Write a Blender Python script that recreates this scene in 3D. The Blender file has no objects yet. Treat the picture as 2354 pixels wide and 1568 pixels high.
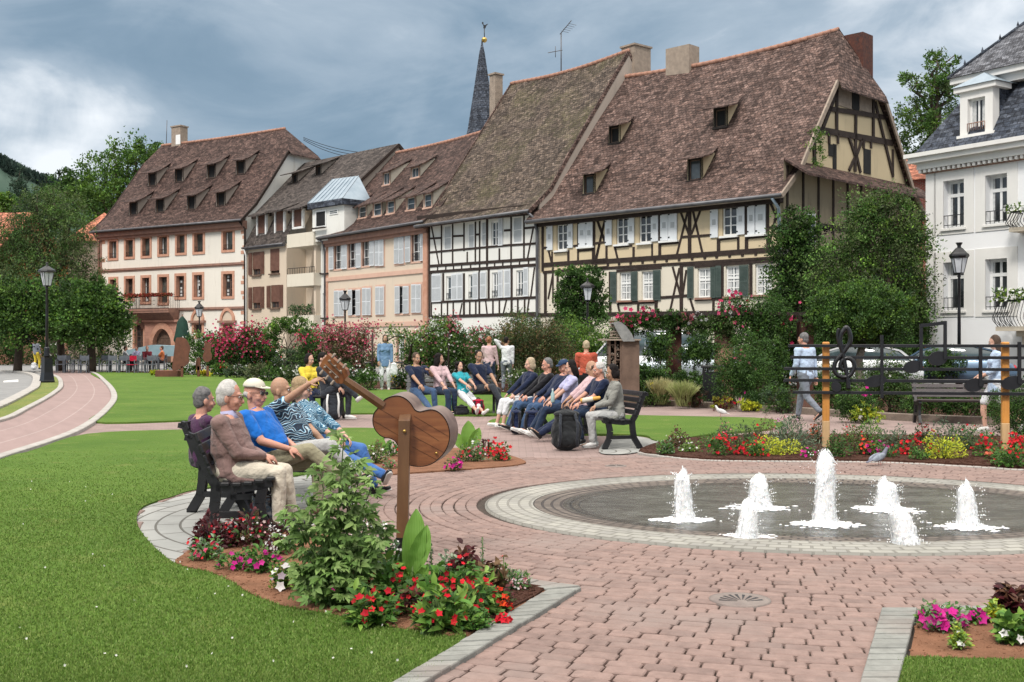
import bpy, math, random
import numpy as np
from mathutils import Vector, Matrix
from mathutils.geometry import tessellate_polygon
random.seed(7); RNG=np.random.default_rng(11)
C=bpy.context.scene.collection
F=2559.; CX=1176.5; HZ=787.; H=1.57; PI=math.pi; R=math.radians
def P(x,y,Y): return Vector(((x-CX)/F*Y, Y, H+(HZ-y)/F*Y))
def G(x,y,z=0.0):
    Y=(H-z)*F/(y-HZ); return Vector(((x-CX)/F*Y,Y,z))
def PX(p): return (CX+F*p[0]/p[1], HZ-(p[2]-H)*F/p[1])
# ------------------------------------------------------------ materials
MATS={}
def hexlin(c): return tuple(c)+(1.0,) if len(c)==3 else tuple(c)
class NT:
    def __init__(s,mt): s.t=mt.node_tree; s.n=s.t.nodes; s.l=s.t.links
    def new(s,ty,**k):
        n=s.n.new(ty)
        for a,b in k.items():
            if a=='inp':
                for i,v in b.items(): n.inputs[i].default_value=v
            else: setattr(n,a,b)
        return n
    def link(s,a,b): s.l.new(a,b)
def ramp(nt,fac,stops):
    r=nt.new('ShaderNodeValToRGB'); e=r.color_ramp.elements
    while len(e)<len(stops): e.new(0.5)
    for i,(p,c) in enumerate(stops): e[i].position=p; e[i].color=hexlin(c)
    nt.link(fac,r.inputs['Fac']); return r.outputs['Color']
def mix(nt,fac,a,b,mode='MIX'):
    m=nt.new('ShaderNodeMix',data_type='RGBA',blend_type=mode)
    for s,v in ((m.inputs['Factor'],fac),(m.inputs['A'],a),(m.inputs['B'],b)):
        if hasattr(v,'links') or hasattr(v,'is_linked'): nt.link(v,s)
        else: s.default_value=hexlin(v) if isinstance(v,(tuple,list)) else v
    return m.outputs['Result']
def noise(nt,co,scale,detail=4,rough=.55,dist=0):
    n=nt.new('ShaderNodeTexNoise',inp={'Scale':scale,'Detail':detail,'Roughness':rough,'Distortion':dist})
    nt.link(co,n.inputs['Vector']); return n.outputs['Fac']
def coord(nt,kind='Object',scale=None):
    if kind=='UV': o=nt.new('ShaderNodeUVMap').outputs['UV']
    elif kind=='World': o=nt.new('ShaderNodeNewGeometry').outputs['Position']
    else: o=nt.new('ShaderNodeTexCoord').outputs[kind]
    if scale:
        m=nt.new('ShaderNodeMapping'); m.inputs['Scale'].default_value=scale; nt.link(o,m.inputs['Vector']); o=m.outputs['Vector']
    return o
def bump(nt,h,strength=.3,dist=.02,prev=None):
    b=nt.new('ShaderNodeBump',inp={'Strength':strength,'Distance':dist}); nt.link(h,b.inputs['Height'])
    if prev: nt.link(prev,b.inputs['Normal'])
    return b.outputs['Normal']
def newmat(name):
    m=bpy.data.materials.new(name); m.use_nodes=True; nt=NT(m); b=nt.n['Principled BSDF']; MATS[name]=m; return m,nt,b
def M(name,c1,c2=None,scale=3.,rough=.7,bs=0.,bsc=None,kind='Object',metal=0.,spec=.4,det=4,rnd=0.,dark=None,sub=0.,coat=0.):
    """simple procedural: two-tone noise, bump, random-per-island value shift"""
    if name in MATS: return MATS[name]
    m,nt,b=newmat(name); co=coord(nt,kind)
    c2=c2 or tuple(x*.82 for x in c1)
    f=noise(nt,co,scale,det); col=ramp(nt,f,[(.35,c1),(.68,c2)])
    if rnd:
        g=nt.new('ShaderNodeNewGeometry').outputs['Random Per Island']
        v=nt.new('ShaderNodeMapRange',inp={'To Min':1-rnd,'To Max':1+rnd}); nt.link(g,v.inputs['Value'])
        h=nt.new('ShaderNodeHueSaturation'); nt.link(v.outputs['Result'],h.inputs['Value']); nt.link(col,h.inputs['Color']); col=h.outputs['Color']
    if dark:
        f2=noise(nt,co,dark[0],6,.7); k=nt.new('ShaderNodeMapRange',inp={'From Min':dark[1],'From Max':dark[1]+.18}); nt.link(f2,k.inputs['Value'])
        col=mix(nt,k.outputs['Result'],col,dark[2])
    nt.link(col,b.inputs['Base Color']); b.inputs['Roughness'].default_value=rough; b.inputs['Metallic'].default_value=metal
    b.inputs['Specular IOR Level'].default_value=spec
    if coat: b.inputs['Coat Weight'].default_value=coat
    if sub:
        b.inputs['Subsurface Weight'].default_value=sub; b.inputs['Subsurface Radius'].default_value=(.02,.008,.004)
    if bs:
        nt.link(bump(nt,noise(nt,co,bsc or scale*4,5,.6),bs),b.inputs['Normal'])
    return m
def leafmat(name,base=(.055,.11,.03),trans=.35,rough=.55,spec=.3):
    """colour comes from the mesh's per-leaf 'Col' attribute (the leaves' own hue)"""
    if name in MATS: return MATS[name]
    m,nt,b=newmat(name)
    a=nt.new('ShaderNodeVertexColor',layer_name='Col').outputs['Color']
    nt.link(a,b.inputs['Base Color']); b.inputs['Roughness'].default_value=rough; b.inputs['Specular IOR Level'].default_value=spec
    t=nt.new('ShaderNodeBsdfTranslucent'); nt.link(mix(nt,.5,a,(.35,.5,.08),'MULTIPLY'),t.inputs['Color'])
    nt.link(a,t.inputs['Color'])
    ms=nt.new('ShaderNodeMixShader',inp={0:trans}); nt.link(b.outputs[0],ms.inputs[1]); nt.link(t.outputs[0],ms.inputs[2])
    nt.link(ms.outputs[0],nt.n['Material Output'].inputs['Surface']); return m
# ------------------------------------------------------------ mesh builder
class MB:
    def __init__(s): s.v=[]; s.f=[]; s.m=[]; s.sm=[]; s.nv=0
    def add(s,vs,fs,mi=0,smooth=False):
        vs=np.asarray([tuple(v) for v in vs] if not isinstance(vs,np.ndarray) else vs,dtype=float).reshape(-1,3)
        o=s.nv; s.v.append(vs); s.nv+=len(vs)
        for f in fs: s.f.append(tuple(o+i for i in f))
        s.m+= [mi]*len(fs); s.sm+=[smooth]*len(fs); return s
    def box(s,lo,hi,mi=0,M4=None,taper=0.):
        x0,y0,z0=lo; x1,y1,z1=hi; t=taper
        v=[(x0,y0,z0),(x1,y0,z0),(x1,y1,z0),(x0,y1,z0),(x0+t,y0+t,z1),(x1-t,y0+t,z1),(x1-t,y1-t,z1),(x0+t,y1-t,z1)]
        if M4 is not None: v=[M4@Vector(p) for p in v]
        return s.add(v,[(0,3,2,1),(4,5,6,7),(0,1,5,4),(1,2,6,5),(2,3,7,6),(3,0,4,7)],mi)
    def bbox(s,lo,hi,bev=.01,mi=0,M4=None):
        """box with chamfered vertical+top edges"""
        x0,y0,z0=lo; x1,y1,z1=hi; b=bev
        ring=lambda e,z:[(x0+e,y0,z),(x1-e,y0,z),(x1,y0+e,z),(x1,y1-e,z),(x1-e,y1,z),(x0+e,y1,z),(x0,y1-e,z),(x0,y0+e,z)]
        r0=ring(b,z0); r1=ring(b,z1-b); 
        r2=[(min(max(x,x0+b),x1-b),min(max(y,y0+b),y1-b),z1) for x,y,z in ring(b,z1)]
        v=r0+r1+r2
        if M4 is not None: v=[M4@Vector(p) for p in v]
        f=[tuple(reversed(range(8))),tuple(range(16,24))]
        for k in (0,8):
            for i in range(8): f.append((k+i,k+(i+1)%8,k+8+(i+1)%8,k+8+i))
        return s.add(v,f,mi)
    def beam(s,a,b,w,h,mi=0,up=(0,0,1)):
        a=Vector(a); b=Vector(b); d=(b-a); L=d.length
        if L<1e-6: return s
        d/=L; up=Vector(up); x=d.cross(up)
        if x.length<1e-4: x=d.cross(Vector((0,1,0)))
        x.normalize(); y=x.cross(d)
        v=[]
        for q in (a,b):
            for sx,sy in ((-1,-1),(1,-1),(1,1),(-1,1)): v.append(q+x*(sx*w/2)+y*(sy*h/2))
        return s.add(v,[(0,1,2,3),(7,6,5,4),(0,4,5,1),(1,5,6,2),(2,6,7,3),(3,7,4,0)],mi)
    def tube(s,pts,rad,n=8,mi=0,smooth=True,closed=False,cap=True,flat=1.,side=None):
        pts=[Vector(p) for p in pts]; k=len(pts)
        if not hasattr(rad,'__len__'): rad=[rad]*k
        vs=[]; ref=None
        for i,p in enumerate(pts):
            if closed: t=(pts[(i+1)%k]-pts[i-1])
            else: t=(pts[min(i+1,k-1)]-pts[max(i-1,0)])
            if t.length<1e-9: t=Vector((0,0,1))
            t.normalize()
            if side is not None:
                x=Vector(side)-t*Vector(side).dot(t)
            elif ref is None:
                x=t.cross(Vector((0,0,1)))
                if x.length<.1: x=t.cross(Vector((0,1,0)))
            else: x=ref-t*ref.dot(t)
            x.normalize(); ref=x; y=t.cross(x); r=rad[i]
            rx,ry=(r if hasattr(r,'__len__') else (r,r*flat))
            for j in range(n):
                a=2*PI*j/n; vs.append(p+x*(math.cos(a)*rx)+y*(math.sin(a)*ry))
        f=[]
        for i in range(k if closed else k-1):
            o=i*n; q=((i+1)%k)*n
            for j in range(n): f.append((o+j,o+(j+1)%n,q+(j+1)%n,q+j))
        if not closed and cap: f.append(tuple(reversed(range(n)))); f.append(tuple(range((k-1)*n,k*n)))
        return s.add(vs,f,mi,smooth)
    def cap(s,a,b,ra,rb,n=12,mi=0,flat=1.,side=None):
        """tapered capsule, closed"""
        a=Vector(a); b=Vector(b); d=b-a; L=max(d.length,1e-4); d/=L
        pts=[];rr=[]
        fa=ra if not hasattr(ra,'__len__') else max(ra); fb=rb if not hasattr(rb,'__len__') else max(rb)
        def sc(r,k): return (r[0]*k,r[1]*k) if hasattr(r,'__len__') else (r*k,r*k*flat)
        for q in (-.98,-.8,-.45): pts.append(a+d*fa*q); rr.append(sc(ra,math.sqrt(1-q*q)))
        pts+= [a,b]; rr+=[sc(ra,1),sc(rb,1)]
        for q in (.45,.8,.98): pts.append(b+d*fb*q); rr.append(sc(rb,math.sqrt(1-q*q)))
        return s.tube(pts,rr,n,mi,side=side)
    def ell(s,c,r,n=14,m=9,mi=0,M3=None):
        c=Vector(c); r=r if hasattr(r,'__len__') else (r,r,r); vs=[];f=[]
        for i in range(1,m):
            th=PI*i/m
            for j in range(n):
                a=2*PI*j/n; vs.append(Vector((r[0]*math.sin(th)*math.cos(a),r[1]*math.sin(th)*math.sin(a),r[2]*math.cos(th))))
        vs.append(Vector((0,0,r[2]))); vs.append(Vector((0,0,-r[2])))
        if M3 is not None: vs=[M3@v for v in vs]
        vs=[c+v for v in vs]
        for i in range(m-2):
            for j in range(n): f.append((i*n+j,(i+1)*n+j,(i+1)*n+(j+1)%n,i*n+(j+1)%n))
        t=(m-1)*n
        for j in range(n): f.append((t,j,(j+1)%n)); f.append((t+1,(m-2)*n+(j+1)%n,(m-2)*n+j))
        return s.add(vs,f,mi,True)
    def lathe(s,prof,n=16,c=(0,0,0),mi=0,smooth=True,M3=None):
        c=Vector(c); vs=[]; f=[]
        for r,z in prof:
            for j in range(n):
                a=2*PI*(j+.5)/n; v=Vector((r*math.cos(a),r*math.sin(a),z)); 
                if M3 is not None: v=M3@v
                vs.append(c+v)
        k=len(prof)
        for i in range(k-1):
            for j in range(n): f.append((i*n+j,i*n+(j+1)%n,(i+1)*n+(j+1)%n,(i+1)*n+j))
        f.append(tuple(reversed(range(n)))); f.append(tuple(range((k-1)*n,k*n)))
        return s.add(vs,f,mi,smooth)
    def prism(s,poly,ext,mi=0,smooth=False,mside=None):
        """extrude planar polygon (list of 3d) by vector ext"""
        poly=[Vector(p) for p in poly]; ext=Vector(ext); n=len(poly)
        tri=tessellate_polygon([poly]); f=[tuple(t) for t in tri]
        nn=Vector((0,0,0))
        for i in range(n): nn+=poly[i].cross(poly[(i+1)%n])
        t0=tri[0]; tn=(poly[t0[1]]-poly[t0[0]]).cross(poly[t0[2]]-poly[t0[0]])
        if tn.dot(ext)>0: f=[t[::-1] for t in f]
        g=[tuple(i+n for i in reversed(t)) for t in f]
        s.add(poly+[p+ext for p in poly],f+g,mi)
        q=[(i,(i+1)%n,(i+1)%n+n,i+n) for i in range(n)]
        if nn.dot(ext)<0: q=[t[::-1] for t in q]
        s.add(poly+[p+ext for p in poly],q,mi if mside is None else mside,smooth); return s
    def build(s,name,mats,parent=None,sharp=None,col=None,uv=True,shade=None):
        me=bpy.data.meshes.new(name)
        V=np.concatenate(s.v) if s.v else np.zeros((0,3))
        if isinstance(mats,str) or not hasattr(mats,'__len__'): mats=[mats]
        me.from_pydata([],[],[]) 
        lens=np.fromiter((len(f) for f in s.f),dtype=np.int32,count=len(s.f))
        me.vertices.add(len(V)); me.vertices.foreach_set('co',V.ravel())
        flat=np.fromiter((i for f in s.f for i in f),dtype=np.int32,count=int(lens.sum()))
        me.loops.add(len(flat)); me.loops.foreach_set('vertex_index',flat)
        me.polygons.add(len(s.f)); st=np.concatenate([[0],np.cumsum(lens)[:-1]]).astype(np.int32) if len(lens) else []
        me.polygons.foreach_set('loop_start',st); me.polygons.foreach_set('loop_total',lens)
        me.polygons.foreach_set('material_index',np.array(s.m,dtype=np.int32))
        sm=np.array(s.sm,dtype=bool) if shade is None else np.full(len(s.f),shade)
        me.polygons.foreach_set('use_smooth',sm)
        me.update(calc_edges=True)
        for m in mats: me.materials.append(MATS[m] if isinstance(m,str) else m)
        if uv and len(s.f):
            nr=np.zeros(len(s.f)*3); me.polygons.foreach_get('normal',nr); nr=nr.reshape(-1,3)
            tx=np.stack([-nr[:,1],nr[:,0],np.zeros(len(nr))],1); ln=np.linalg.norm(tx,axis=1)
            bad=ln<.15; tx[bad]=(1,0,0); ln[bad]=1; tx/=ln[:,None]; by=np.cross(nr,tx)
            fi=np.repeat(np.arange(len(s.f)),lens); p=V[flat]
            uvl=me.uv_layers.new(name='UVMap')
            u=(p*tx[fi]).sum(1); w=(p*by[fi]).sum(1)
            uvl.data.foreach_set('uv',np.stack([u,w],1).ravel())
        ob=bpy.data.objects.new(name,me); C.objects.link(ob)
        if parent is not None: ob.parent=parent
        return ob
def tag(o,label=None,cat=None,group=None,kind=None):
    if label: o['label']=label
    if cat: o['category']=cat
    if group: o['group']=group
    if kind: o['kind']=kind
    return o
def thing(name,loc,rz=0.,label=None,cat=None,group=None):
    o=bpy.data.objects.new(name,None); C.objects.link(o); o.location=loc; o.rotation_euler=(0,0,rz); o.empty_display_size=.3
    return tag(o,label,cat,group)
def copytree(o,loc=None,rz=None,scale=None,label=None,group=None,parent=None):
    c=o.copy(); C.objects.link(c)
    if parent is not None: c.parent=parent
    if loc is not None: c.location=loc
    if rz is not None: c.rotation_euler=(0,0,rz)
    if scale is not None: c.scale=(scale,)*3 if not hasattr(scale,'__len__') else scale
    if label: c['label']=label
    if group: c['group']=group
    for ch in list(o.children): copytree(ch,parent=c)
    return c
def catmull(pts,n=6,closed=True):
    pts=[Vector(p) for p in pts]; k=len(pts); out=[]
    for i in range(k if closed else k-1):
        p0=pts[(i-1)%k] if closed or i>0 else pts[0]; p1=pts[i]; p2=pts[(i+1)%k]; p3=pts[(i+2)%k] if closed or i+2<k else pts[-1]
        for j in range(n):
            t=j/n; out.append(.5*((2*p1)+(-p0+p2)*t+(2*p0-5*p1+4*p2-p3)*t*t+(-p0+3*p1-3*p2+p3)*t**3))
    if not closed: out.append(pts[-1])
    return out
def inpoly(x,y,poly):
    """vectorised point in polygon"""
    x=np.asarray(x); y=np.asarray(y); r=np.zeros(x.shape,bool); n=len(poly)
    for i in range(n):
        x0,y0=poly[i][0],poly[i][1]; x1,y1=poly[(i+1)%n][0],poly[(i+1)%n][1]
        if y0==y1: continue
        c=((y0>y)!=(y1>y))&(x<(x1-x0)*(y-y0)/(y1-y0)+x0); r^=c
    return r
# ------------------------------------------------------------ leaves (numpy)
class Leaves:
    def __init__(s): s.V=[]; s.Fq=[]; s.Col=[]; s.n=0
    def add(s,pos,dr,L,W,cols,fold=.25,big=False,bend=.3,nor=None):
        pos=np.asarray(pos,float); n=len(pos)
        if n==0: return s
        dr=np.asarray(dr,float); dr=dr/np.maximum(np.linalg.norm(dr,axis=1,keepdims=True),1e-9)
        if nor is None: nor=RNG.normal(size=(n,3))
        side=np.cross(dr,nor); side/=np.maximum(np.linalg.norm(side,axis=1,keepdims=True),1e-9)
        up=np.cross(side,dr); L=np.broadcast_to(np.asarray(L,float),(n,))[:,None]; W=np.broadcast_to(np.asarray(W,float),(n,))[:,None]
        o=s.n
        if not big:
            a=pos; t=pos+dr*L; l=pos+dr*L*.45+side*W*.5+up*W*fold; r=pos+dr*L*.45-side*W*.5+up*W*fold
            s.V.append(np.stack([a,l,t,r],1).reshape(-1,3)); b=o+4*np.arange(n)[:,None]
            s.Fq.append(np.concatenate([b+[[0,2,1]],b+[[0,3,2]]],0)); k=4
        else:
            def q(u,w,h=0): return pos+dr*L*u*(1-.25*bend*u)+side*W*w+up*(W*fold*abs(w)*1.6)-up*L*bend*u*u+up*h
            vs=[q(0,0),q(.3,.42),q(.3,0),q(.3,-.42),q(.68,.40),q(.68,0),q(.68,-.40),q(1,0)]
            s.V.append(np.stack(vs,1).reshape(-1,3)); b=o+8*np.arange(n)[:,None]; k=8
            tr=[(0,2,1),(0,3,2),(1,2,5),(1,5,4),(2,3,6),(2,6,5),(4,5,7),(5,6,7)]
            s.Fq.append(np.concatenate([b+[t] for t in tr],0))
        cols=np.asarray(cols,float)
        if cols.ndim==1: cols=np.tile(cols,(n,1))
        s.Col.append(np.repeat(np.concatenate([cols,np.ones((n,1))],1),k,axis=0)); s.n+=n*k; return s
    def build(s,name,mat,parent=None):
        V=np.concatenate(s.V); Fa=np.concatenate(s.Fq).astype(np.int32); me=bpy.data.meshes.new(name)
        me.vertices.add(len(V)); me.vertices.foreach_set('co',V.ravel())
        me.loops.add(Fa.size); me.loops.foreach_set('vertex_index',Fa.ravel())
        me.polygons.add(len(Fa)); me.polygons.foreach_set('loop_start',np.arange(0,Fa.size,3,dtype=np.int32)); me.polygons.foreach_set('loop_total',np.full(len(Fa),3,np.int32))
        me.update(calc_edges=True)
        a=me.color_attributes.new('Col','FLOAT_COLOR','POINT'); a.data.foreach_set('color',np.concatenate(s.Col).ravel())
        me.materials.append(MATS[mat]); ob=bpy.data.objects.new(name,me); C.objects.link(ob)
        if parent is not None: ob.parent=parent
        return ob
def vary(cols,n,amt=.18,rng=RNG):
    """n colours picked between the given tones with value jitter"""
    cols=np.asarray(cols,float).reshape(-1,3); i=rng.integers(0,len(cols),n); j=rng.integers(0,len(cols),n); t=rng.random((n,1))
    c=cols[i]*(1-t)+cols[j]*t; return np.clip(c*(1+amt*rng.normal(size=(n,1))),.002,1)
def unit(n): 
    v=RNG.normal(size=(n,3)); return v/np.linalg.norm(v,axis=1,keepdims=True)
def crown(lv,blobs,density,L,W,cols,clump=.35,per=26,droop=0.,fill=.35,upb=.3,big=False,amt=.22,flatc=1.):
    """clumped leaves over ellipsoid blobs: blobs=[(centre,(rx,ry,rz))]"""
    for c,r in blobs:
        c=np.array(c,float); r=np.array(r if hasattr(r,'__len__') else (r,)*3,float)
        area=4*PI*((r[0]*r[1]+r[0]*r[2]+r[1]*r[2])/3); K=max(3,int(area*density/per))
        u=unit(K); rad=np.where(RNG.random(K)<fill,RNG.random(K)**.5*.85,1+.10*RNG.normal(size=K))[:,None]
        cc=c+u*r*rad; cr=clump*(.6+.8*RNG.random(K)); cv=vary(cols,K,amt)
        idx=np.repeat(np.arange(K),per); g=RNG.normal(size=(len(idx),3))*cr[idx][:,None]*.5; g[:,2]*=.7*flatc
        p=cc[idx]+g; d=u[idx]*.6+RNG.normal(size=(len(idx),3))*.7; d[:,2]+=upb-droop
        n=len(idx); s=.7+.6*RNG.random(n); cl=np.clip(cv[idx]*(1+.13*RNG.normal(size=(n,1))),.002,1)
        lv.add(p,d,L*s,W*s,cl,big=big)
    return lv
def petals(lv,cent,size,cols,n=5,nor=None,cup=.35,w=.75):
    cent=np.asarray(cent,float); K=len(cent)
    if K==0: return lv
    if nor is None:
        nor=RNG.normal(size=(K,3))*.45; nor[:,2]+=.7; nor[:,1]-=.6
    nor=nor/np.linalg.norm(nor,axis=1,keepdims=True)
    a=np.cross(nor,[.3,.2,.9]); a/=np.maximum(np.linalg.norm(a,axis=1,keepdims=True),1e-6); b=np.cross(nor,a)
    cols=np.asarray(cols,float); cols=np.tile(cols,(K,1)) if cols.ndim==1 else cols
    size=np.broadcast_to(np.asarray(size,float),(K,)); ph=RNG.random(K)*6
    for i in range(n):
        t=ph+2*PI*i/n; d=a*np.cos(t)[:,None]+b*np.sin(t)[:,None]+nor*cup
        lv.add(cent,d,size,size*w*2*PI/n*.95,cols,fold=.12,nor=nor)
    return lv
# ------------------------------------------------------------ camera, sky, sun
sc=bpy.context.scene
cam=bpy.data.cameras.new('camera'); co_=bpy.data.objects.new('camera',cam); C.objects.link(co_); sc.camera=co_
co_.location=(0,0,H); co_.rotation_euler=(R(90),0,0); cam.sensor_width=36; cam.lens=36*F/2353.; cam.clip_end=3000; cam.shift_y=(HZ-784)/2353.
w=bpy.data.worlds.new('World'); sc.world=w; w.use_nodes=True; nt=NT(w)
bg=nt.n['Background']; SUN_EL,SUN_AZ=52,205    # azimuth: direction the light comes from, clockwise from +Y
sky=nt.new('ShaderNodeTexSky'); sky.sky_type='NISHITA'; sky.sun_disc=False; sky.sun_elevation=R(SUN_EL); sky.sun_rotation=R(SUN_AZ)
tc=nt.new('ShaderNodeTexCoord').outputs['Generated']; sp=nt.new('ShaderNodeSeparateXYZ'); nt.link(tc,sp.inputs[0])
def mth(op,a,b=None,c=None,clamp=False):
    n=nt.new('ShaderNodeMath',operation=op,use_clamp=clamp)
    for i,v in enumerate((a,b,c)):
        if v is None: continue
        if hasattr(v,'links'): nt.link(v,n.inputs[i])
        else: n.inputs[i].default_value=v
    return n.outputs[0]
zz=mth('ADD',mth('MAXIMUM',sp.outputs['Z'],0.0),.16)
cv=nt.new('ShaderNodeCombineXYZ'); nt.link(mth('DIVIDE',sp.outputs['X'],zz),cv.inputs[0]); nt.link(mth('DIVIDE',sp.outputs['Y'],zz),cv.inputs[1])
mp=nt.new('ShaderNodeMapping'); mp.inputs['Scale'].default_value=(.62,.5,1); mp.inputs['Location'].default_value=(3.35,1.2,0); nt.link(cv.outputs[0],mp.inputs['Vector'])
n1=noise(nt,mp.outputs[0],.8,9,.5,.35); n2=noise(nt,mp.outputs[0],3.0,7,.55,.2)
# view-direction masks (world directions): dark bank ahead-left, pale break low at far left, paler right
az=mth('ARCTAN2',sp.outputs['X'],sp.outputs['Y'])
def blob(a0,sa,z0,sz):
    u=mth('DIVIDE',mth('SUBTRACT',az,a0),sa); v=mth('DIVIDE',mth('SUBTRACT',sp.outputs['Z'],z0),sz)
    return mth('POWER',2.718,mth('MULTIPLY',mth('ADD',mth('MULTIPLY',u,u),mth('MULTIPLY',v,v)),-1.0))
f=mth('MULTIPLY_ADD',n1,1.0,-.04)
f=mth('MULTIPLY_ADD',mth('SUBTRACT',n2,.5),.42,f)
sv=nt.new('ShaderNodeMapping'); sv.inputs['Scale'].default_value=(1,1,2.3); sv.inputs['Location'].default_value=(.7,0,.4); nt.link(tc,sv.inputs['Vector'])
n3=noise(nt,sv.outputs[0],5.5,8,.56,.6); n4=noise(nt,sv.outputs[0],2.6,4,.5,.4)
f=mth('MULTIPLY_ADD',mth('SUBTRACT',n3,.5),.80,f); f=mth('MULTIPLY_ADD',mth('SUBTRACT',n4,.5),.45,f)
f=mth('SUBTRACT',f,mth('MULTIPLY',blob(-.16,.24,.145,.085),.26))
f=mth('SUBTRACT',f,mth('MULTIPLY',blob(-.38,.1,.24,.03),.14))
f=mth('ADD',f,mth('MULTIPLY',blob(-.40,.075,.125,.05),.46))
f=mth('ADD',f,mth('MULTIPLY',blob(-.42,.16,.2,.025),.10))
f=mth('ADD',f,mth('MULTIPLY',blob(.36,.36,.2,.2),.22))
f=mth('ADD',f,mth('MULTIPLY',blob(-.02,.12,.1,.03),.10))
f=mth('ADD',f,.04)
cl=ramp(nt,f,[(.16,(.090,.148,.205)),(.38,(.145,.205,.265)),(.58,(.245,.30,.355)),(.80,(.55,.575,.60))])
# overcast sky grows brighter towards the zenith (out of frame)
zr=nt.new('ShaderNodeMapRange',inp={'From Min':.32,'From Max':.8,'To Min':1.0,'To Max':2.5}); nt.link(sp.outputs['Z'],zr.inputs['Value'])
gain=nt.new('ShaderNodeVectorMath',operation='SCALE'); 
zm=nt.new('ShaderNodeMapRange',inp={'From Min':.3,'From Max':.6}); nt.link(sp.outputs['Z'],zm.inputs['Value']); cl=mix(nt,zm.outputs[0],cl,(.54,.515,.48)); nt.link(cl,gain.inputs[0]); nt.link(mth('MULTIPLY',zr.outputs[0],10.0),gain.inputs['Scale'])
col=mix(nt,.93,sky.outputs[0],gain.outputs[0]); nt.link(col,bg.inputs['Color']); bg.inputs['Strength'].default_value=.1
sl=bpy.data.lights.new('sun','SUN'); sl.energy=1.5; sl.angle=R(10); sl.color=(1,.955,.90); so=bpy.data.objects.new('sun',sl); C.objects.link(so)
sd=Vector((math.sin(R(SUN_AZ))*math.cos(R(SUN_EL)),math.cos(R(SUN_AZ))*math.cos(R(SUN_EL)),math.sin(R(SUN_EL))))
so.rotation_euler=sd.to_track_quat('Z','Y').to_euler()
vs=sc.view_settings; vs.view_transform='Standard'; vs.look='None'; vs.gamma=1; vs.exposure=0.8
sc.cycles.max_bounces=5; sc.cycles.diffuse_bounces=2; sc.cycles.transparent_max_bounces=6; sc.cycles.glossy_bounces=2; sc.cycles.transmission_bounces=3
sc.cycles.caustics_reflective=False; sc.cycles.caustics_refractive=False
# ------------------------------------------------------------ ground
def Z6(x,y): return ((1500+x/1.3847)/1.36,(1400+y/1.3847)/1.36)
def Z7(x,y): return ((550+x/1.8108)/1.36,(1450+y/1.8108)/1.36)
# materials
def grassmat(name,c1,c2,c3,fine=60):
    m,nt,b=newmat(name); co=coord(nt,'World')
    a=noise(nt,co,.55,3,.5); d=noise(nt,co,fine,3,.8); col=ramp(nt,a,[(.3,c1),(.7,c2)])
    col=mix(nt,mth2(nt,noise(nt,co,2.2,5,.7),.56,.72),col,c3); 
    k=ramp(nt,d,[(.25,(.62,.62,.62)),(.75,(1.25,1.25,1.25))]); col=mix(nt,1.0,col,k,'MULTIPLY')
    nt.link(col,b.inputs['Base Color']); b.inputs['Roughness'].default_value=.85; b.inputs['Specular IOR Level'].default_value=.15
    nt.link(bump(nt,d,.8,.02),b.inputs['Normal']); return m
def mth2(nt,v,a,b):
    k=nt.new('ShaderNodeMapRange',inp={'From Min':a,'From Max':b}); nt.link(v,k.inputs['Value']); return k.outputs['Result']
grassmat('lawn_mat',(.080,.155,.022),(.118,.20,.032),(.175,.21,.055))
grassmat('dry_lawn',(.20,.22,.06),(.15,.20,.05),(.33,.29,.13),45)
def brickmat(name,c1,c2,cm,bw,bh,mort=.008,offs=.5,bs=.6,kind='UV',var=.5):
    m,nt,b=newmat(name); co=coord(nt,kind)
    br=nt.new('ShaderNodeTexBrick',offset=offs,inp={'Color1':hexlin(c1),'Color2':hexlin(c2),'Mortar':hexlin(cm),'Scale':1.0,'Mortar Size':mort,'Mortar Smooth':.4,'Bias':0.,'Brick Width':bw,'Row Height':bh})
    nt.link(co,br.inputs['Vector']); n=noise(nt,co,1.1,6,.65)
    col=mix(nt,1.0,br.outputs['Color'],ramp(nt,n,[(.3,(1-var*.4,)*3),(.7,(1+var*.3,)*3)]),'MULTIPLY')
    nt.link(col,b.inputs['Base Color']); b.inputs['Roughness'].default_value=.8; b.inputs['Specular IOR Level'].default_value=.3
    h=nt.new('ShaderNodeMath',operation='MULTIPLY_ADD',inp={1:-1.,2:1.}); nt.link(br.outputs['Fac'],h.inputs[0])
    nn=bump(nt,h.outputs[0],bs,.01); nt.link(bump(nt,noise(nt,co,60,4,.7),.25,.005,nn),b.inputs['Normal']); return m
brickmat('pink_paving',(.31,.225,.205),(.25,.185,.17),(.20,.15,.13),.2,.105,.006,bs=.5)
brickmat('pink_track',(.30,.215,.20),(.285,.205,.19),(.36,.28,.26),400.,1.05,.035,bs=.1,var=.3)
brickmat('grey_cobble',(.35,.34,.30),(.29,.28,.255),(.22,.21,.185),.16,.105,.012,bs=.8)
brickmat('grey_curved',(.36,.36,.34),(.30,.305,.29),(.13,.125,.11),.55,.2,.012,bs=.7)
M('asphalt',(.21,.21,.21),(.27,.27,.265),2.,.9,.4,90,'World')
M('soil',(.25,.125,.075),(.17,.085,.05),6.,.95,1.0,40,'World',spec=.1,det=8,dark=(22,.6,(.42,.25,.16)))
M('dark_soil',(.055,.026,.018),(.085,.04,.028),9.,.95,1.0,45,'World',spec=.1,det=8,dark=(30,.62,(.14,.08,.055)))
M('kerb_stone',(.42,.40,.37),(.33,.31,.285),4.,.8,.3,40,'World')
M('rear_kerb',(.16,.125,.10),(.22,.175,.14),4.,.85,.4,40,'World',dark=(5,.55,(.10,.085,.07)))
M('joint_sand',(.045,.035,.028),(.07,.05,.04),12.,.95,.6,60,'World')
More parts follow.
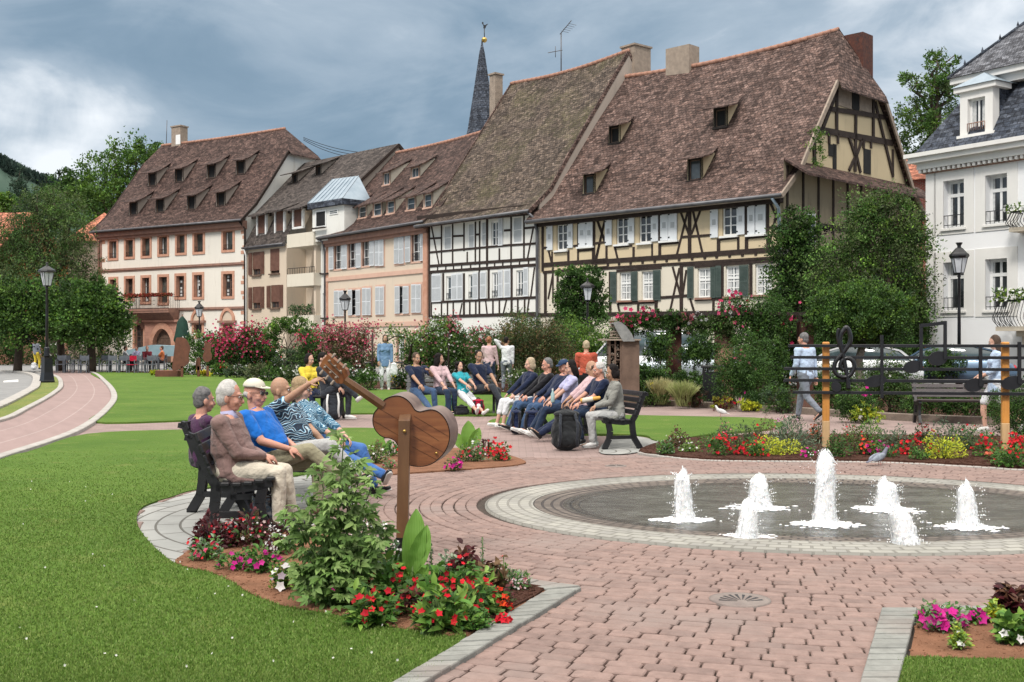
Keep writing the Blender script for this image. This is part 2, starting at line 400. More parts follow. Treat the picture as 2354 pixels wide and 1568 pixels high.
def brickpiece(name,c1,c2,moss=None):
    m,nt,b=newmat(name); co=coord(nt,'World'); g=nt.new('ShaderNodeNewGeometry').outputs['Random Per Island']
    col=ramp(nt,g,[(0,c1),(.5,tuple((x+y)/2*1.06 for x,y in zip(c1,c2))),(1,c2)])
    n=noise(nt,co,14,6,.7); col=mix(nt,1.,col,ramp(nt,n,[(.28,(.74,.73,.72)),(.7,(1.14,1.13,1.12))]),'MULTIPLY')
    big=noise(nt,co,.9,4,.6); col=mix(nt,mth2(nt,big,.5,.75),col,(.25,.195,.175)); nt.link(col,b.inputs['Base Color']); b.inputs['Roughness'].default_value=.75
    b.inputs['Specular IOR Level'].default_value=.35; nt.link(bump(nt,noise(nt,co,90,4,.7),.35,.006),b.inputs['Normal']); return m
brickpiece('brick_mat',(.275,.19,.165),(.215,.15,.132)); brickpiece('grey_block',(.27,.275,.255),(.20,.205,.19))
def sheet(name,pts,z,mat,smooth=0,side=.0,label=None,polyuv=None):
    q=[Vector((p[0],p[1],z)) for p in pts]
    mb=MB()
    if side: mb.prism([p-Vector((0,0,side)) for p in q],(0,0,side))
    else:
        t=[tuple(x) for x in tessellate_polygon([q])]
        a,b_,c_=[q[i] for i in t[0]]
        if (b_-a).cross(c_-a).z<0: t=[x[::-1] for x in t]
        mb.add(q,t)
    return tag(mb.build(name,mat),kind='structure')
def gpoly(px,n=5): return catmull([G(*p) for p in px],n)
M('ground_mat',(.24,.235,.22),(.30,.29,.27),.5,.9,.3,30,'World')
sheet('ground',[(-900,-30),(900,-30),(900,1500),(-900,1500)],-.012,'ground_mat')
PLX=[(-14,1),(12,1),(26,20),(26,34),(6,42),(-14,48),(-30,60),(-34,70),(-30,30)]
sheet('plaza_paving',PLX,-.004,'pink_paving')
# street behind the park
sheet('street',[(-60,62),(-32,61),(-13,50),(4,41.5),(26,33),(60,18),(60,30),(20,46),(0,66),(-22,92),(-60,110)],.0,'asphalt')
# fountain ellipse family
FC=(2.9,10.66); FA,FB=3.16,2.5
def off(th,d,a=FA,b=FB):
    x=a*math.cos(th); y=b*math.sin(th); nx=math.cos(th)/a; ny=math.sin(th)/b; l=math.hypot(nx,ny)
    return FC[0]+x+nx/l*d, FC[1]+y+ny/l*d, math.atan2(ny,nx)
# lawns -------------------------------------------------------
lawnA=[(-60,1600),(838,1620),(1072,1470),(973,1462),(892,1452),(770,1424),(648,1403),(575,1375),(538,1350),(486,1326),(404,1305),(340,1250),(314,1205),(330,1170),(397,1147),(445,1132),(560,1115),(700,1095),(800,1075),(850,1050),(880,1012),(872,988),(640,989),(420,991),(200,1001),(60,1044),(-160,1100)]
LA=gpoly(lawnA,4)
lawnB=[(212,857),(330,858),(440,862),(560,866),(700,876),(830,893),(950,899),(1165,905),(1170,945),(1130,957),(950,955),(800,953),(430,969),(212,972),(248,940),(262,908),(244,880)]
LB=gpoly(lawnB,4)
lawnC=[(1122,974),(1160,962),(1300,953),(1450,957),(1600,960),(1762,965),(1795,985),(1620,1003),(1540,1018),(1500,1014),(1470,1003),(1300,1000),(1165,986)]
LC=gpoly(lawnC,4)
LD=[G(2068,1524),G(2353,1531),G(3300,1537),G(3300,1700),G(2050,1700)]
LD=[Vector(p) for p in LD]
for nm,p in (('lawn',LA),('lawn',LB),('lawn',LC),('lawn',LD)): sheet(nm,p,.03,'lawn_mat',side=.05)
dry=gpoly([(-60,990),(-60,955),(0,935),(60,905),(84,888),(79,868),(128,868),(139,886),(120,906),(60,940),(0,968)],4)
sheet('dry_lawn',dry,.03,'dry_lawn',side=.05)
# road and its kerb, left
road=[G(-400,1010),G(-60,956),G(0,934),G(58,904),G(81,886),G(76,862),G(20,853),G(-200,850),G(-900,850),G(-1500,1010)]
sheet('road',road,.004,'asphalt')
M('road_paint',(.75,.75,.73),(.6,.6,.58),8.,.7)
sheet('lane_arrow',[G(8,876),G(42,873),G(42,878.5),G(8,879.5)],.009,'road_paint')
def strip(name,pts,w,h,mat,closed=False,z0=-.02):
    pts=[Vector((p[0],p[1],0)) for p in pts]; mb=MB(); k=len(pts); L=[];Rr=[]
    for i,p in enumerate(pts):
        t=(pts[(i+1)%k]-pts[i-1]) if closed else (pts[min(i+1,k-1)]-pts[max(i-1,0)])
        t.normalize(); n=Vector((-t.y,t.x,0)); L.append(p+n*w/2); Rr.append(p-n*w/2)
    vs=[]
    for a,b in zip(L,Rr): vs+= [(a.x,a.y,z0),(a.x,a.y,h-.01),(a.x*.9+b.x*.1,a.y*.9+b.y*.1,h),(b.x*.9+a.x*.1,b.y*.9+a.y*.1,h),(b.x,b.y,h-.01),(b.x,b.y,z0)]
    f=[]
    for i in range(k if closed else k-1):
        o=i*6; q=((i+1)%k)*6
        for j in range(5): f.append((o+j,o+j+1,q+j+1,q+j))
    mb.add(vs,f); return tag(mb.build(name,mat),kind='structure')
trackR=catmull([G(-160,1108),G(0,1056),G(180,992),G(250,938),G(262,908),G(243,880),G(211,857),G(150,850)],8,False)
trackL=catmull([G(-160,1000),G(0,969),G(60,942),G(120,908),G(140,887),G(128,866),G(80,856)],8,False)
strip('track_kerb',trackR,.16,.06,'kerb_stone'); strip('track_kerb',trackL,.16,.06,'kerb_stone')
# running track surface with curved lanes: uv follows the curve
def ribbon(name,A,B,z,mat,nu=3):
    n=max(len(A),len(B)); 
    def rs(P_):
        d=[0]
        for a,b in zip(P_,P_[1:]): d.append(d[-1]+(b-a).length)
        out=[]
        for i in range(60):
            t=d[-1]*i/59; j=max(k for k in range(len(d)) if d[k]<=t+1e-9); j=min(j,len(P_)-2); u=(t-d[j])/max(d[j+1]-d[j],1e-9); out.append(P_[j].lerp(P_[j+1],u))
        return out,d[-1]
    a,la=rs(A); b,lb=rs(B); m=6; vs=[];uv=[]
    for i in range(60):
        for j in range(m+1): p=a[i].lerp(b[i],j/m); vs.append((p.x,p.y,z)); uv.append((i/59*(la+lb)/2,j/m*3.15))
    f=[(i*(m+1)+j,i*(m+1)+j+1,(i+1)*(m+1)+j+1,(i+1)*(m+1)+j) for i in range(59) for j in range(m)]
    mb=MB(); mb.add(vs,f); o=mb.build(name,mat); ul=o.data.uv_layers[0]
    for lp in o.data.loops: ul.data[lp.index].uv=uv[lp.vertex_index]
    return tag(o,kind='structure')
ribbon('pink_path',trackR,trackL,.006,'pink_track')
def arclines(name,rings,z,mat): pass
strip('road_kerb',catmull([G(-60,958),G(0,936),G(58,906),G(82,888),G(77,864),G(20,855),G(-100,852)],6,False),.3,.09,'kerb_stone')
# far promenade in front of the terrace
sheet('promenade',[G(-300,852),G(60,853),G(76,862),G(130,870),G(215,858),G(330,859),G(440,850),G(300,843),G(60,846),G(-300,842)],.003,'asphalt')
# beds ---------------------------------------------------------
bedF=[(404,1305),(420,1286),(440,1270),(470,1248),(600,1225),(760,1240),(860,1275),(960,1310),(1060,1330),(1150,1342),(1196,1356),(1253,1371),(1082,1469),(973,1463),(892,1453),(770,1425),(648,1404),(575,1376),(538,1351),(486,1327)]
BF=[G(*p) for p in bedF]; BFs=catmull(BF,3)
sheet('soil_bed',BFs,.036,'soil',side=.05)
sheet('dark_soil_bed',catmull([G(*p) for p in [(1100,1340),(1196,1357),(1250,1371),(1160,1422),(1082,1466),(1020,1458),(1050,1400)]],3),.05,'dark_soil',side=.03)
bedM=[(836,1094),(870,1060),(930,1045),(1030,1035),(1120,1040),(1200,1062),(1190,1074),(1050,1086),(930,1094),(860,1100)]
sheet('soil_bed',gpoly(bedM,4),.036,'soil',side=.05)
bedS=[(1468,1042),(1520,1020),(1600,1010),(1760,1003),(1960,1003),(2353,1008),(2600,1010),(2600,1100),(2353,1081),(2100,1067),(1950,1063),(1800,1062),(1640,1060),(1540,1052)]
BS=gpoly(bedS,4); sheet('dark_soil_bed',BS,.04,'dark_soil',side=.05)
bedR=[(2110,1428),(2180,1422),(2353,1412),(3300,1380),(3300,1539),(2353,1531),(2090,1524)]
BR=[G(*p) for p in bedR]; sheet('soil_bed',BR,.035,'soil',side=.05); BEDR=[(p.x,p.y) for p in BR]
# grey apron under the benches
GA=[G(*p) for p in [(404,1306),(340,1250),(314,1205),(330,1170),(397,1147),(445,1132),(560,1115),(700,1094),(840,1082),(905,1082),(860,1092),(760,1120),(700,1180),(600,1228),(470,1250),(420,1288)]]
gac=catmull(GA,5)
def polar_sheet(name,poly,z,mat,cen,rowscale=1.):
    """fan-shaped sheet: UV = polar about cen, so the joints run as arcs"""
    q=[Vector((p[0],p[1],z)) for p in poly]; me=MB(); t=[tuple(x) for x in tessellate_polygon([q])]
    import bmesh
    bm=bmesh.new(); vs=[bm.verts.new(p) for p in q]
    for x in t:
        try: bm.faces.new([vs[i] for i in x])
        except ValueError: pass
    bmesh.ops.subdivide_edges(bm,edges=bm.edges[:],cuts=3,use_grid_fill=True); bmesh.ops.recalc_face_normals(bm,faces=bm.faces[:])
    uv=bm.loops.layers.uv.new('UVMap')
    for f_ in bm.faces:
        if f_.normal.z<0: f_.normal_flip()
        for l in f_.loops:
            d=Vector((l.vert.co.x-cen[0],l.vert.co.y-cen[1])); l[uv].uv=(math.atan2(d.y,d.x)*d.length if d.x>0 else math.atan2(d.y,-d.x)*2.2,d.length*rowscale)
    m=bpy.data.meshes.new(name); bm.to_mesh(m); bm.free(); m.materials.append(MATS[mat]); o=bpy.data.objects.new(name,m); C.objects.link(o); return tag(o,kind='structure')
polar_sheet('grey_paving',gac,.012,'grey_curved',(-1.1,10.0))
polar_sheet('grey_paving',gpoly([(1376,1040),(1400,1010),(1450,1003),(1510,1015),(1512,1024),(1470,1040),(1420,1046)],4),.012,'grey_curved',(.9,16.))
# brick field around the fountain (each brick a little bevelled piece) --------------
excl=[[(p.x,p.y) for p in BFs],[(p.x,p.y) for p in LA],[(p.x,p.y) for p in BS],[(p.x,p.y) for p in gac]]
bordF=[G(950,1568),G(1340,1365),G(1200,1343),G(1190,1356),G(1253,1372),G(860,1600)]
bordR=[(1975,1600),(2020,1415),(2400,1398),(3300,1366),(3300,1620)]
BRo=[G(*p) for p in bordR]
def lerp2(a,b,t): return (a[0]+(b[0]-a[0])*t,a[1]+(b[1]-a[1])*t)
# outer lines of the two stone borders
oF0,oF1=G(900,1638),G(1340,1365); iF0,iF1=G(820,1638),G(1253,1372)
excl.append([oF0,oF1,G(1200,1343),G(1120,1325),G(1000,1380),iF0]); excl.append([(p.x,p.y) for p in BRo]); excl.append([(p.x,p.y) for p in gpoly(bedM,4)])
DR=G(1700,1387)
def brick(mb,c,ang,w,h,z0,z1,bev):
    ca,sa=math.cos(ang),math.sin(ang); X=w/2;Yy=h/2; b=bev*(.7+.8*random.random())
    ring=[(-X+b,-Yy),(X-b,-Yy),(X,-Yy+b),(X,Yy-b),(X-b,Yy),(-X+b,Yy),(-X,Yy-b),(-X,-Yy+b)]; s=.006; vs=[]
    tl=(random.random()-.5)*.02; tm=(random.random()-.5)*.02
    for k,(zz_,ins) in enumerate(((z0,0),(z1-.006,0),(z1,s))):
        for x,y in ring:
            x2=x-math.copysign(min(ins,abs(x)),x); y2=y-math.copysign(min(ins,abs(y)),y)
            vs.append((c[0]+x2*ca-y2*sa,c[1]+x2*sa+y2*ca,zz_+(x2*tl+y2*tm if k else 0)))
    f=[tuple(range(16,24))]
    for k in (0,8):
        for i in range(8): f.append((k+i,k+(i+1)%8,k+8+(i+1)%8,k+8+i))
    mb.add(vs,f,0)
mb=MB(); d=.075; row=0; cand=[]
while d<6.2:
    rh=.106+.006*random.random(); d+=rh/2
    N=400; arc=[0]; prev=off(0,d)
    for i in range(1,N+1):
        q=off(2*PI*i/N,d); arc.append(arc[-1]+math.hypot(q[0]-prev[0],q[1]-prev[1])); prev=q
    s=random.random()*.15
    while s<arc[-1]-.1:
        bw=.155+.055*random.random(); sm=s+bw/2; i=int(np.searchsorted(arc,sm))-1; t=(sm-arc[i])/(arc[i+1]-arc[i]); th=2*PI*(i+t)/N
        x,y,a=off(th,d+.005*math.sin(sm*1.7+row)); 
        if y>4.6: cand.append((x,y,a+PI/2+random.gauss(0,.007),bw-.010,rh-.009))
        s+=bw
    d+=rh/2; row+=1
cx_=np.array([c[0] for c in cand]); cy_=np.array([c[1] for c in cand]); ok=(cx_>-.47*cy_)&(cx_<.5*cy_+2.2)&(cy_<15)
for i_,e in enumerate(excl):
    if i_==3: ok&=~inpoly(cx_,cy_,e)
    else: ok&=~(inpoly(cx_+.09,cy_,e)&inpoly(cx_-.09,cy_,e)&inpoly(cx_,cy_+.07,e)&inpoly(cx_,cy_-.07,e))
ok&=np.hypot(cx_-DR.x,cy_-DR.y)>.15
for i in np.nonzero(ok)[0]:
    c=cand[i]; brick(mb,c[:2],c[2],c[3],c[4],-.01,.018+.005*random.random(),.011)
tag(mb.build('brick_paving','brick_mat'),kind='structure'); NB=int(ok.sum())
sheet('paving_joints',[off(2*PI*i/60,6.3)[:2] if off(2*PI*i/60,6.3)[1]<14.6 else (off(2*PI*i/60,6.3)[0],14.6) for i in range(60)],.001,'joint_sand')
# stone borders
mb=MB()
def border(a0,a1,b0,b1,n):
    for i in range(n):
        t0,t1=i/n+.004/n*n*.1,(i+1)/n-.0
        q=[lerp2(a0,a1,t0),lerp2(a0,a1,t1),lerp2(b0,b1,t1),lerp2(b0,b1,t0)]; c=np.mean(q,axis=0); q=[tuple(c+(np.array(p)-c)*.905) for p in q]
        z=.045+.006*random.random(); vs=[(x,y,-.01) for x,y in q]+[(x,y,z-.006) for x,y in q]+[(c[0]+(x-c[0])*.95,c[1]+(y-c[1])*.95,z) for x,y in q]
        fs=[(8,9,10,11)]+[(k+j,k+(j+1)%4,k+4+(j+1)%4,k+4+j) for k in (0,4) for j in range(4)]
        ar=(q[1][0]-q[0][0])*(q[2][1]-q[0][1])-(q[1][1]-q[0][1])*(q[2][0]-q[0][0])
        if ar<0: fs=[f_[::-1] for f_ in fs]
        mb.add(vs,fs)
border(oF0,oF1,iF0,iF1,25); border(G(1338,1364),G(1195,1343),G(1253,1372),G(1180,1357),3)
border(G(1940,1700),G(2022,1415),G(2040,1700),G(2112,1415),21); border(G(2114,1414),G(3300,1376),G(2116,1428),G(3300,1391),32)
tag(mb.build('border_stones','grey_block'),kind='structure')
# fountain -----------------------------------------------------
def ring_sheet(name,prof,mat,n=96,uvr=1.):
    """prof: list of (a,b,z)"""
    mb=MB(); vs=[]; uv=[]
    for k,(a,b,z) in enumerate(prof):
        for i in range(n+1):
            t=2*PI*i/n; vs.append((FC[0]+a*math.cos(t),FC[1]+b*math.sin(t),z)); uv.append((t*2.9,a))
    f=[(k*(n+1)+i+1,k*(n+1)+i,(k+1)*(n+1)+i,(k+1)*(n+1)+i+1) for k in range(len(prof)-1) for i in range(n)]
    f=[tuple(reversed(x)) for x in f]; mb.add(vs,f,0,True); o=mb.build(name,mat); ul=o.data.uv_layers[0]
    for lp in o.data.loops: ul.data[lp.index].uv=uv[lp.vertex_index]
    return o
ft=thing('fountain',(0,0,0),0,'round sunken fountain basin ringed with pale grey cobbles in the pink paving','fountain')
o=ring_sheet('cobble_rim',[(FA,FB,-.03),(FA,FB,.022),(2.95,2.29,.03),(2.70,2.02,.022)],'grey_cobble'); o.parent=ft
brickmat('wet_cobble',(.20,.165,.135),(.14,.115,.095),(.05,.04,.035),.14,.09,.014,bs=1.)
MATS['wet_cobble'].node_tree.nodes['Principled BSDF'].inputs['Roughness'].default_value=.45
o=ring_sheet('basin_slope',[(2.70,2.02,.022),(2.62,1.94,.016),(2.45,1.78,.010),(2.25,1.6,.0045)],'wet_cobble'); o.parent=ft
# excavate visually: the water sheet lies just above paving level inside the rim
m,nt2,b=newmat('basin_floor'); co=coord(nt2,'World',(1,2.2,1)); a=noise(nt2,co,1.5,9,.75,1.2); 
nt2.link(ramp(nt2,a,[(.32,(.06,.048,.038)),(.48,(.15,.13,.11)),(.64,(.29,.275,.25))]),b.inputs['Base Color']); nt2.link(bump(nt2,noise(nt2,co,9,6,.7),.8,.03),b.inputs['Normal'])
m,nt2,b=newmat('water_mat'); co=coord(nt2,'World'); b.inputs['Base Color'].default_value=(.5,.5,.5,1)
w1=noise(nt2,co,7,5,.6,.8); wn=bump(nt2,w1,.9,.05,bump(nt2,noise(nt2,co,26,4,.6,.5),.6,.016)); gl_=nt2.new('ShaderNodeBsdfGlossy',inp={'Roughness':.16,'Color':(.9,.93,.95,1)}); nt2.link(wn,gl_.inputs['Normal']); tr_=nt2.new('ShaderNodeBsdfTransparent',inp={'Color':(.86,.88,.86,1)}); fr_=nt2.new('ShaderNodeFresnel',inp={'IOR':1.33}); nt2.link(wn,fr_.inputs['Normal']); mm_=nt2.new('ShaderNodeMixShader'); fm_=nt2.new('ShaderNodeMath',operation='MULTIPLY',inp={1:.8}); nt2.link(fr_.outputs[0],fm_.inputs[0]); nt2.link(fm_.outputs[0],mm_.inputs[0]); nt2.link(tr_.outputs[0],mm_.inputs[1]); nt2.link(gl_.outputs[0],mm_.inputs[2]); nt2.link(mm_.outputs[0],nt2.n['Material Output'].inputs['Surface'])
n=96
mb=MB(); mb.add([(FC[0]+2.32*math.cos(2*PI*i/n),FC[1]+1.66*math.sin(2*PI*i/n),.004) for i in range(n)],[tuple(range(n))]); mb.build('basin_floor','basin_floor',ft)
mb=MB(); mb.add([(FC[0]+2.46*math.cos(2*PI*i/n),FC[1]+1.79*math.sin(2*PI*i/n),.009) for i in range(n)],[tuple(range(n))]); tag(mb.build('water','water_mat'),kind='structure')
# the basin is shallow: lift its slope clear of the floor
for ch in ft.children:
    if ch.name.startswith('basin_slope'):
        for v in ch.data.vertices:
            v.co.z=max(v.co.z,-.004+.0*v.co.z) if v.co.z<0 else v.co.z
# white foaming jets
m,nt2,b=newmat('foam'); b.inputs['Base Color'].default_value=(.97,.975,.98,1); b.inputs['Roughness'].default_value=.35; b.inputs['Subsurface Weight'].default_value=.5; b.inputs['Subsurface Radius'].default_value=(.05,.06,.07)
co=coord(nt2,'Object'); nt2.link(bump(nt2,noise(nt2,coord(nt2,'Object',(1,1,.35)),42,6,.75,.6),.7,.02),b.inputs['Normal'])
m,nt2,b=newmat('spray'); co=coord(nt2,'Object',(1,1,.28)); b.inputs['Base Color'].default_value=(.95,.97,.98,1); b.inputs['Roughness'].default_value=.3; sf=mth2(nt2,noise(nt2,co,34,6,.7,.8),.47,.60); tr2=nt2.new('ShaderNodeBsdfTransparent'); mx2=nt2.new('ShaderNodeMixShader'); nt2.link(sf,mx2.inputs[0]); nt2.link(tr2.outputs[0],mx2.inputs[1]); nt2.link(b.outputs[0],mx2.inputs[2]); nt2.link(mx2.outputs[0],nt2.n['Material Output'].inputs['Surface'])
def nz(p,k,s): return math.sin(p[0]*k+s)*math.cos(p[1]*k*1.3+s*2)*math.sin(p[2]*k*.8+s*3)
jets=[(1572,1198,1090,44,'tall slim white jet at the left side of the basin'),(1745,1170,1102,48,'short ragged white jet behind the second low jet'),(1714,1240,1160,46,'low white jet nearest the front left'),(1893,1208,1047,50,'tallest central white jet'),(2037,1174,1110,50,'short two-peaked white jet right of the tallest one'),(2084,1256,1172,58,'leaning low white jet at the front right'),(2224,1214,1117,48,'slim white jet at the far right')]
for ji,(jx,yb,yt,wp,lb) in enumerate(jets):
    g=G(jx,yb); s=F/g.y; hh=(yb-yt)/s*1.0; rr=wp/s/2*1.0
    t=thing('water_jet',g,0,lb,'water jet','fountain jets'); rnd=random.Random(ji*7+1); mb=MB(); seg=26; nn=22; vs=[]
    lean=rnd.uniform(-.02,.02) if ji!=5 else -.05
    for i in range(seg+1):
        u=i/seg; z=hh*u; r=rr*(1.0-.30*u)*(1 if u<.86 else math.sqrt(max(0,1-((u-.86)/.14)**2))*.9+.06)
        if u<.06: r*=1+.5*(1-u/.06)
        for j in range(nn):
            a=2*PI*j/nn; x=math.cos(a)*r; y=math.sin(a)*r; q=(x*1,y*1,z)
            dd=1+.13*nz((x*9,y*9,z*3),3.1,ji+1.3)+.07*nz((x*9,y*9,z*4),8.3,ji*2.7)+.025*rnd.gauss(0,1)
            top=.05*math.sin(a*2+ji)*u**6+.035*math.sin(a*3+ji*2)*u**4
            vs.append((x*dd+lean*u*1.2,y*dd,z+top*.8+.003*rnd.gauss(0,1)))
    f=[(i*nn+j,i*nn+(j+1)%nn,(i+1)*nn+(j+1)%nn,(i+1)*nn+j) for i in range(seg) for j in range(nn)]+[tuple(range(seg*nn,seg*nn+nn))]
    mb.add(vs,f,0,True); 
    for k in range(120):   # thrown droplets
        a=rnd.uniform(0,2*PI); u=rnd.random()**1.4; r=rr*(1.0+abs(rnd.gauss(0,.35))); mb.ell((math.cos(a)*r,math.sin(a)*r,hh*u*1.02),rnd.uniform(.002,.0065),5,4)
    wc=mb.build('water_column','foam',t); c2=wc.copy(); c2.data=wc.data.copy(); c2.name='spray_shell'; C.objects.link(c2); c2.parent=wc; c2.scale=(1.16,1.16,1.03); c2.data.materials.clear(); c2.data.materials.append(MATS['spray'])
    mb=MB()
    for k in range(170):
        a=rnd.uniform(0,2*PI); r=rr*(.8+abs(rnd.gauss(0,.85))); q=rnd.uniform(.008,.035)*(1.3-min(r/rr,4)*.22); mb.ell((math.cos(a)*r*1.35,math.sin(a)*r,.011),(max(q,.006)*1.5,max(q,.006),.006),7,4)
    mb.ell((0,0,.012),(rr*1.45,rr*1.25,.02),18,6)
    mb.build('splash_foam','foam',t)
# drains
def drain(c,r,label):
    t=thing('drain_grate',c,0,label,'drain'); mb=MB(); mb.lathe([(r*1.12,-.01),(r*1.12,.026),(r*.98,.028),(.01,.028)],28,mi=0); mb.build('frame','iron_worn',t)
    mb=MB()
    for i in range(9):
        a=PI*(.08+.84*i/8); mb.prism([(math.cos(a)*r*.18,-r*.45+math.sin(a)*r*.25,.0285),(math.cos(a-.07)*r*.82,-r*.45+math.sin(a-.07)*r*1.15,.0285),(math.cos(a+.07)*r*.82,-r*.45+math.sin(a+.07)*r*1.15,.0285)],(0,0,.001))
    mb.build('slots','black_iron',t)
M('iron_worn',(.20,.16,.145),(.27,.225,.20),8.,.6,.3,60,metal=.3)
M('black_iron',(.012,.012,.014),(.02,.02,.022),6.,.42,.15,60,spec=.5)
drain(DR,.165,'round iron drain grate with fan-shaped slots set in the foreground bricks'); drain(G(1415,1075),.12,'small dark drain grate in the path between bench group and fountain')
# rear kerb and rear bed
rk=catmull([G(1440,929),G(1600,936),G(1800,948),G(2000,962),G(2110,968),G(2400,980),G(2700,990)],5,False)
strip('rear_kerb',rk,.22,.14,'rear_kerb')
rb=[(p.x,p.y) for p in rk]+[(30,30),(22,34),(6,40),(2,34)]
sheet('planting_ground',rb,.05,'dark_soil',side=.06)
sheet('planting_ground',[G(440,862),G(560,866),G(700,876),G(830,891),G(950,897),G(1165,903),G(1240,905),G(1300,890),(3,40),(-8,46),(-18,58),(-24,62)],.028,'dark_soil',side=.04)
# grass blades in the near lawns (uncountable)
def blades(name,polys,n,ymax,avoid=()):
    lv=Leaves(); 
    yy=5.0+(ymax-5.0)*RNG.random(n)**1.7; xx=(-.47+ .97*RNG.random(n))*yy
    okk=np.zeros(n,bool)
    for p in polys: okk|=inpoly(xx,yy,[(q[0],q[1]) for q in p])
    okk&=RNG.random(n)<np.clip((16.5-yy)/6.5,0,1); xx,yy=xx[okk],yy[okk]; k=len(xx); d=RNG.normal(size=(k,3))*.45; d[:,2]=1
    lv.add(np.stack([xx,yy,np.full(k,.028)],1),d,(.013+.012*RNG.random(k))*np.clip(1.5-.055*yy,.5,1),.0035+.0006*yy,vary([(.10,.185,.03),(.15,.245,.045),(.21,.28,.075)],k,.14),fold=.1)
    return tag(lv.build(name,'grass_blade'),kind='stuff')
leafmat('grass_blade',trans=.3,rough=.6); leafmat('leaf',trans=.3); leafmat('petal',trans=.35,rough=.6,spec=.2)
blades('grass',[LA,LD],330000,16.5)
# clover heads sprinkled in the near lawn
k=70; yy=5.2+7*RNG.random(k)**1.5; xx=-.47*yy+.45*yy*RNG.random(k); s_=inpoly(xx,yy,[(q[0],q[1]) for q in LA]); lv=Leaves()
petals(lv,np.stack([xx[s_],yy[s_],np.full(s_.sum(),.055)],1),.008,(.8,.8,.74),5); tag(lv.build('clover_flowers','petal'),kind='stuff')
# ------------------------------------------------------------ buildings
def Zf(ox,oy,s): return lambda x,y:((ox+x/s)/1.36,(oy+y/s)/1.36)
ZA=Zf(250,350,2.851); ZB=Zf(250,780,3.7333); ZC=Zf(740,440,3.564); ZD=Zf(740,760,3.564); ZE=Zf(1300,600,3.7333); ZG=Zf(1850,600,3.4846); ZH=Zf(2100,50,2.751); ZI=Zf(2700,50,2.85); ZJ=Zf(2700,500,2.614); ZK=Zf(1250,50,2.24)
def tiles(name,c1,c2,cm,bw=.17,bh=.15,lichen=None,bs=1.0,var=.9,dark=.55):
    m,nt,b=newmat(name); co=coord(nt,'UV'); dn=noise(nt,co,1.3,4,.6)
    w=nt.new('ShaderNodeVectorMath',operation='MULTIPLY_ADD'); w.inputs[1].default_value=(.0,.10,0); 
    cmb=nt.new('ShaderNodeCombineXYZ'); nt.link(dn,cmb.inputs[1]); nt.link(cmb.outputs[0],w.inputs[0]); nt.link(co,w.inputs[2])
    br=nt.new('ShaderNodeTexBrick',offset=.5,inp={'Color1':hexlin(c1),'Color2':hexlin(c2),'Mortar':hexlin(cm),'Scale':1.,'Mortar Size':.014,'Mortar Smooth':.35,'Bias':-.1,'Brick Width':bw,'Row Height':bh})
    nt.link(w.outputs[0],br.inputs['Vector'])
    vo=nt.new('ShaderNodeTexVoronoi',inp={'Scale':3.6,'Randomness':1.}); 
    mp=nt.new('ShaderNodeMapping'); mp.inputs['Scale'].default_value=(1.,1.7,1); nt.link(co,mp.inputs['Vector']); nt.link(mp.outputs[0],vo.inputs['Vector'])
    g=nt.new('ShaderNodeSeparateColor'); nt.link(vo.outputs['Color'],g.inputs[0])
    col=mix(nt,1.,br.outputs['Color'],ramp(nt,g.outputs[0],[(0,(.5,.48,.48)),(.5,(.95,.93,.93)),(1,(1.75,1.7,1.66))]),'MULTIPLY')
    n=noise(nt,co,.8,7,.7); col=mix(nt,1.,col,ramp(nt,n,[(.3,(1-var*.35,)*3),(.7,(1+var*.3,)*3)]),'MULTIPLY')
    n5=noise(nt,co,7,6,.75); col=mix(nt,1.,col,ramp(nt,n5,[(.34,(.38,.36,.36)),(.66,(1.4,1.38,1.36))]),'MULTIPLY')
    if lichen:
        l=noise(nt,co,.35,6,.65); k=mth2(nt,l,.48,.66); k2=mth2(nt,noise(nt,co,9,5,.8),.45,.62)
        kk=nt.new('ShaderNodeMath',operation='MULTIPLY'); nt.link(k,kk.inputs[0]); nt.link(k2,kk.inputs[1]); col=mix(nt,kk.outputs[0],col,lichen)
    nt.link(col,b.inputs['Base Color']); b.inputs['Roughness'].default_value=.85; b.inputs['Specular IOR Level'].default_value=.2
    # each tile's butt end stands proud: height ramps down the course
    sep=nt.new('ShaderNodeSeparateXYZ'); nt.link(w.outputs[0],sep.inputs[0]); md=nt.new('ShaderNodeMath',operation='FRACT'); dv=nt.new('ShaderNodeMath',operation='DIVIDE',inp={1:bh}); nt.link(sep.outputs[1],dv.inputs[0]); nt.link(dv.outputs[0],md.inputs[0])
    iv=nt.new('ShaderNodeMath',operation='SUBTRACT',inp={0:1.}); nt.link(md.outputs[0],iv.inputs[1])
    n1=bump(nt,iv.outputs[0],.8*bs,.035); n2=bump(nt,n5,.9*bs,.05,n1); n3=bump(nt,g.outputs[1],.6*bs,.04,n2); nt.link(n3,b.inputs['Normal']); return m
tiles('tile_brown',(.078,.050,.044),(.125,.085,.073),(.018,.011,.010))
tiles('tile_old',(.10,.066,.056),(.175,.125,.11),(.02,.013,.011),.2,.17)
tiles('tile_moss',(.085,.066,.052),(.145,.118,.098),(.018,.014,.012),.2,.17,lichen=(.12,.115,.05))
tiles('tile_grey',(.065,.056,.052),(.08,.07,.064),(.04,.034,.032),.3,.28,bs=.3,var=.4)
tiles('tile_orange',(.42,.17,.11),(.34,.14,.09),(.2,.09,.06),.3,.3,bs=.4,var=.4)
tiles('slate',(.05,.062,.085),(.085,.10,.125),(.02,.024,.03),.3,.22,bs=.9,var=.4)
tiles('slate_fine',(.12,.13,.15),(.15,.16,.18),(.05,.055,.065),.12,.3,bs=.5,var=.3)
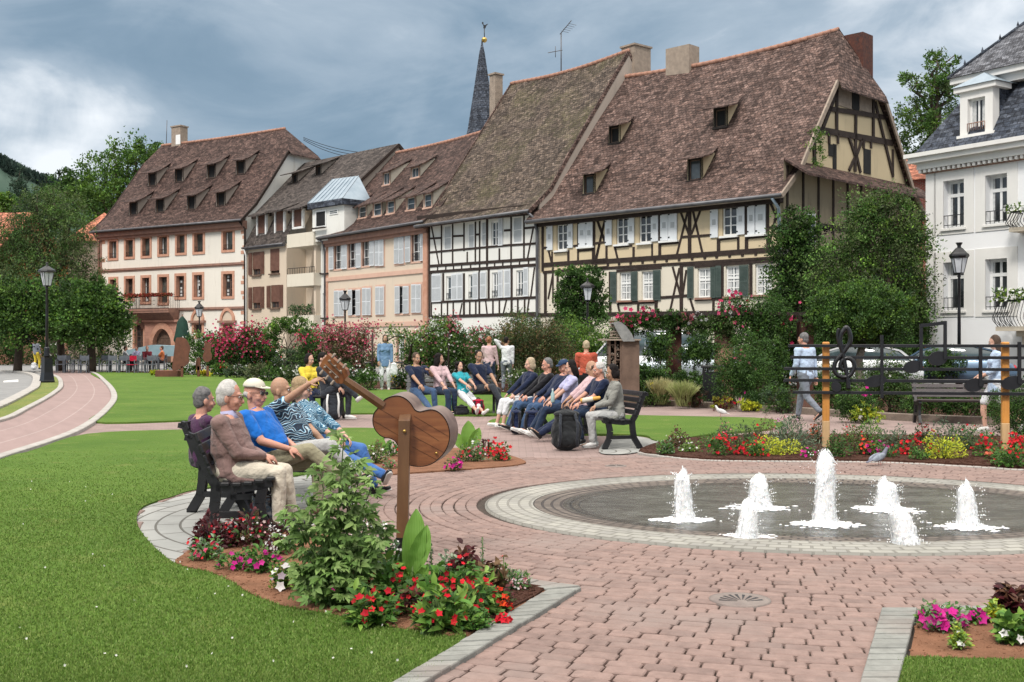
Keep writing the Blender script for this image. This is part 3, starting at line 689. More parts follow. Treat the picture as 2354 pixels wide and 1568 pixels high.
def plaster(name,c,stain=(.45,.40,.33),amt=.7,rough=.85):
    m,nt,b=newmat(name); co=coord(nt); 
    mp=nt.new('ShaderNodeMapping'); mp.inputs['Scale'].default_value=(1.2,1.2,.22); nt.link(co,mp.inputs['Vector'])
    s=noise(nt,mp.outputs[0],1.6,8,.7); col=ramp(nt,noise(nt,co,.5,5,.6),[(.3,tuple(x*.93 for x in c)),(.7,c)])
    k=nt.new('ShaderNodeMath',operation='MULTIPLY',inp={1:amt}); nt.link(mth2(nt,s,.55,.8),k.inputs[0]); col=mix(nt,k.outputs[0],col,stain)
    nt.link(col,b.inputs['Base Color']); b.inputs['Roughness'].default_value=rough; b.inputs['Specular IOR Level'].default_value=.2
    nt.link(bump(nt,noise(nt,co,16,5,.7),.25,.01),b.inputs['Normal']); return m
plaster('plaster_cream',(.80,.755,.67)); plaster('plaster_beige',(.66,.55,.43)); plaster('plaster_peach',(.69,.575,.455)); plaster('plaster_white',(.80,.79,.74))
plaster('plaster_yellow',(.66,.54,.36),(.45,.38,.28),.7); plaster('plaster_pale',(.72,.66,.545),(.45,.38,.28),.6); plaster('house_white',(.88,.885,.89),(.7,.69,.66),.3); plaster('plaster_ochre',(.60,.50,.33),(.40,.34,.24),.7)
plaster('stone_trim',(.80,.785,.75),(.55,.52,.48),.35); plaster('plaster_shaded',(.36,.30,.21),(.16,.13,.10),.8); plaster('roughcast',(.42,.36,.31),(.25,.22,.19),.6)  # gable side tone: ochre darkened to paint in shade under the pent roof
M('sandstone',(.50,.255,.17),(.60,.34,.24),3.,.8,.4,30,dark=(4,.62,(.35,.19,.14))); M('sandstone_dark',(.34,.19,.14),(.24,.14,.11),3.,.85,.4,30); M('peach_band',(.66,.43,.33),(.60,.38,.29),2.,.8)
M('timber_dark',(.022,.013,.010),(.042,.027,.021),5.,.8,.5,30,dark=(9,.6,(.07,.05,.04))); M('timber_black',(.010,.007,.006),(.02,.014,.012),5.,.75,.4,30)
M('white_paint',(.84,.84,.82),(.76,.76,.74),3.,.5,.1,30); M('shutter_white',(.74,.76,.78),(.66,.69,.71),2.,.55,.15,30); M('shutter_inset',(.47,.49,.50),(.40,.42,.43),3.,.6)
M('shutter_green',(.05,.075,.065),(.075,.10,.088),3.,.6,.2,30); M('shutter_brown',(.12,.055,.038),(.17,.085,.06),3.,.6,.25,30); M('brown_wood',(.17,.11,.08),(.11,.07,.05),4.,.7,.3,30)
M('zinc',(.26,.33,.39),(.34,.41,.47),1.5,.4,.1,20,metal=.5); M('gutter',(.16,.16,.17),(.10,.10,.11),2.,.5,metal=.4); M('chimney_stone',(.36,.29,.23),(.26,.21,.17),4.,.9,.5,30,dark=(6,.6,(.13,.11,.09))); M('chimney_brick',(.12,.045,.03),(.075,.03,.025),7.,.9,.8,25,dark=(6,.5,(.04,.03,.03)))
brickmat('sand_blocks',(.50,.27,.20),(.44,.23,.17),(.36,.2,.15),.5,.26,.01); M('ridge_tile',(.42,.22,.15),(.30,.16,.12),5.,.8,.4,30); M('dark_inside',(.012,.012,.013),(.02,.02,.02),2.,.9); M('curtain',(.62,.63,.62),(.42,.43,.43),9.,.9)
def glassmat(name,c,spec=.8,rough=.08):
    m,nt,b=newmat(name); co=coord(nt); nt.link(ramp(nt,noise(nt,co,1.3,3,.5),[(.38,c),(.62,tuple(x*2.4+.01 for x in c))]),b.inputs['Base Color']); b.inputs['Roughness'].default_value=rough; b.inputs['Specular IOR Level'].default_value=spec; return m
glassmat('glass_dark',(.014,.016,.018)); glassmat('glass_mid',(.05,.06,.065),.6,.15); glassmat('glass_green',(.045,.05,.045),.5,.2)
class Bld:
    def __init__(s,name,p0,p1,label,cat='house',group=None):
        """p1 = left end, p0 = right end of the facade line on the ground"""
        s.o=Vector((p1[0],p1[1],0)); d=Vector((p0[0]-p1[0],p0[1]-p1[1],0)); s.L=d.length; s.x=d/s.L; s.y=Vector((-s.x.y,s.x.x,0))
        s.t=thing(name,s.o,math.atan2(s.x.y,s.x.x),label,cat,group); s.holes=[]
    def ray(s,px,py):
        r=Vector(((px-CX)/F,1,(HZ-py)/F)); o=Vector((0,0,H))-s.o
        return Vector((o.dot(s.x),o.dot(s.y),o.z)),Vector((r.dot(s.x),r.dot(s.y),r.z))
    def fp(s,px,py,y=0.):
        o,r=s.ray(px,py); k=(y-o.y)/r.y; return o+r*k
    def fx(s,px,py,x=0.):
        o,r=s.ray(px,py); k=(x-o.x)/r.x; return o+r*k
    def onroof(s,px,py,prof):
        o,r=s.ray(px,py); best=None
        for (y0,z0),(y1,z1) in zip(prof,prof[1:]):
            n=Vector((0,-(z1-z0),(y1-y0))); den=r.dot(n)
            if abs(den)<1e-6: continue
            k=(Vector((0,y0,z0))-o).dot(n)/den; p=o+r*k
            if k>0 and min(y0,y1)-.01<=p.y<=max(y0,y1)+.01 and (best is None or k<best[0]): best=(k,p)
        return best[1] if best else None
    def rect(s,Z,x0,y0,x1,y1,y=0.):
        c=(x0+x1)/2; a=s.fp(*Z(x0,(y0+y1)/2),y).x; b=s.fp(*Z(x1,(y0+y1)/2),y).x; t=s.fp(*Z(c,y0),y).z; q=s.fp(*Z(c,y1),y).z
        return [a,q,b,t]
    def wall(s,mat,x0,x1,z0,z1,holes=(),y=0.,reveal=.16,mb=None,name='wall',rmat=None,sides=True,depth=10):
        own=mb is None; mb=mb or MB()
        hs=[(max(a,x0),max(b,z0),min(c,x1),min(d,z1)) for a,b,c,d in holes]
        xs=sorted({x0,x1,*[h[0] for h in hs],*[h[2] for h in hs]}); zs=sorted({z0,z1,*[h[1] for h in hs],*[h[3] for h in hs]})
        for i in range(len(xs)-1):
            for j in range(len(zs)-1):
                cx=(xs[i]+xs[i+1])/2; cz=(zs[j]+zs[j+1])/2
                if any(h[0]<cx<h[2] and h[1]<cz<h[3] for h in hs): continue
                mb.add([(xs[i],y,zs[j]),(xs[i+1],y,zs[j]),(xs[i+1],y,zs[j+1]),(xs[i],y,zs[j+1])],[(0,1,2,3)])
        for a,b,c,d in hs:
            r=y+reveal; mb.add([(a,y,b),(c,y,b),(c,y,d),(a,y,d),(a,r,b),(c,r,b),(c,r,d),(a,r,d)],[(0,4,5,1),(1,5,6,2),(2,6,7,3),(3,7,4,0)],1 if rmat else 0)
        if own: return mb.build(name,[mat]+([rmat] if rmat else []),s.t)
        return mb
    def window(s,h,y=0.,rev=.14,cols=2,rows=3,fr='white_paint',glass='glass_dark',fw=.06,bar=.03,sur=None,surw=.16,sill=None,sillc=None,shut=(),rail=False,curt=0.,name='window',tr=None,proud=.05):
        """window in hole h: frame (part) > pane, surround, sill, shutter, railing (sub-parts)"""
        a,b,c,d=h; yy=y+rev-.05; mb=MB()
        mb.box((a,yy,b),(a+fw,yy+.05,d)); mb.box((c-fw,yy,b),(c,yy+.05,d)); mb.box((a+fw,yy,d-fw),(c-fw,yy+.05,d)); mb.box((a+fw,yy,b),(c-fw,yy+.05,b+fw))
        W=c-a-2*fw; Ht=d-b-2*fw
        for i in range(1,cols):
            q=a+fw+W*i/cols; bw=fw*.9 if i*2==cols else bar; mb.box((q-bw/2,yy+.004,b+fw),(q+bw/2,yy+.046,d-fw))
        for j in range(1,rows):
            q=b+fw+Ht*j/rows; mb.box((a+fw,yy+.007,q-bar/2),(c-fw,yy+.043,q+bar/2))
        if tr: q=b+fw+Ht*tr; mb.box((a+fw,yy-.01,q-fw*.6),(c-fw,yy+.05,q+fw*.6))
        o=mb.build(name,fr,s.t)
        g=MB(); g.add([(a+.01,yy+.03,b+.01),(c-.01,yy+.03,b+.01),(c-.01,yy+.03,d-.01),(a+.01,yy+.03,d-.01)],[(0,1,2,3)]); g.build('pane',glass,o)
        if curt:
            g=MB(); 
            for u0,u1 in ((.03,.03+curt/2),(.97-curt/2,.97)):
                n=10; vs=[]
                for i in range(n+1):
                    u=u0+(u1-u0)*i/n; vs+= [(a+(c-a)*u,yy+.024+.004*math.sin(i*2.2),b+fw),(a+(c-a)*u,yy+.024+.004*math.sin(i*2.2),d-fw)]
                g.add(vs,[(2*i,2*i+2,2*i+3,2*i+1) for i in range(n)],0,True)
            g.build('curtain','curtain',o)
        if sur:
            w=surw; g=MB(); p=y-proud; g.box((a-w,p,b),(a,y+.03,d)); g.box((c,p,b),(c+w,y+.03,d)); g.box((a-w,p-.003,d),(c+w,y+.03,d+w*1.05)); g.box((a-w,p-.012,b-w*.9),(c+w,y+.03,b)); g.build('surround',sur,o)
        if sill:
            g=MB(); g.box((a-.08,y-.14,b-.09),(c+.08,y+.04,b-.002)); g.build('sill',sill,o)
        for x0,z0,x1,z1,sm_,kind in shut:
            g=MB(); p=y-.07-(proud if sur else 0)
            g.box((x0,p,z0),(x1,p+.045,z1)); 
            if kind=='panel':
                zc=z0+(z1-z0)*.42; g.box((x0+(x1-x0)*.28,p-.008,zc),(x1-(x1-x0)*.28,p-.001,zc+(z1-z0)*.19),1)
                g.box((x0+.0,p-.02,z0+.12),(x0+.18*(x1-x0),p-.002,z0+.17),2); g.box((x0+.0,p-.02,z1-.2),(x0+.18*(x1-x0),p-.002,z1-.15),2)
            elif kind=='louvre':
                for (u,v) in ((.05,.48),(.52,.95)):
                    za,zb=z0+(z1-z0)*u,z0+(z1-z0)*v; g.box((x0+.05,p-.003,za),(x1-.05,p-.0005,zb),1)
                    k=max(4,int((zb-za)/.055))
                    for i in range(k): q=za+(zb-za)*(i+.5)/k; g.box((x0+.055,p-.014,q-.012),(x1-.055,p-.002,q+.006),0)
            elif kind=='plain':
                g.box((x0+.04,p-.008,z0+.06),(x1-.04,p-.001,(z0+z1)/2-.03),1); g.box((x0+.04,p-.008,(z0+z1)/2+.03),(x1-.04,p-.001,z1-.06),1)
            g.build('shutter',[sm_,{'shutter_white':'shutter_inset','shutter_green':'shutter_green','shutter_brown':'shutter_brown'}[sm_],'black_iron'],o)
        if rail:
            g=MB(); zt=b+min(.5,(d-b)*.28)
            g.beam((a,y+.02,zt),(c,y+.02,zt),.03,.03); g.beam((a,y+.02,b+.12),(c,y+.02,b+.12),.025,.025); k=max(3,int((c-a)/.16))
            for i in range(k+1): q=a+(c-a)*i/k; g.beam((q,y+.02,b+.03),(q,y+.02,zt),.018,.018)
            g.build('railing','black_iron',o)
        return o
    def roof(s,x0,x1,prof,mat,back=None,hipr=None,hipl=None,name='roof',under=True,verge='timber_dark',ridge='ridge_tile',gut=True):
        """prof front eave->ridge; mirrored behind. hip=(dx,zh): half hip of run dx starting at height zh"""
        yr,zr=prof[-1]; back=back or [(2*yr-a,b) for a,b in prof[:-1]][::-1]
        mb=MB()
        def at(z,pr):
            for (a,b),(c,d) in zip(pr,pr[1:]):
                if min(b,d)-1e-6<=z<=max(b,d)+1e-6: return a+(c-a)*(z-b)/(d-b) if abs(d-b)>1e-6 else a
            return pr[0][0]
        full=prof+back
        def xr(z): return x1-(hipr[0]*(z-hipr[1])/(zr-hipr[1]) if hipr and z>hipr[1] else 0)
        def xl(z): return x0+(hipl[0]*(z-hipl[1])/(zr-hipl[1]) if hipl and z>hipl[1] else 0)
        lev=lambda pr:pr
        def slope(pr,flip):
            pts=list(pr)
            for hp in (hipr,hipl):
                if hp:
                    y=at(hp[1],pr); pts.append((y,hp[1]))
            pts=sorted(set((round(a,4),round(b,4)) for a,b in pts),key=lambda q:q[1])
            for (a,b),(c,d) in zip(pts,pts[1:]):
                n=max(1,int((x1-x0)/1.2)); 
                if not getattr(s,'sag',0): n=1
                for i in range(n):
                    u0,u1=i/n,(i+1)/n
                    def X(z,u): return xl(z)+(xr(z)-xl(z))*u
                    def zg(z,u): return z-getattr(s,'sag',0)*math.sin(PI*u)*max(0,(z-prof[0][1])/(zr-prof[0][1]))+getattr(s,'sag',0)*.25*math.sin(u*17+z)
                    q=[(X(b,u0),a,zg(b,u0)),(X(b,u1),a,zg(b,u1)),(X(d,u1),c,zg(d,u1)),(X(d,u0),c,zg(d,u0))]; mb.add(q,[(0,1,2,3) if not flip else (3,2,1,0)])
        slope(prof,False); slope([prof[-1]]+back,True)
        for hp,xe,sg in ((hipr,x1,1),(hipl,x0,-1)):
            if hp:
                ya=at(hp[1],prof); yb=at(hp[1],([prof[-1]]+back)); k=.13; e0=Vector((xe,ya,hp[1])); e1=Vector((xe,yb,hp[1])); tp=Vector((xe-sg*hp[0],yr,zr)); f0=e0+(e0-tp)*k; f1=e1+(e1-tp)*k; f0.y=ya-.05; f1.y=yb+.05
                mb.add([f0,f1,e1,tp,e0,f0+Vector((0,0,-.08)),f1+Vector((0,0,-.08))],[x if sg>0 else x[::-1] for x in ((0,1,2,4),(4,2,3),(5,6,1,0))])
        o=mb.build(name,mat,s.t)
        th=MB()
        # verge boards and eave fascia as real thickness
        for pr in (prof,[prof[-1]]+back):
            for xe,xf,sg in ((x0,xl,-1),(x1,xr,1)):
                for (a,b),(c,d) in zip(pr,pr[1:]):
                    zt=(hipr if sg>0 else hipl); zmax=zt[1] if zt else 1e9
                    if min(b,d)>zmax: continue
                    if max(b,d)>zmax:
                        k=(zmax-b)/(d-b); 
                        if d>b: c,d=a+(c-a)*k,zmax
                        else: a,b=a+(c-a)*k,zmax
                    th.beam((xe-sg*.03,a,b-.1),(xe-sg*.03,c,d-.1),.09,.2)
        th.beam((x0,prof[0][0]+.03,prof[0][1]-.09),(x1,prof[0][0]+.03,prof[0][1]-.09),.09,.16)
        th.build('verge_board',verge,o)
        if gut: g=MB(); g.tube([(x0,prof[0][0]-.06,prof[0][1]-.05),(x1,prof[0][0]-.06,prof[0][1]-.05)],.08,8); g.build('gutter','gutter',o)
        if ridge:
            g=MB(); n=int((xr(zr)-xl(zr))/.4); A=xl(zr); Bx=xr(zr)
            for i in range(n):
                u0=A+(Bx-A)*i/n; u1=A+(Bx-A)*(i+1.06)/n; zc=lambda u:zr-getattr(s,'sag',0)*math.sin(PI*(u-A)/(Bx-A))
                g.tube([(u0,yr,zc(u0)-.02),(min(u1,Bx),yr,zc(min(u1,Bx))-.02)],[.12,.135],8)
            g.build('ridge_tiles',ridge,o)
        return o
    def gable(s,x,prof,mat,zb=0,hz=None,flip=False,name='gable_wall',back=None,inset=.0):
        yr,zr=prof[-1]; back=back or [(2*yr-a,b) for a,b in prof[:-1]][::-1]; full=prof+back
        pts=[]
        for (a,b),(c,d) in zip(full,full[1:]):
            for k in range(4):
                t=k/4; y=a+(c-a)*t; z=b+(d-b)*t; pts.append((y,min(z,hz) if hz else z))
        pts.append(full[-1]); pts=[(max(y,0.0),z-.06) for y,z in pts if y>=prof[0][0]]
        y1=full[-1][0]-.3
        pts=[(min(y,y1),z) for y,z in pts]
        poly=[(x,0,zb)]+[(x,y,z) for y,z in pts]+[(x,y1,zb)]
        q=[poly[0]]
        for p in poly[1:]:
            if (Vector(p)-Vector(q[-1])).length>.02: q.append(p)
        mb=MB(); mb.prism(q,(-.12 if not flip else .12,0,0)); return mb.build(name,mat,s.t)
    def bar(s,mb,Z,a,b,w,y=-.03,th=.06,mi=0):
        w*=getattr(s,'tw',1.); p=s.fp(*Z(*a)); q=s.fp(*Z(*b)); p.y=q.y=y; d=(q-p); L=d.length; d/=L; n=Vector((-d.z,0,d.x))*w/2
        mb.prism([p+n,p-n,q-n,q+n],(0,th,0),mi); return mb
    def dormer(s,prof,c,w,h,mat='tile_brown',cheek='roughcast',over=.22,rise=.45,glass='glass_dark',fr='brown_wood',cols=1,rows=1,sill=None,pitch=None,front='timber_dark',longr=1.):
        """shed dormer: c = bottom-centre point on the roof (local). part dormer > window, dormer_roof"""
        def zs(y):
            for (a,b),(c2,d) in zip(prof,prof[1:]):
                if a<=y<=c2: return b+(d-b)*(y-a)/(c2-a)
            return prof[-1][1]
        y0=c.y; z0=c.z; x0=c.x-w/2; x1=c.x+w/2; zt=z0+h
        y=y0; slope=rise
        while zs(y)<zt+(y-y0)*slope and y<prof[-1][0]: y+=.05
        yb=y; zb=zt+(yb-y0)*slope
        mb=MB()
        for xa,xb in ((x0,x0+.07),(x1-.07,x1)):
            n=8; top=[(xa,y0+(yb-y0)*i/n,zt+(yb-y0)*i/n*slope) for i in range(n+1)]; bot=[(xa,y0+(yb-y0)*i/n,zs(y0+(yb-y0)*i/n)-.05) for i in range(n+1)]
            bot[-1]=(xa,yb,zb-.06)
            mb.prism(top+bot[::-1],(xb-xa,0,0))
        o=mb.build('dormer',cheek,s.t)
        f=MB(); f.box((x0,y0,z0-.05),(x0+.12,y0+.08,zt)); f.box((x1-.12,y0,z0-.05),(x1,y0+.08,zt)); f.box((x0+.12,y0,zt-.12),(x1-.12,y0+.08,zt)); f.box((x0-.03,y0-.06,z0-.1),(x1+.03,y0+.08,z0))
        fo=f.build('dormer_front',front,o)
        g=MB(); a,b_,c_,d_=x0+.12,z0,x1-.12,zt-.12; fw=.045
        g.box((a,y0+.05,b_),(a+fw,y0+.09,d_)); g.box((c_-fw,y0+.05,b_),(c_,y0+.09,d_)); g.box((a+fw,y0+.05,d_-fw),(c_-fw,y0+.09,d_)); g.box((a+fw,y0+.05,b_),(c_-fw,y0+.09,b_+fw))
        for i in range(1,cols): q=a+(c_-a)*i/cols; g.box((q-.02,y0+.052,b_+fw),(q+.02,y0+.088,d_-fw))
        for i in range(1,rows): q=b_+(d_-b_)*i/rows; g.box((a+fw,y0+.055,q-.015),(c_-fw,y0+.085,q+.015))
        g.build('window',fr,o)
        g=MB(); g.add([(a,y0+.08,b_),(c_,y0+.08,b_),(c_,y0+.08,d_),(a,y0+.08,d_)],[(0,1,2,3)]); g.build('pane',glass,o)
        r=MB(); ov=over; yf=y0-ov*1.2; zf=zt-ov*1.2*slope*.6; k=.12
        q=[(x0-ov,yf,zf),(x1+ov,yf,zf),(x1+ov*k,yb+.2,zs(yb+.2)+.05),(x0-ov*k,yb+.2,zs(yb+.2)+.05)]
        ym=(yf+yb)/2; q2=[(x0-ov,yf,zf),(x1+ov,yf,zf),(x1+ov*.7,y0+.3,zt+.3*slope+.06),(x0-ov*.7,y0+.3,zt+.3*slope+.06),(x1+ov*k,yb+.2,zs(yb+.2)+.05),(x0-ov*k,yb+.2,zs(yb+.2)+.05)]
        dn=Vector((0,0,-.07)); vs=[Vector(p) for p in q2]+[Vector(p)+dn for p in q2]
        r.add(vs,[(0,1,2,3),(3,2,4,5),(9,8,7,6),(11,10,8,9),(0,6,7,1),(1,7,8,2),(2,8,10,4),(3,9,6,0)[::1],(5,11,9,3)]); r.build('dormer_roof',mat,o)
        return o
    def chimney(s,c,w,d,h,mat='chimney_stone',cap=True,name='chimney',parent=None):
        mb=MB(); mb.box((c[0]-w/2,c[1]-d/2,c[2]-1.2),(c[0]+w/2,c[1]+d/2,c[2]+h)); 
        if cap: mb.box((c[0]-w/2-.07,c[1]-d/2-.07,c[2]+h),(c[0]+w/2+.07,c[1]+d/2+.07,c[2]+h+.1)); mb.box((c[0]-w/2+.1,c[1]-d/2+.1,c[2]+h+.1),(c[0]+w/2-.1,c[1]+d/2-.1,c[2]+h+.16),0)
        return mb.build(name,mat,parent or s.t)
def edge(p0,xe,vpx):
    """facade corner: walk from p0 towards vanishing column vpx until image column xe"""
    d=Vector((vpx-CX,F)).normalized(); k=(xe-CX)/F; t=(k*p0[1]-p0[0])/(d[0]-k*d[1]); return (p0[0]+d[0]*t,p0[1]+d[1]*t)
p5=(11.46,47.); p45=edge(p5,1240,-1400); p4=edge(p45,985,-950); p3=edge(p4,750,-780); p2=edge(p3,565,-1300); p1=edge(p2,228,-2900)
# ---------------- H1: cream stone house, left
b=Bld('stone_house',p2,p1,'large cream house with brown hipped roof, two rows of small dormers and sandstone window frames')
prof=[(-.6,10.55),(.9,11.9),(2.2,13.5),(6.,18.45)]
r1=[(250,1130,343,1325),(395,1118,490,1313),(543,1103,640,1305),(692,1090,795,1290),(850,1075,952,1278),(1005,1060,1115,1270),(1262,1040,1380,1252)]
r2=[(335,320,447,560),(517,310,640,608),(710,300,832,640),(907,290,1040,650),(1107,278,1240,585),(1313,265,1450,585),(1652,253,1803,577)]
hs=[]; sw=.2
for z,rr_ in ((ZA,r1),(ZB,r2)):
    for q in rr_:
        a,b0,c,d=b.rect(z,*q); hs.append((a+sw,b0+sw*.9,c-sw,d-sw*1.05))
ar=b.rect(ZB,640,880,740,1150); hs.append(tuple(ar)); dr=b.rect(ZB,905,930,1100,1180); dr[1]=.0; hs.append(tuple(dr)); sm2=b.rect(ZB,1672,875,1782,1010); hs.append(tuple(sm2)); sm3=b.rect(ZB,1332,875,1425,1010); hs.append(tuple(sm3))
b.wall('plaster_cream',0,b.L,0,10.5,hs,reveal=.3,rmat='sandstone')
for i,h in enumerate(hs[:14]): b.window(h,rev=.3,cols=1 if i<7 else 2,rows=1 if i<7 else 3,fr='brown_wood',glass='glass_green' if i<7 or i in(7,10) else 'glass_dark',sur='sandstone',surw=sw,rail=i<7,curt=.0 if i%3 else .3)
# leaflets stuck behind first-floor panes
for i,(bot,nc) in {8:(.45,2),9:(.35,2),11:(1.,2),12:(.8,2),13:(1.,2)}.items():
    h=hs[i]; g=MB(); rnd=random.Random(i)
    nr=int((h[3]-h[1])*bot/.26)
    for r_ in range(nr):
        for c_ in range(nc):
            if rnd.random()<.25: continue
            x=h[0]+.12+(h[2]-h[0]-.3)*c_/max(1,nc-1)*.8; z=h[1]+.1+r_*.26; g.box((x,.262,z),(x+.2,.266,z+.17))
    g.build('leaflets','curtain',b.t)
for z_,w_ in (((0,0),0),):
    g=MB()
    for (A,Bq) in (((260,250),(1910,152)),((560,712),(1920,670))):
        z0=b.fp(*ZB(*A)).z; z1=b.fp(*ZB(*Bq)).z; zz_=(z0+z1)/2; g.box((0,-.12,zz_-.09),(b.L,.01,zz_+.07)); g.box((0,-.07,zz_-.17),(b.L,.01,zz_-.09))
    g.box((0,-.35,10.05),(b.L+.1,.02,10.5)); g.box((0,-.2,9.85),(b.L+.1,.02,10.05)); g.box((0,-.045,0),(.35,.01,9.8)); g.build('string_course','sandstone_dark',b.t)
    g=MB()
    for i in range(26):
        if i%3==2: continue
        g.box((b.L-(.5 if i%2 else .34),-.02,.3+i*.37),(b.L,.01,.3+i*.37+.25)); 
        if i%4==1: g.box((.36,-.02,.3+i*.37),(.75,.01,.3+i*.37+.27))
    g.build('quoins','sandstone',b.t)
def archmb(cx,zs,r,z0,w,d,y=-.08,pt=.15):
    """pointed-ish arch ring with jambs"""
    mb=MB(); n=14; pi_=[];po=[]
    for i in range(n+1):
        a=PI*i/n; k=1+pt*math.sin(a)**3; pi_.append((cx-r*math.cos(a),y,zs+r*k*math.sin(a))); po.append((cx-(r+w)*math.cos(a),y,zs+(r+w)*k*math.sin(a)))
    poly=[(cx-r,y,z0)]+pi_+[(cx+r,y,z0),(cx+r+w,y,z0)]+po[::-1]+[(cx-r-w,y,z0)]; mb.prism(poly,(0,d,0)); return mb,pi_
cxd=(dr[0]+dr[2])/2; zd=b.fp(*ZB(1000,925)).z; r_=(dr[2]-dr[0])/2+.1
# portal with arched double door
hzp=b.fp(*ZB(970,850)).z; pl=b.fp(*ZB(795,900)).x; pr_=b.fp(*ZB(1190,900)).x
mb,pi_=archmb(cxd,zd-r_*1.15,r_,0,.42,.4,y=-.42); po=mb.build('doorway_arch','sandstone',b.t)
mb=MB(); 
arc=[(cxd-(r_+.42)*math.cos(PI*i/12),-.34,zd-r_*1.15+(r_+.42)*(1+.15*math.sin(PI*i/12)**3)*math.sin(PI*i/12)) for i in range(13)]
mb.prism([(pl,-.34,0),(pl,-.34,hzp),(pr_,-.34,hzp),(pr_,-.34,0)]+[(cxd+r_+.42,-.34,0)]+arc[::-1]+[(cxd-r_-.42,-.34,0)],(0,.34,0)); mb.box((pl-.1,-.5,hzp),(pr_+.1,.01,hzp+.18)); mb.build('portal_wall','sand_blocks',po)
g=MB(); q=[(x,-.03,z) for x,y,z in pi_]; g.prism([(cxd-r_,-.03,0)]+q+[(cxd+r_,-.03,0)],(0,.03,0)); 
for k in range(-3,4): g.box((cxd+k*r_/3.6-.02,-.05,.1),(cxd+k*r_/3.6+.02,-.028,zd-r_*1.1+r_*.9*math.sqrt(max(.05,1-(k/3.6)**2))))
g.box((cxd-r_,-.06,1.9),(cxd+r_,-.028,2.02)); g.build('door','brown_wood',b.t)
# arched window left of the portal and two niches
for q,nm in ((ar,0),(sm3,1),(sm2,2)):
    cx=(q[0]+q[2])/2; w_=(q[2]-q[0])/2; zt=q[3]+.3; 
    b.window(tuple(q),rev=.25,cols=2,rows=4 if nm==0 else 2,fr='brown_wood',sur='sandstone',surw=.22)
    mb,pp=archmb(cx,zt+.05,w_+.06,zt-.02,.2,.14,y=-.13,pt=.2); oo=mb.build('blind_arch','sandstone',b.t); g=MB(); g.prism([(cx-w_-.06,-.03,zt-.02)]+[(x,-.03,z) for x,y,z in pp]+[(cx+w_+.06,-.03,zt-.02)],(0,.03,0)); g.build('tympanum','plaster_beige',oo)
    g=MB(); g.box((cx-w_-.42,-.22,q[3]+.12),(cx+w_+.42,.01,q[3]+.29)); g.build('ledge','sandstone_dark',oo)
# balcony: slab, corbel, railing, flower boxes
bq=b.rect(ZB,695,600,1165,700); zb_=bq[1]
g=MB(); g.box((bq[0],-1.15,zb_-.14),(bq[2],.0,zb_)); 
for k in range(9):
    t=k/9; zz_=zb_-.14-t*1.35; e=.55*(1-t)**.6; g.box((bq[0]+.3*t,-1.1*(1-t)**1.6-.02,zz_-.15),(bq[2]-.3*t,0,zz_))
bo=g.build('balcony','sandstone_dark',b.t); g=MB()
nb=34; 
for i in range(nb+1):
    x=bq[0]+.05+(bq[2]-bq[0]-.1)*i/nb; g.beam((x,-1.08,zb_),(x,-1.08,zb_+.95),.022,.022)
    if i%4==2: g.tube([(x+.13*math.cos(a),-1.08,zb_+.5+.2*math.sin(a)) for a in [k*PI/5 for k in range(11)]],.012,5)
for z_ in (.06,.95): g.beam((bq[0],-1.08,zb_+z_),(bq[2],-1.08,zb_+z_),.04,.04); 
for xx_ in (bq[0]+.04,bq[2]-.04):
    g.beam((xx_,-1.08,zb_+.95),(xx_,0,zb_+.95),.04,.04)
    for i in range(6): g.beam((xx_,-i*.18,zb_),(xx_,-i*.18,zb_+.95),.022,.022)
g.build('railing','black_iron',bo); lv=Leaves(); n=900; xs=bq[0]-.5+(bq[2]-bq[0]+1.)*RNG.random(n); pp=np.stack([xs,-1.2+.25*RNG.normal(size=n)*.5,zb_+1.0+.16*RNG.random(n)],1)
lv.add(pp,unit(n),.13,.12,vary([(.30,.03,.03),(.38,.06,.04),(.10,.10,.04)],n,.2)); lv.build('balcony_flowers','petal',bo)
b.sag=.08; ro=b.roof(-.35,b.L+.15,prof,'tile_brown',hipr=(2.,16.3),hipl=(.8,16.8),ridge='ridge_tile')
b.gable(b.L,prof,'plaster_white',hz=16.3); b.gable(0,prof,'plaster_cream',hz=16.8,flip=True)
for q in ((640,660),(880,625),(1167,590),(1428,555),(472,920),(710,895),(990,870),(1252,840)):
    c=b.onroof(*ZA(*q),prof); b.dormer(prof,c,.95,1.15,rise=.42,over=.42,glass='dark_inside')
cp=b.onroof(*ZA(870,292),prof); cp.y=6.; cp=b.fp(*ZA(870,280),6.); b.chimney((cp.x,6.2,18.2),1.1,.8,1.6,'chimney_stone'); g=MB(); g.box((cp.x+.0,5.79,18.3),(cp.x+.56,5.8,19.1)); g.build('chimney_render','white_paint',b.t)
ap=b.fp(*ZA(768,290),6.); at_=b.fp(*ZA(780,75),6.); g=MB(); g.tube([(ap.x,6,18.3),(ap.x+.1,6,at_.z)],.03,5); g.build('aerial_mast','gutter',b.t)
g=MB(); g.tube([(b.L-.15,-.5,10.4),(b.L+.05,-.15,9.9),(b.L+.05,-.15,.1)],.075,7); g.build('downpipe','timber_dark',b.t)
g=MB(); g.tube([(-.1,-.5,10.4),(.1,-.15,9.7),(.1,-.15,.1)],.075,7); g.build('downpipe','sandstone_dark',b.t)
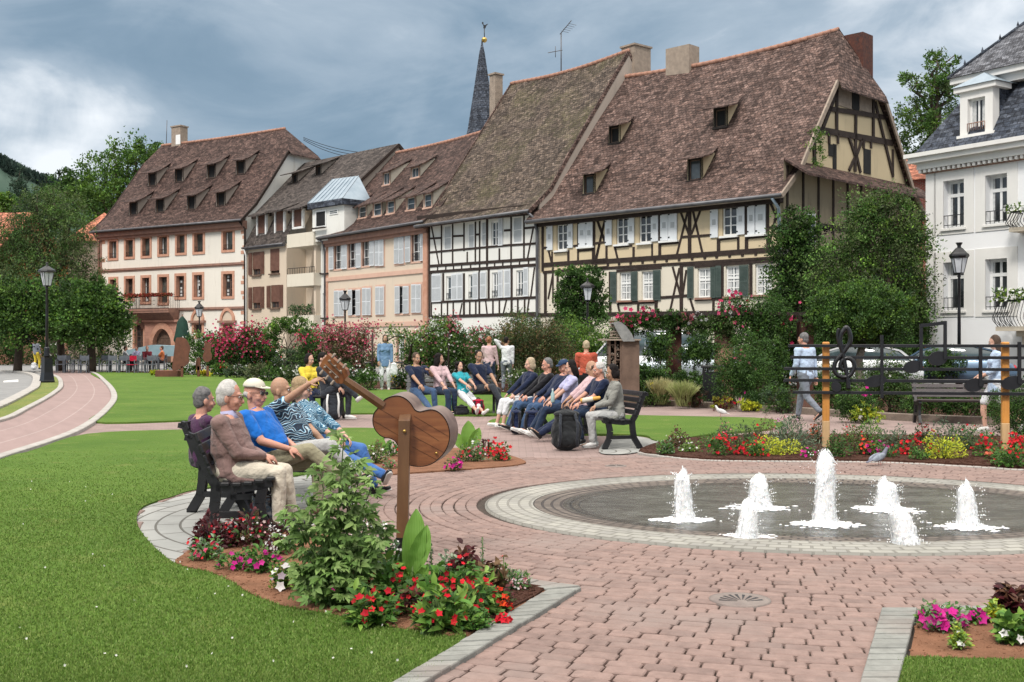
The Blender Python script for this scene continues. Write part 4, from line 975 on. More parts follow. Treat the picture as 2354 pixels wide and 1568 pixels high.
# ---------------- H2: beige house with grey mansard and brown shutters
b=Bld('mansard_house',p3,p2,'narrow beige house with grey roof, brown shutters and a zinc-capped corner bay')
L=b.L; e0=b.fp(*ZC(75,1200)).z; e1=b.fp(*ZC(550,1132)).z; ze=(e0+e1)/2-.05
zu=b.fp(*ZC(500,765),1.3).z; rz=b.fp(*ZC(1350,125),6.0).z
pl_=[(-.25,ze),(1.3,zu)]; pu=[(.55,zu-.35),(6.,rz)]
hs=[]; 
for q in ((175,1240,270,1500,ZC),(375,1205,475,1480,ZC),(175,487,270,735,ZD),(380,468,478,725,ZD)): hs.append(tuple(b.rect(q[4],*q[:4])))
xb=b.fp(*ZC(555,1200)).x
b.wall('plaster_beige',0,xb,0,ze,hs,reveal=.15)
for i,h in enumerate(hs):
    w_=(h[2]-h[0])*.42; sh=[]
    if i!=1: sh=[(h[0]-w_,h[1]+.05,h[0]-.01,h[3]-.02,'shutter_brown','louvre'),(h[2]+.01,h[1]+.05,h[2]+w_*.95,h[3]-.02,'shutter_brown','louvre')]
    o=b.window(h,rev=.15,cols=2,rows=2,fr='brown_wood',shut=sh,sill='brown_wood',glass='glass_dark')
    if i!=1: g=MB(); g.box((h[0],.02,h[1]+.45),(h[2],.05,h[3])); g.build('blind','shutter_brown',o)
    else: g=MB(); g.box((h[0],-.02,h[1]+.2),(h[2],.03,h[3])); g.build('blind','shutter_brown',o)
# recessed loggia column and bay
xw=b.fp(*ZC(862,1300)).x; g=MB(); g.box((xb,1.6,0),(xw+.4,1.8,11)); g.box((xb-.02,0.0,0),(xb+.0,1.7,ze)); wl=g.build('loggia_wall','plaster_beige',b.t)
for (yt,yb2,Zz,rl) in ((1030,1180,ZC,None),(340,480,ZD,1),(805,960,ZD,1)):
    q=b.rect(Zz,558,yt,856,yb2,-.6); g=MB(); g.box((q[0],-.6,q[1]),(q[2],1.6,q[1]+.22)); g.box((q[0],-.6,q[1]+.22),(q[2],-.48,q[3])); g.box((q[0],-.48,q[1]+.22),(q[0]+.1,.0,q[3])); g.box((q[2]-.1,-.48,q[1]+.22),(q[2],.8,q[3])); bo=g.build('balcony','plaster_pale',b.t)
    g=MB(); xm=q[0]+(q[2]-q[0])*.33; g.box((q[0]+.45,1.5,q[3]-.8),(xm+.55,1.58,q[3]+1.6)); g.build('terrace_door','shutter_brown',bo)
    if rl:
        g=MB(); 
        for i in range(12): x=q[0]+(q[2]-q[0])*i/11; g.beam((x,-.54,q[3]),(x,-.54,q[3]+.4),.02,.02)
        g.beam((q[0],-.54,q[3]+.4),(q[2],-.54,q[3]+.4),.035,.035); g.build('railing','black_iron',bo)
    # arch lintel above
    g=MB(); zt=q[1]; g.box((q[2]-.35,-.35,zt-2.6),(q[2]-.1,.3,zt)); g.build('pier','plaster_beige',bo)
q=b.rect(ZD,610,690,830,790,-.55); lv=Leaves(); n=260; pp=np.stack([q[0]+(q[2]-q[0])*RNG.random(n),-.6+.1*RNG.normal(size=n),q[1]+(q[3]-q[1])*RNG.random(n)],1); lv.add(pp,unit(n),.2,.1,vary([(.05,.11,.04),(.10,.15,.06)],n)); lv.build('balcony_plants','leaf',bo)
hs=[]; 
for q in ((872,1200,935,1475,ZC),(955,1200,1020,1475,ZC),(872,560,932,830,ZD),(957,558,1020,830,ZD)): hs.append(tuple(b.rect(q[4],*q[:4])))
b.wall('plaster_white',xw,L,0,ze+.3,hs,reveal=.12,name='bay_wall')
for h in hs: b.window(h,rev=.12,cols=1,rows=1,fr='white_paint',glass='glass_mid',sill='timber_dark',tr=.35,curt=.6)
# mansard slope, upper roof
mb=MB(); mb.add([(0,pl_[0][0],pl_[0][1]),(xb,pl_[0][0],pl_[0][1]),(xb,pl_[1][0],pl_[1][1]),(0,pl_[1][0],pl_[1][1])],[(0,1,2,3)]); mo=mb.build('mansard_slope','tile_grey',b.t)
g=MB(); g.beam((0,-.2,ze-.08),(xb,-.2,ze-.08),.12,.2); g.tube([(0,-.33,ze-.02),(xb,-.33,ze-.02)],.07,8); g.build('gutter','gutter',mo)
ro=b.roof(-1.3,L+.2,pu,'tile_grey',ridge=None,gut=False); b.gable(L+.1,[(0.3,zu-1.)]+pu[1:],'roughcast',zb=7.); b.gable(-1.1,[(0.3,zu-1.)]+pu[1:],'plaster_white',zb=7.,flip=True)
for q in ((215,830,325,1055),(415,785,530,1030),(615,765,735,965)):
    h=b.rect(ZC,*q,.25); g=MB(); x0,z0,x1,z1=h
    g.box((x0,.25,z0),(x0+.16,.4,z1)); g.box((x1-.16,.25,z0),(x1,.4,z1)); g.box((x0,.25,z0-.1),(x1,.42,z0+.04)); do=g.build('dormer','white_paint',b.t)
    g=MB(); g.box((x0+.16,.33,z0+.04),(x1-.16,.37,z1)); 
    for k in range(14): zk=z0+.08+(z1-z0-.15)*k/14; g.box((x0+.17,.318,zk),(x1-.17,.332,zk+.06))
    g.build('shutter','shutter_brown',do)
    g=MB()
    for xx_ in (x0+.02,x1-.1): g.prism([(xx_,.4,z0),(xx_,1.3,zu),(xx_,1.6,zu+.2),(xx_,.4,z1)],(.08,0,0))
    g.build('cheek','plaster_beige',do); g=MB(); g.prism([(x0-.35,-.25,z1-.12),(x0-.35,-.25,z1+.0),(x0-.35,1.6,z1+.75),(x0-.35,1.6,z1+.6)],(x1-x0+.7,0,0)); g.build('dormer_roof','tile_grey',do)
for q in ((640,470),(905,380)):
    c=b.onroof(*ZC(*q),pu)
    if c: b.dormer(pu,c,.7,.75,'tile_grey',rise=.35,over=.55,glass='dark_inside')
# bay with zinc cap
q=b.rect(ZC,780,745,1160,1080,-.5); x0,z0,x1,z1=q; ctr=(x0+x1)/2; 
poly=[(x0,1.6),(x0,.5),(x0+.6,-.45),(x1+.3,-.45),(x1+.3,1.6)]
g=MB(); g.prism([(x,y,z0-.2) for x,y in poly],(0,0,z1-z0+.2)); g.build('bay','plaster_white',b.t)
g=MB(); po2=[(x0-.25,1.6),(x0-.25,.35),(x0+.45,-.75),(x1+.5,-.75),(x1+.5,1.6)]; g.prism([(x,y,z1) for x,y in po2],(0,0,.38)); g.build('bay_cornice','slate',b.t)
A=b.fp(*ZC(1080,430),1.8); Bq=b.fp(*ZC(1370,455),1.8); g=MB(); zt=A.z; base=[Vector((x,y,z1+.38)) for x,y in po2]; g.add(base+[Vector((A.x,1.7,A.z)),Vector((Bq.x,1.7,A.z-.1))],[(0,1,5),(1,2,5),(2,3,6,5),(3,4,6)])
so_=g.build('bay_roof','zinc',b.t); g=MB()
for u in [k/7 for k in range(8)]: 
    p=base[2].lerp(base[3],u); q2=Vector((A.x,1.7,A.z)).lerp(Vector((Bq.x,1.7,A.z-.1)),u); g.beam(p,q2,.035,.06)
for u in (.33,.66,1.): g.beam(base[1].lerp(base[2],u),Vector((A.x,1.7,A.z)),.035,.06)
g.build('seams','zinc',so_)
h=b.rect(ZC,880,775,1000,968,-.45); b.window((h[0],h[1],h[2],h[3]),y=-.62,rev=.17,cols=1,rows=1,fr='white_paint',glass='dark_inside',sill='timber_dark',fw=.1)
h=b.rect(ZC,1035,770,1130,822,-.45); b.window(tuple(h),y=-.6,rev=.15,cols=1,rows=2,fr='white_paint',glass='glass_mid')
g=MB(); g.tube([(.25,-.3,ze-.1),(.2,-.1,ze-.6),(.2,-.1,.1)],.07,7); g.build('downpipe','stone_trim',b.t)
# ---------------- H3: peach house with white shutters
b=Bld('peach_house',p4,p3,'peach rendered house with pale blue-white shutters and a row of small roof dormers')
L=b.L; prof=[(-.55,8.55),(.6,9.35),(1.5,10.5),(5.6,14.85)]
defs=[]  # (opening, shutters)
def S(z,*q): return b.rect(z,*q)
o3=[(S(ZC,1090,1145,1175,1430),[S(ZC,1037,1150,1087,1437),S(ZC,1177,1130,1237,1430)]),(S(ZC,1245,1130,1335,1415),[S(ZC,1337,1120,1392,1415)]),(S(ZC,1400,1110,1485,1395),[S(ZC,1490,1095,1540,1395)]),
 (S(ZC,1555,1095,1640,1390),[S(ZC,1550,1092,1597,1395),S(ZC,1598,1092,1645,1395)]),(S(ZC,1770,1052,1866,1368),[S(ZC,1765,1050,1816,1370),S(ZC,1818,1050,1870,1370)]),(S(ZC,1950,1022,2050,1345),[S(ZC,1885,1035,1943,1355),S(ZC,2052,1018,2086,1340)]),
 (S(ZD,1100,532,1196,812),[S(ZD,1095,530,1146,815),S(ZD,1148,530,1200,815)]),(S(ZD,1255,522,1380,803),[S(ZD,1250,520,1293,805),S(ZD,1337,520,1385,805)]),(S(ZD,1412,502,1497,800),[S(ZD,1408,500,1454,803),S(ZD,1455,500,1502,803)]),
 (S(ZD,1560,487,1645,795),[S(ZD,1556,485,1602,797),S(ZD,1603,485,1650,797)]),(S(ZD,1775,482,1920,785),[S(ZD,1772,480,1824,785),S(ZD,1862,480,1925,785)]),(S(ZD,1960,462,2060,773),[S(ZD,1957,460,2009,775),S(ZD,2010,460,2062,775)]),
 (S(ZD,1785,1010,1870,1310),[]),(S(ZD,1965,990,2030,1310),[])]
b.wall('plaster_peach',0,L,0,8.45,[tuple(o[0]) for o in o3],reveal=.18,rmat='sandstone_dark')
for i,(o,sh) in enumerate(o3):
    b.window(tuple(o),rev=.18,cols=2,rows=3,fr='white_paint',glass='glass_dark' if i%2 else 'glass_mid',sur='peach_band',surw=.12,proud=.03,rail=i in(0,1,2,5),shut=[(s_[0],s_[1],s_[2],s_[3],'shutter_white','plain' if i>3 else 'louvre') for s_ in sh],curt=.5 if i>11 else 0)
g=MB()
for A,Bq,Zz in (((1040,402),(2088,312),ZD),((1300,915),(1980,897),ZD)):
    z=(b.fp(*Zz(*A)).z+b.fp(*Zz(*Bq)).z)/2; g.box((0,-.07,z-.13),(L,.01,z+.13))
g.build('string_course','peach_band',b.t); g=MB(); xp=b.fp(*ZD(2092,400)).x; g.box((xp,-.13,0),(L,.01,8.4)); g.build('corner_pier','sandstone',b.t); g=MB(); g.box((0,-.05,0),(.25,.01,8.4)); g.build('corner_pier','sandstone',b.t)
g=MB(); g.box((0,-.35,8.1),(L,.02,8.5)); g.box((0,-.2,7.9),(L,.02,8.1)); g.build('cornice','sandstone_dark',b.t)
b.sag=.12; b.roof(-.25,L+.3,prof,'tile_brown'); b.gable(0,prof,'plaster_peach',flip=True); b.gable(L,prof,'plaster_peach')
for q in ((1205,755,1272,890),(1362,730,1434,858),(1525,690,1603,835),(1675,668,1748,808),(1898,628,1978,770),(2088,590,2165,742)):
    c=b.onroof(*ZC((q[0]+q[2])/2,q[3]),prof)
    if c: h=b.rect(ZC,*q,c.y); b.dormer(prof,c,(h[2]-h[0])*1.35,(h[3]-h[1])*1.12,'tile_brown','plaster_pale',over=.28,rise=.5,glass='glass_mid',fr='white_paint',cols=1,rows=2,front='peach_band')
for q in ((1635,360,1695,490),(1950,298,2020,408)):
    c=b.onroof(*ZC((q[0]+q[2])/2,q[3]),prof)
    if c: h=b.rect(ZC,*q,c.y); b.dormer(prof,c,(h[2]-h[0])*1.4,(h[3]-h[1])*1.15,'tile_brown','plaster_pale',over=.3,rise=.45,glass='glass_mid',fr='white_paint',cols=2,rows=1,front='peach_band')
g=MB(); g.tube([(.1,-.6,8.4),(.15,-.35,8.2),(-.02,-.12,7.6),(-.02,-.12,.1)],.06,7); g.build('downpipe','gutter',b.t)
# orange roof behind the bay
b3=b; bo=Bld('rear_house',edge(p4,905,-780),edge(p3,745,-1300),'small orange-tiled roof of a house squeezed between the grey and the brown roofs'); L=bo.L
mb=MB(); a_=[P(*ZC(1180,520),84),P(*ZC(1260,740),80),P(*ZC(1640,620),80),P(*ZC(1700,380),84),P(*ZC(1690,235),88),P(*ZC(1300,300),88)]
a_=[bo.t.matrix_world.inverted()@p for p in a_]
M4=Matrix.Rotation(math.atan2(bo.x.y,bo.x.x),4,'Z'); M4.translation=bo.o; Mi=M4.inverted(); a_=[Mi@P(*ZC(1080,760),80),Mi@P(*ZC(1700,640),80),Mi@P(*ZC(1740,212),85),Mi@P(*ZC(1300,300),85)]
mb.add(a_,[(0,1,2,3)]); mb.build('roof','tile_orange',bo.t); mb=MB(); mb.box((0,9.0,0),(L,13,9.)); mb.build('wall','plaster_beige',bo.t); mb=MB(); mb.tube([a_[3],a_[2]],.12,8); mb.build('ridge_tiles','ridge_tile',bo.t)
# ---------------- H4: white half-timbered house
b=Bld('white_timbered_house',p45,p4,'tall mossy-roofed half-timbered house with white panels and white-framed shutters')
L=b.L; b.tw=.66; prof=[(-.7,8.3),(.8,9.6),(2.,11.4),(6.5,17.6)]
T=MB(); bw=.17
def V(x,y0,y1,w=bw): b.bar(T,ZE,(x,y0),(x,y1),w)
def Hh(x0,y0,x1,y1,w=bw): b.bar(T,ZE,(x0,y0),(x1,y1),w,y=-.033)
for v in ((157,385,1460,.22),(300,385,860),(430,375,850),(562,365,690),(695,350,850),(745,340,890),(832,320,860,.26),(975,660,820),(1112,280,810),(1262,262,790),(1412,255,1420,.25),(180,950,1460,.2),(300,1290,1445),(370,1290,1445),(437,1290,1445),(562,950,1440,.24),(630,1285,1440),(700,1280,1440),(742,900,1430,.2),(900,1270,1430),(975,1265,1430),(1118,880,1425,.24),(1190,1255,1420),(1270,1250,1420),(320,950,1285,.25),(850,900,1260,.25),(600,700,850,.15)): V(*v)
for h_ in ((160,545,300,538),(440,518,560,512),(160,707,1110,620),(1110,622,1410,602),(150,868,1410,782,.24),(150,938,1410,852,.24),(1275,425,1400,412),(1030,452,1110,446),(700,500,750,496),(190,1290,1400,1232,.2),(170,1462,1412,1420,.26)): Hh(*h_)
for x in (255,350,440,535,640,745,830,920,1015,1110,1210,1315): y=880-(x-150)*.069; V(x,y,y+48,.14)
for d_ in (((180,390),(272,860)),((1370,420),(1303,780)),((540,1300),(512,1440)),((815,1275),(832,1425)),((1385,880),(1340,1230)),((1325,1230),(1300,1400)),((1060,1250),(1020,1425))): b.bar(T,ZE,d_[0],d_[1],.15,y=-.027)
b.bar(T,ZE,(60,340),(1412,205),.8,y=-.3,th=.3); 
SE=lambda *q:b.rect(ZE,*q)
o4=[(SE(322,385,416,686),[]),(SE(605,358,683,668),[]),(SE(760,338,824,648),[]),(SE(877,340,965,635),[SE(967,310,1017,628)]),(SE(1128,282,1242,604),[]),
 (SE(352,985,417,1265),[SE(192,960,298,1285),SE(420,955,487,1265),SE(490,950,553,1262)]),(SE(612,965,668,1250),[SE(670,940,732,1255)]),(SE(885,940,965,1240),[SE(757,930,825,1245),SE(967,915,1018,1235),SE(1040,905,1110,1230)]),(SE(1168,915,1255,1220),[SE(1260,880,1315,1220)])]
b.wall('plaster_white',0,L,0,8.4,[tuple(o[0]) for o in o4],reveal=.14)
for i,(o,sh) in enumerate(o4):
    b.window(tuple(o),rev=.12 if i>4 or i==3 else .06,cols=2 if i in(3,7,8) else 1,rows=3 if i in(3,) else 2,fr='white_paint',glass='glass_dark' if i in(3,) else ('shutter_inset' if i in(0,1,2,4) else 'glass_mid'),fw=.09,shut=[(s_[0],s_[1],s_[2],s_[3],'shutter_white','louvre') for s_ in sh],rail=i>4,curt=.4 if i>4 else 0)
T.build('timber_frame','timber_dark',b.t)
b.sag=.22; b.roof(-.35,L+.0,prof,'tile_moss',verge='tile_old'); b.gable(0,prof,'roughcast',flip=True); b.gable(L,prof,'roughcast')
c=b.fp(*ZK(708,470),6.); b.chimney((c.x,5.6,16.6),.55,.6,b.fp(*ZK(708,408),5.6).z-16.6); c=b.fp(*ZK(1635,300),7.2); b.chimney((c.x,7.4,17.0),1.0,1.3,b.fp(*ZK(1635,225),7.2).z-17.0)
g=MB(); p=b.fp(*ZK(1128,340),6.5); t_=b.fp(*ZK(1128,120),6.5); g.tube([(p.x,6.5,17.2),(p.x,6.5,t_.z)],.035,6); g.tube([(p.x-.1,6.5,t_.z-.05),(p.x+1.1,6.3,t_.z+.45)],.025,5)
zc=b.fp(*ZK(1128,243),6.5).z; g.tube([(p.x-1.15,6.5,zc+.1),(p.x+.1,6.5,zc)],.025,5); g.tube([(p.x-.5,6.5,zc-.3),(p.x-.5,6.5,zc+.35)],.02,5)
for k in range(5): g.tube([(p.x+.2+.17*k,6.3,t_.z+.05+.07*k),(p.x+.2+.17*k,6.9,t_.z+.05+.07*k)],.012,4)
g.build('aerial','gutter',b.t)
g=MB(); g.tube([(L-.15,-.75,8.25),(L+.1,-.5,7.9),(L+.15,-.3,7.2),(L+.15,-.3,3.),(L+.15,-.3,.1)],.07,7); g.build('downpipe','gutter',b.t)
# ---------------- H5: long yellow half-timbered house
b=Bld('yellow_timbered_house',p5,p45,'broad half-timbered house with yellow panels, huge tiled roof with four dormers and a timbered gable')
L=b.L; b.tw=.62; prof=[(-.7,7.75),(.9,9.1),(2.2,10.9),(6.25,16.2)]
T=MB()
def V(x,y0,y1,w=.2,Zz=ZG,x2=None): b.bar(T,Zz,(x,y0),(x if x2 is None else x2,y1),w)
def Hh(x0,y0,x1,y1,w=.17,Zz=ZG): b.bar(T,Zz,(x0,y0),(x1,y1),w,y=-.034)
for v in ((160,590,740),(455,600,715),(657,560,705,.15),(740,200,705,.25),(1065,185,690,.3),(1380,510,665,.28),(1595,490,645,.18),(1685,105,640,.27),(1915,100,610,.22),(200,870,1315,.25),(505,1190,1315,.2),(700,1190,1320,.28),(975,810,1315,.3),(1325,1170,1310,.2),(1422,790,1310,.22),(10,300,740,.15),(1732,770,1120,.25)): V(*v)
for v in ((1480,340,930,.25),(1893,330,800,.17),(2085,315,800,.14),(1590,700,830,.16),(1780,680,815,.22),(1512,950,1420,.3),(1655,950,1420,.22),(1600,880,1300,.15)): V(*v,Zz=ZE)
for h_ in ((25,562,150,547),(240,604,440,584),(750,568,945,553),(980,492,1285,472),(1370,522,1580,498),(1690,502,1905,484),(1925,392,2040,376),(0,768,2050,625,.36),(0,842,2000,720,.22),(270,862,760,825,.2),(1120,812,1990,745,.25),(280,1212,720,1198,.22),(1120,1172,1640,1152,.24),(1720,1145,1990,1130,.2),(755,1152,1040,1130,.2),(-900,1345,2000,1310,.3),(960,800,1120,795,.2)): Hh(*h_)
for h_ in ((1610,708,1760,692),(1840,634,1900,624),(1900,688,2070,672),(1485,855,2240,800,.36),(1485,940,2240,880,.22),(1485,655,1530,650)): Hh(*h_,Zz=ZE)
for x in (45,175,297,423,553,685,815,950,1093,1230,1360,1500,1640,1785,1935): y=800-x*.072; V(x,y-15,y+22,.22)
for a_,c_ in (((50,290),(145,560)),((145,290),(40,740)),((960,200),(1062,480)),((1050,190),(925,690)),((1095,180),(1208,685)),((1190,180),(1085,460)),((1930,90),(2045,350)),((2045,100),(1925,600)),((250,600),(280,725)),((880,815),(965,1125)),((955,830),(845,1330)),((1030,850),(985,1150)),((1070,1160),(1112,1300)),((280,1212),(305,1320))): b.bar(T,ZG,a_,c_,.17,y=-.028)
for a_,c_ in (((1550,690),(1582,825)),((2110,310),(2205,560)),((2210,310),(2105,795)),((1600,960),(1545,1250))): b.bar(T,ZE,a_,c_,.17,y=-.028)
zt=b.fp(*ZG(1000,130)).z; T.box((0,-.3,7.46),(L,-.01,7.8));  # top plate; its dark band also paints in the shadow under the eave
SG=lambda *q:b.rect(ZG,*q); SE=lambda *q:b.rect(ZE,*q)
o5=[(SE(1640,372,1764,682),[SE(1530,380,1600,680),SE(1772,345,1835,655)],'w'),(SE(1900,330,2068,638),[SE(1902,327,1984,640),SE(1986,327,2068,640)],'w'),
 (SG(262,275,395,570),[SG(150,285,222,582),SG(397,255,466,560)],'w'),(SG(510,245,645,555),[SG(650,225,727,540)],'w'),(SG(755,210,930,530),[SG(752,207,835,530),SG(838,205,932,528)],'w'),
 (SG(1418,155,1580,478),[SG(1295,175,1378,500),SG(1583,130,1668,466)],'w'),(SG(1700,110,1898,462),[SG(1700,115,1780,468),SG(1788,105,1898,460)],'w'),
 (SG(300,875,428,1182),[SG(207,870,272,1200),SG(432,870,500,1190)],'g'),(SG(540,865,670,1178),[SG(673,855,752,1182)],'g'),(SG(1150,830,1295,1152),[SG(1045,820,1110,1160),SG(1298,820,1350,1155),SG(1354,805,1412,1150)],'g'),(SG(1455,805,1610,1138),[SG(1612,800,1710,1140)],'g'),(SG(1777,785,1965,1120),[],'g')]
op=[tuple(o[0]) for o in o5]; zm=b.fp(*ZG(1000,790)).z
low=[SG(-250,1420,-60,1640),SG(760,1500,900,1680)]
T2=b.wall('plaster_yellow',0,L,zm,7.8,[h for h in op if h[3]>zm+.2][:7],reveal=.16,name='wall')
b.wall('plaster_pale',0,L,0,zm,[h for h in op[7:]],reveal=.16,name='lower_wall')
for i,(o,sh,k) in enumerate(o5):
    b.window(tuple(o),rev=.14,cols=2,rows=3 if k=='w' else 4,fr='white_paint',glass='glass_dark' if k=='w' else 'glass_mid',fw=.08,bar=.045,sill='white_paint' if k=='w' else 'sandstone_dark',shut=[(s_[0],s_[1],s_[2],s_[3],'shutter_white' if k=='w' else 'shutter_green','panel' if k=='w' else 'louvre') for s_ in sh],curt=.7 if k=='g' else 0,tr=.62 if k=='g' else None)
T.build('timber_frame','timber_dark',b.t)
b.sag=.28; b.roof(-.3,L+.35,prof,'tile_old',hipr=(1.2,13.3),verge='chimney_stone',ridge='ridge_tile')
b.gable(L,prof,'plaster_ochre',hz=13.3,name='gable_wall')
# gable framing and openings
g=MB(); 
def gp(x,y): p=b.fx(*ZH(x,y),L); return Vector((L+.02,p.y,p.z))
def gb(a_,c_,w=.2): 
    p=gp(*a_); q=gp(*c_); d=(q-p).normalized(); n=Vector((0,-d.z,d.y))*w/2; g.prism([p+n,p-n,q-n,q+n],(.05,0,0))
for a_,c_,w in (((1410,620),(1410,980),.2),((1725,645),(1725,1040),.2),((1575,850),(1568,1340),.2),((1320,795),(1900,885),.22),((1235,975),(1890,1095),.28),((1215,990),(1220,1280),.22),((1415,640),(1270,1020),.2),((1740,740),(1895,1380),.2),((1515,1040),(1570,1210),.17),((1570,1210),(1515,1330),.17),((1630,1060),(1580,1200),.17),((1580,1200),(1615,1350),.17),((1892,1150),(1892,1390),.15),((1645,1060),(1640,1140),.15),((1705,1060),(1705,1140),.15),((1345,1010),(1345,1100),.15),((1420,1010),(1420,1100),.15)): gb(a_,c_,w)
g.build('gable_frame','timber_dark',b.t)
for q,mt_ in (((1370,1100,55,115),'dark_inside'),((1395,1100,30,220),'dark_inside'),((1675,1140,60,225),'dark_inside'),((1575,620,60,200),'dark_inside'),((1480,615,120,190),'brown_wood'),((1660,625,105,215),'brown_wood')):
    x,y,w_,h_=q; p=gp(x-w_/2,y); p2=gp(x+w_/2,y+h_); k=MB(); k.box((L+.005,p.y,min(p.z,p2.z)),(L+.035,p2.y,max(p.z,p2.z)))
    k.build('opening' if mt_=='dark_inside' else 'boarded_panel','dark_inside' if mt_=='dark_inside' else 'chimney_stone',b.t)
# pent roof across the gable foot
pa=b.fx(*ZH(1100,1285),L+.1); pb=b.fx(*ZH(2010,1410),L+.1); zt=(pa.z+pb.z)/2; mb=MB(); mb.prism([(L,0,zt),(L+1.15,0,zt-.75),(L+1.15,0,zt-.85),(L,0,zt-.1)],(0,12.7,0)); mb.build('pent_roof','tile_brown',b.t)
# side wall bits below, pent-roof shade painted into the plaster colour
mb=MB(); 
for k in range(10): mb.box((L+.005,.2+k*1.3,0),(L+.05,.33+k*1.3,zt-.3))
for z_ in (2.9,5.4,6.6): mb.box((L+.005,0,z_),(L+.053,12,z_+.22))
mb.build('side_frame','timber_dark',b.t); mb=MB(); mb.add([(L+.004,0,0),(L+.004,12.3,0),(L+.004,12.3,zt-.1),(L+.004,0,zt-.1)],[(0,1,2,3)]); mb.build('shaded_side_plaster','plaster_shaded',b.t); mb=MB(); mb.box((L+.0,1.75,5.75),(L+.09,2.5,7.2)); k_=mb.build('window','white_paint',b.t); mb=MB(); mb.box((L+.09,1.85,5.85),(L+.095,2.1,7.1)); mb.box((L+.09,2.15,5.85),(L+.095,2.4,7.1)); mb.build('pane','glass_dark',k_)
for q in ((1505,850),(0,0)): pass
for zx,zy,w_,h_ in ((1500,888,.74,.9),(1322,1243,.78,1.02)):
    c=b.onroof(*ZK(zx,zy),prof); b.dormer(prof,c,w_,h_,'tile_old','plaster_ochre',over=.5,rise=.28,glass='glass_mid' if h_>.95 else 'dark_inside',front='timber_black')
for zx,zy,w_,h_ in ((415,952,.78,.92),(195,1412,.84,1.05)):
    c=b.onroof(*ZH(zx,zy),prof); b.dormer(prof,c,w_,h_,'tile_old','plaster_ochre',over=.5,rise=.28,glass='glass_mid' if h_>.95 else 'dark_inside',front='timber_black')
c=b.fp(*ZK(1965,300),6.25); b.chimney((c.x,6.4,15.9),1.5,.9,b.fp(*ZK(1965,222),6.25).z-15.9,cap=False)
c=b.fp(*ZH(1630,300),7.6); b.chimney((min(c.x,L-.6),7.7,14.3),.95,1.0,b.fp(*ZH(1630,165),7.7).z-14.3,'chimney_brick',cap=False)
g=MB(); g.tube([(L-.1,-.75,7.6),(L-.05,-.3,7.2),(L-.05,-.15,4.),(L-.05,-.15,.1)],.07,7); g.build('downpipe','zinc',b.t)
H5=b
# ---------------- H6: white mansard house at right
b=Bld('white_villa',(0,0),(1,0),'white villa with slate mansard roof, stone cornice and balcony at the right edge')
u=Vector((-1701,2559)).normalized(); b.o=Vector((16.75,45,0)); b.x=Vector((-u.x,-u.y,0)); b.x=Vector((.5535,-.8328,0)); b.y=Vector((.8328,.5535,0)); b.L=9.5
b.t.location=b.o; b.t.rotation_euler=(0,0,math.atan2(b.x.y,b.x.x)); L=b.L
SJ=lambda *q:b.rect(ZJ,*q)
op=[SJ(650,165,820,555),SJ(993,118,1172,522),SJ(650,835,820,1230),SJ(993,808,1172,1225)]; zc0=b.fp(*ZJ(540,110)).z
b.wall('house_white',0,L,0,zc0+.3,[tuple(o) for o in op],reveal=.4)
for i,o in enumerate(op):
    b.window(tuple(o),rev=.36,cols=2,rows=1,fr='white_paint',glass='glass_dark',fw=.11,tr=.72,rail=True,curt=.35)
    g=MB(); a,b0,c,d=o; w_=.42; 
    for q in (((a-w_,b0),(a,d)),((c,b0),(c+w_,d)),((a-w_,d),(c+w_,d+w_)),((a-w_,b0-.25),(c+w_,b0))): g.box((q[0][0],-.03,q[0][1]),(q[1][0],.01,q[1][1]))
    g.box((a-.1,-.1,b0-.1),(c+.1,-.02,b0-.02)); g.build('window_surround','stone_trim',b.t)
g=MB(); g.box((-.02,-.03,0),(.45,.01,zc0)); g.box((-.25,-.3,zc0+.15),(L,.1,zc0+.42)); g.box((-.5,-.55,zc0+.42),(L,.1,zc0+.62)); g.box((-.6,-.68,zc0+.62),(L,.1,zc0+.78)); co6=g.build('cornice','stone_trim',b.t)
g=MB(); 
for k in range(int(L/.22)): g.bbox((-.2+k*.22,-.27,zc0+.02),(-.08+k*.22,-.02,zc0+.15),.02)
g.build('dentils','stone_trim',co6); g=MB(); g.box((-.1,-.12,zc0-.02),(L,-.025,zc0+.16)); g.build('dentil_band','sandstone_dark',co6)
zm=b.fp(*ZI(700,690),1.6).z; z0=zc0+.8; W=10.
x1=b.fp(*ZI(700,690),1.6).x
mb=MB(); mb.add([(-.35,-.35,z0),(L,-.35,z0),(L,1.5,zm),(1.2,1.5,zm),(-.35,W,z0),(1.2,W-1.5,zm)],[(0,1,2,3),(4,0,3,5)]); mb.build('mansard_slope','slate',b.t)
g=MB(); g.box((.75,.95,zm-.25),(L,1.6,zm+.05)); g.box((.55,.75,zm+.05),(L,1.6,zm+.3)); g.box((.75,1.6,zm-.2),(1.3,W-1.5,zm+.3)); g.build('roof_cornice','stone_trim',b.t)
zt=zm+.3; ap=5.2; mb=MB(); mb.add([(.5,.65,zt),(L+2,.65,zt),(L+2,ap,zt+4.6),(ap-.2,ap,zt+4.6),(.5,W-.8,zt)],[(0,1,2,3),(4,0,3)]); o_=mb.build('roof','slate_fine',b.t)
g=MB(); g.tube([(.5,.65,zt),(ap-.2,ap,zt+4.6)],.08,6)
for k in range(9): p=Vector((.5,.65,zt)).lerp(Vector((ap-.2,ap,zt+4.6)),(k+1)/9.6); g.lathe([(.02,0),(.05,.1),(.0,.28)],6,p)
g.build('hip_ridge','slate',o_)
h=b.rect(ZI,925,730,1080,1025,.0); g=MB(); a,b0,c,d=h; w_=.33
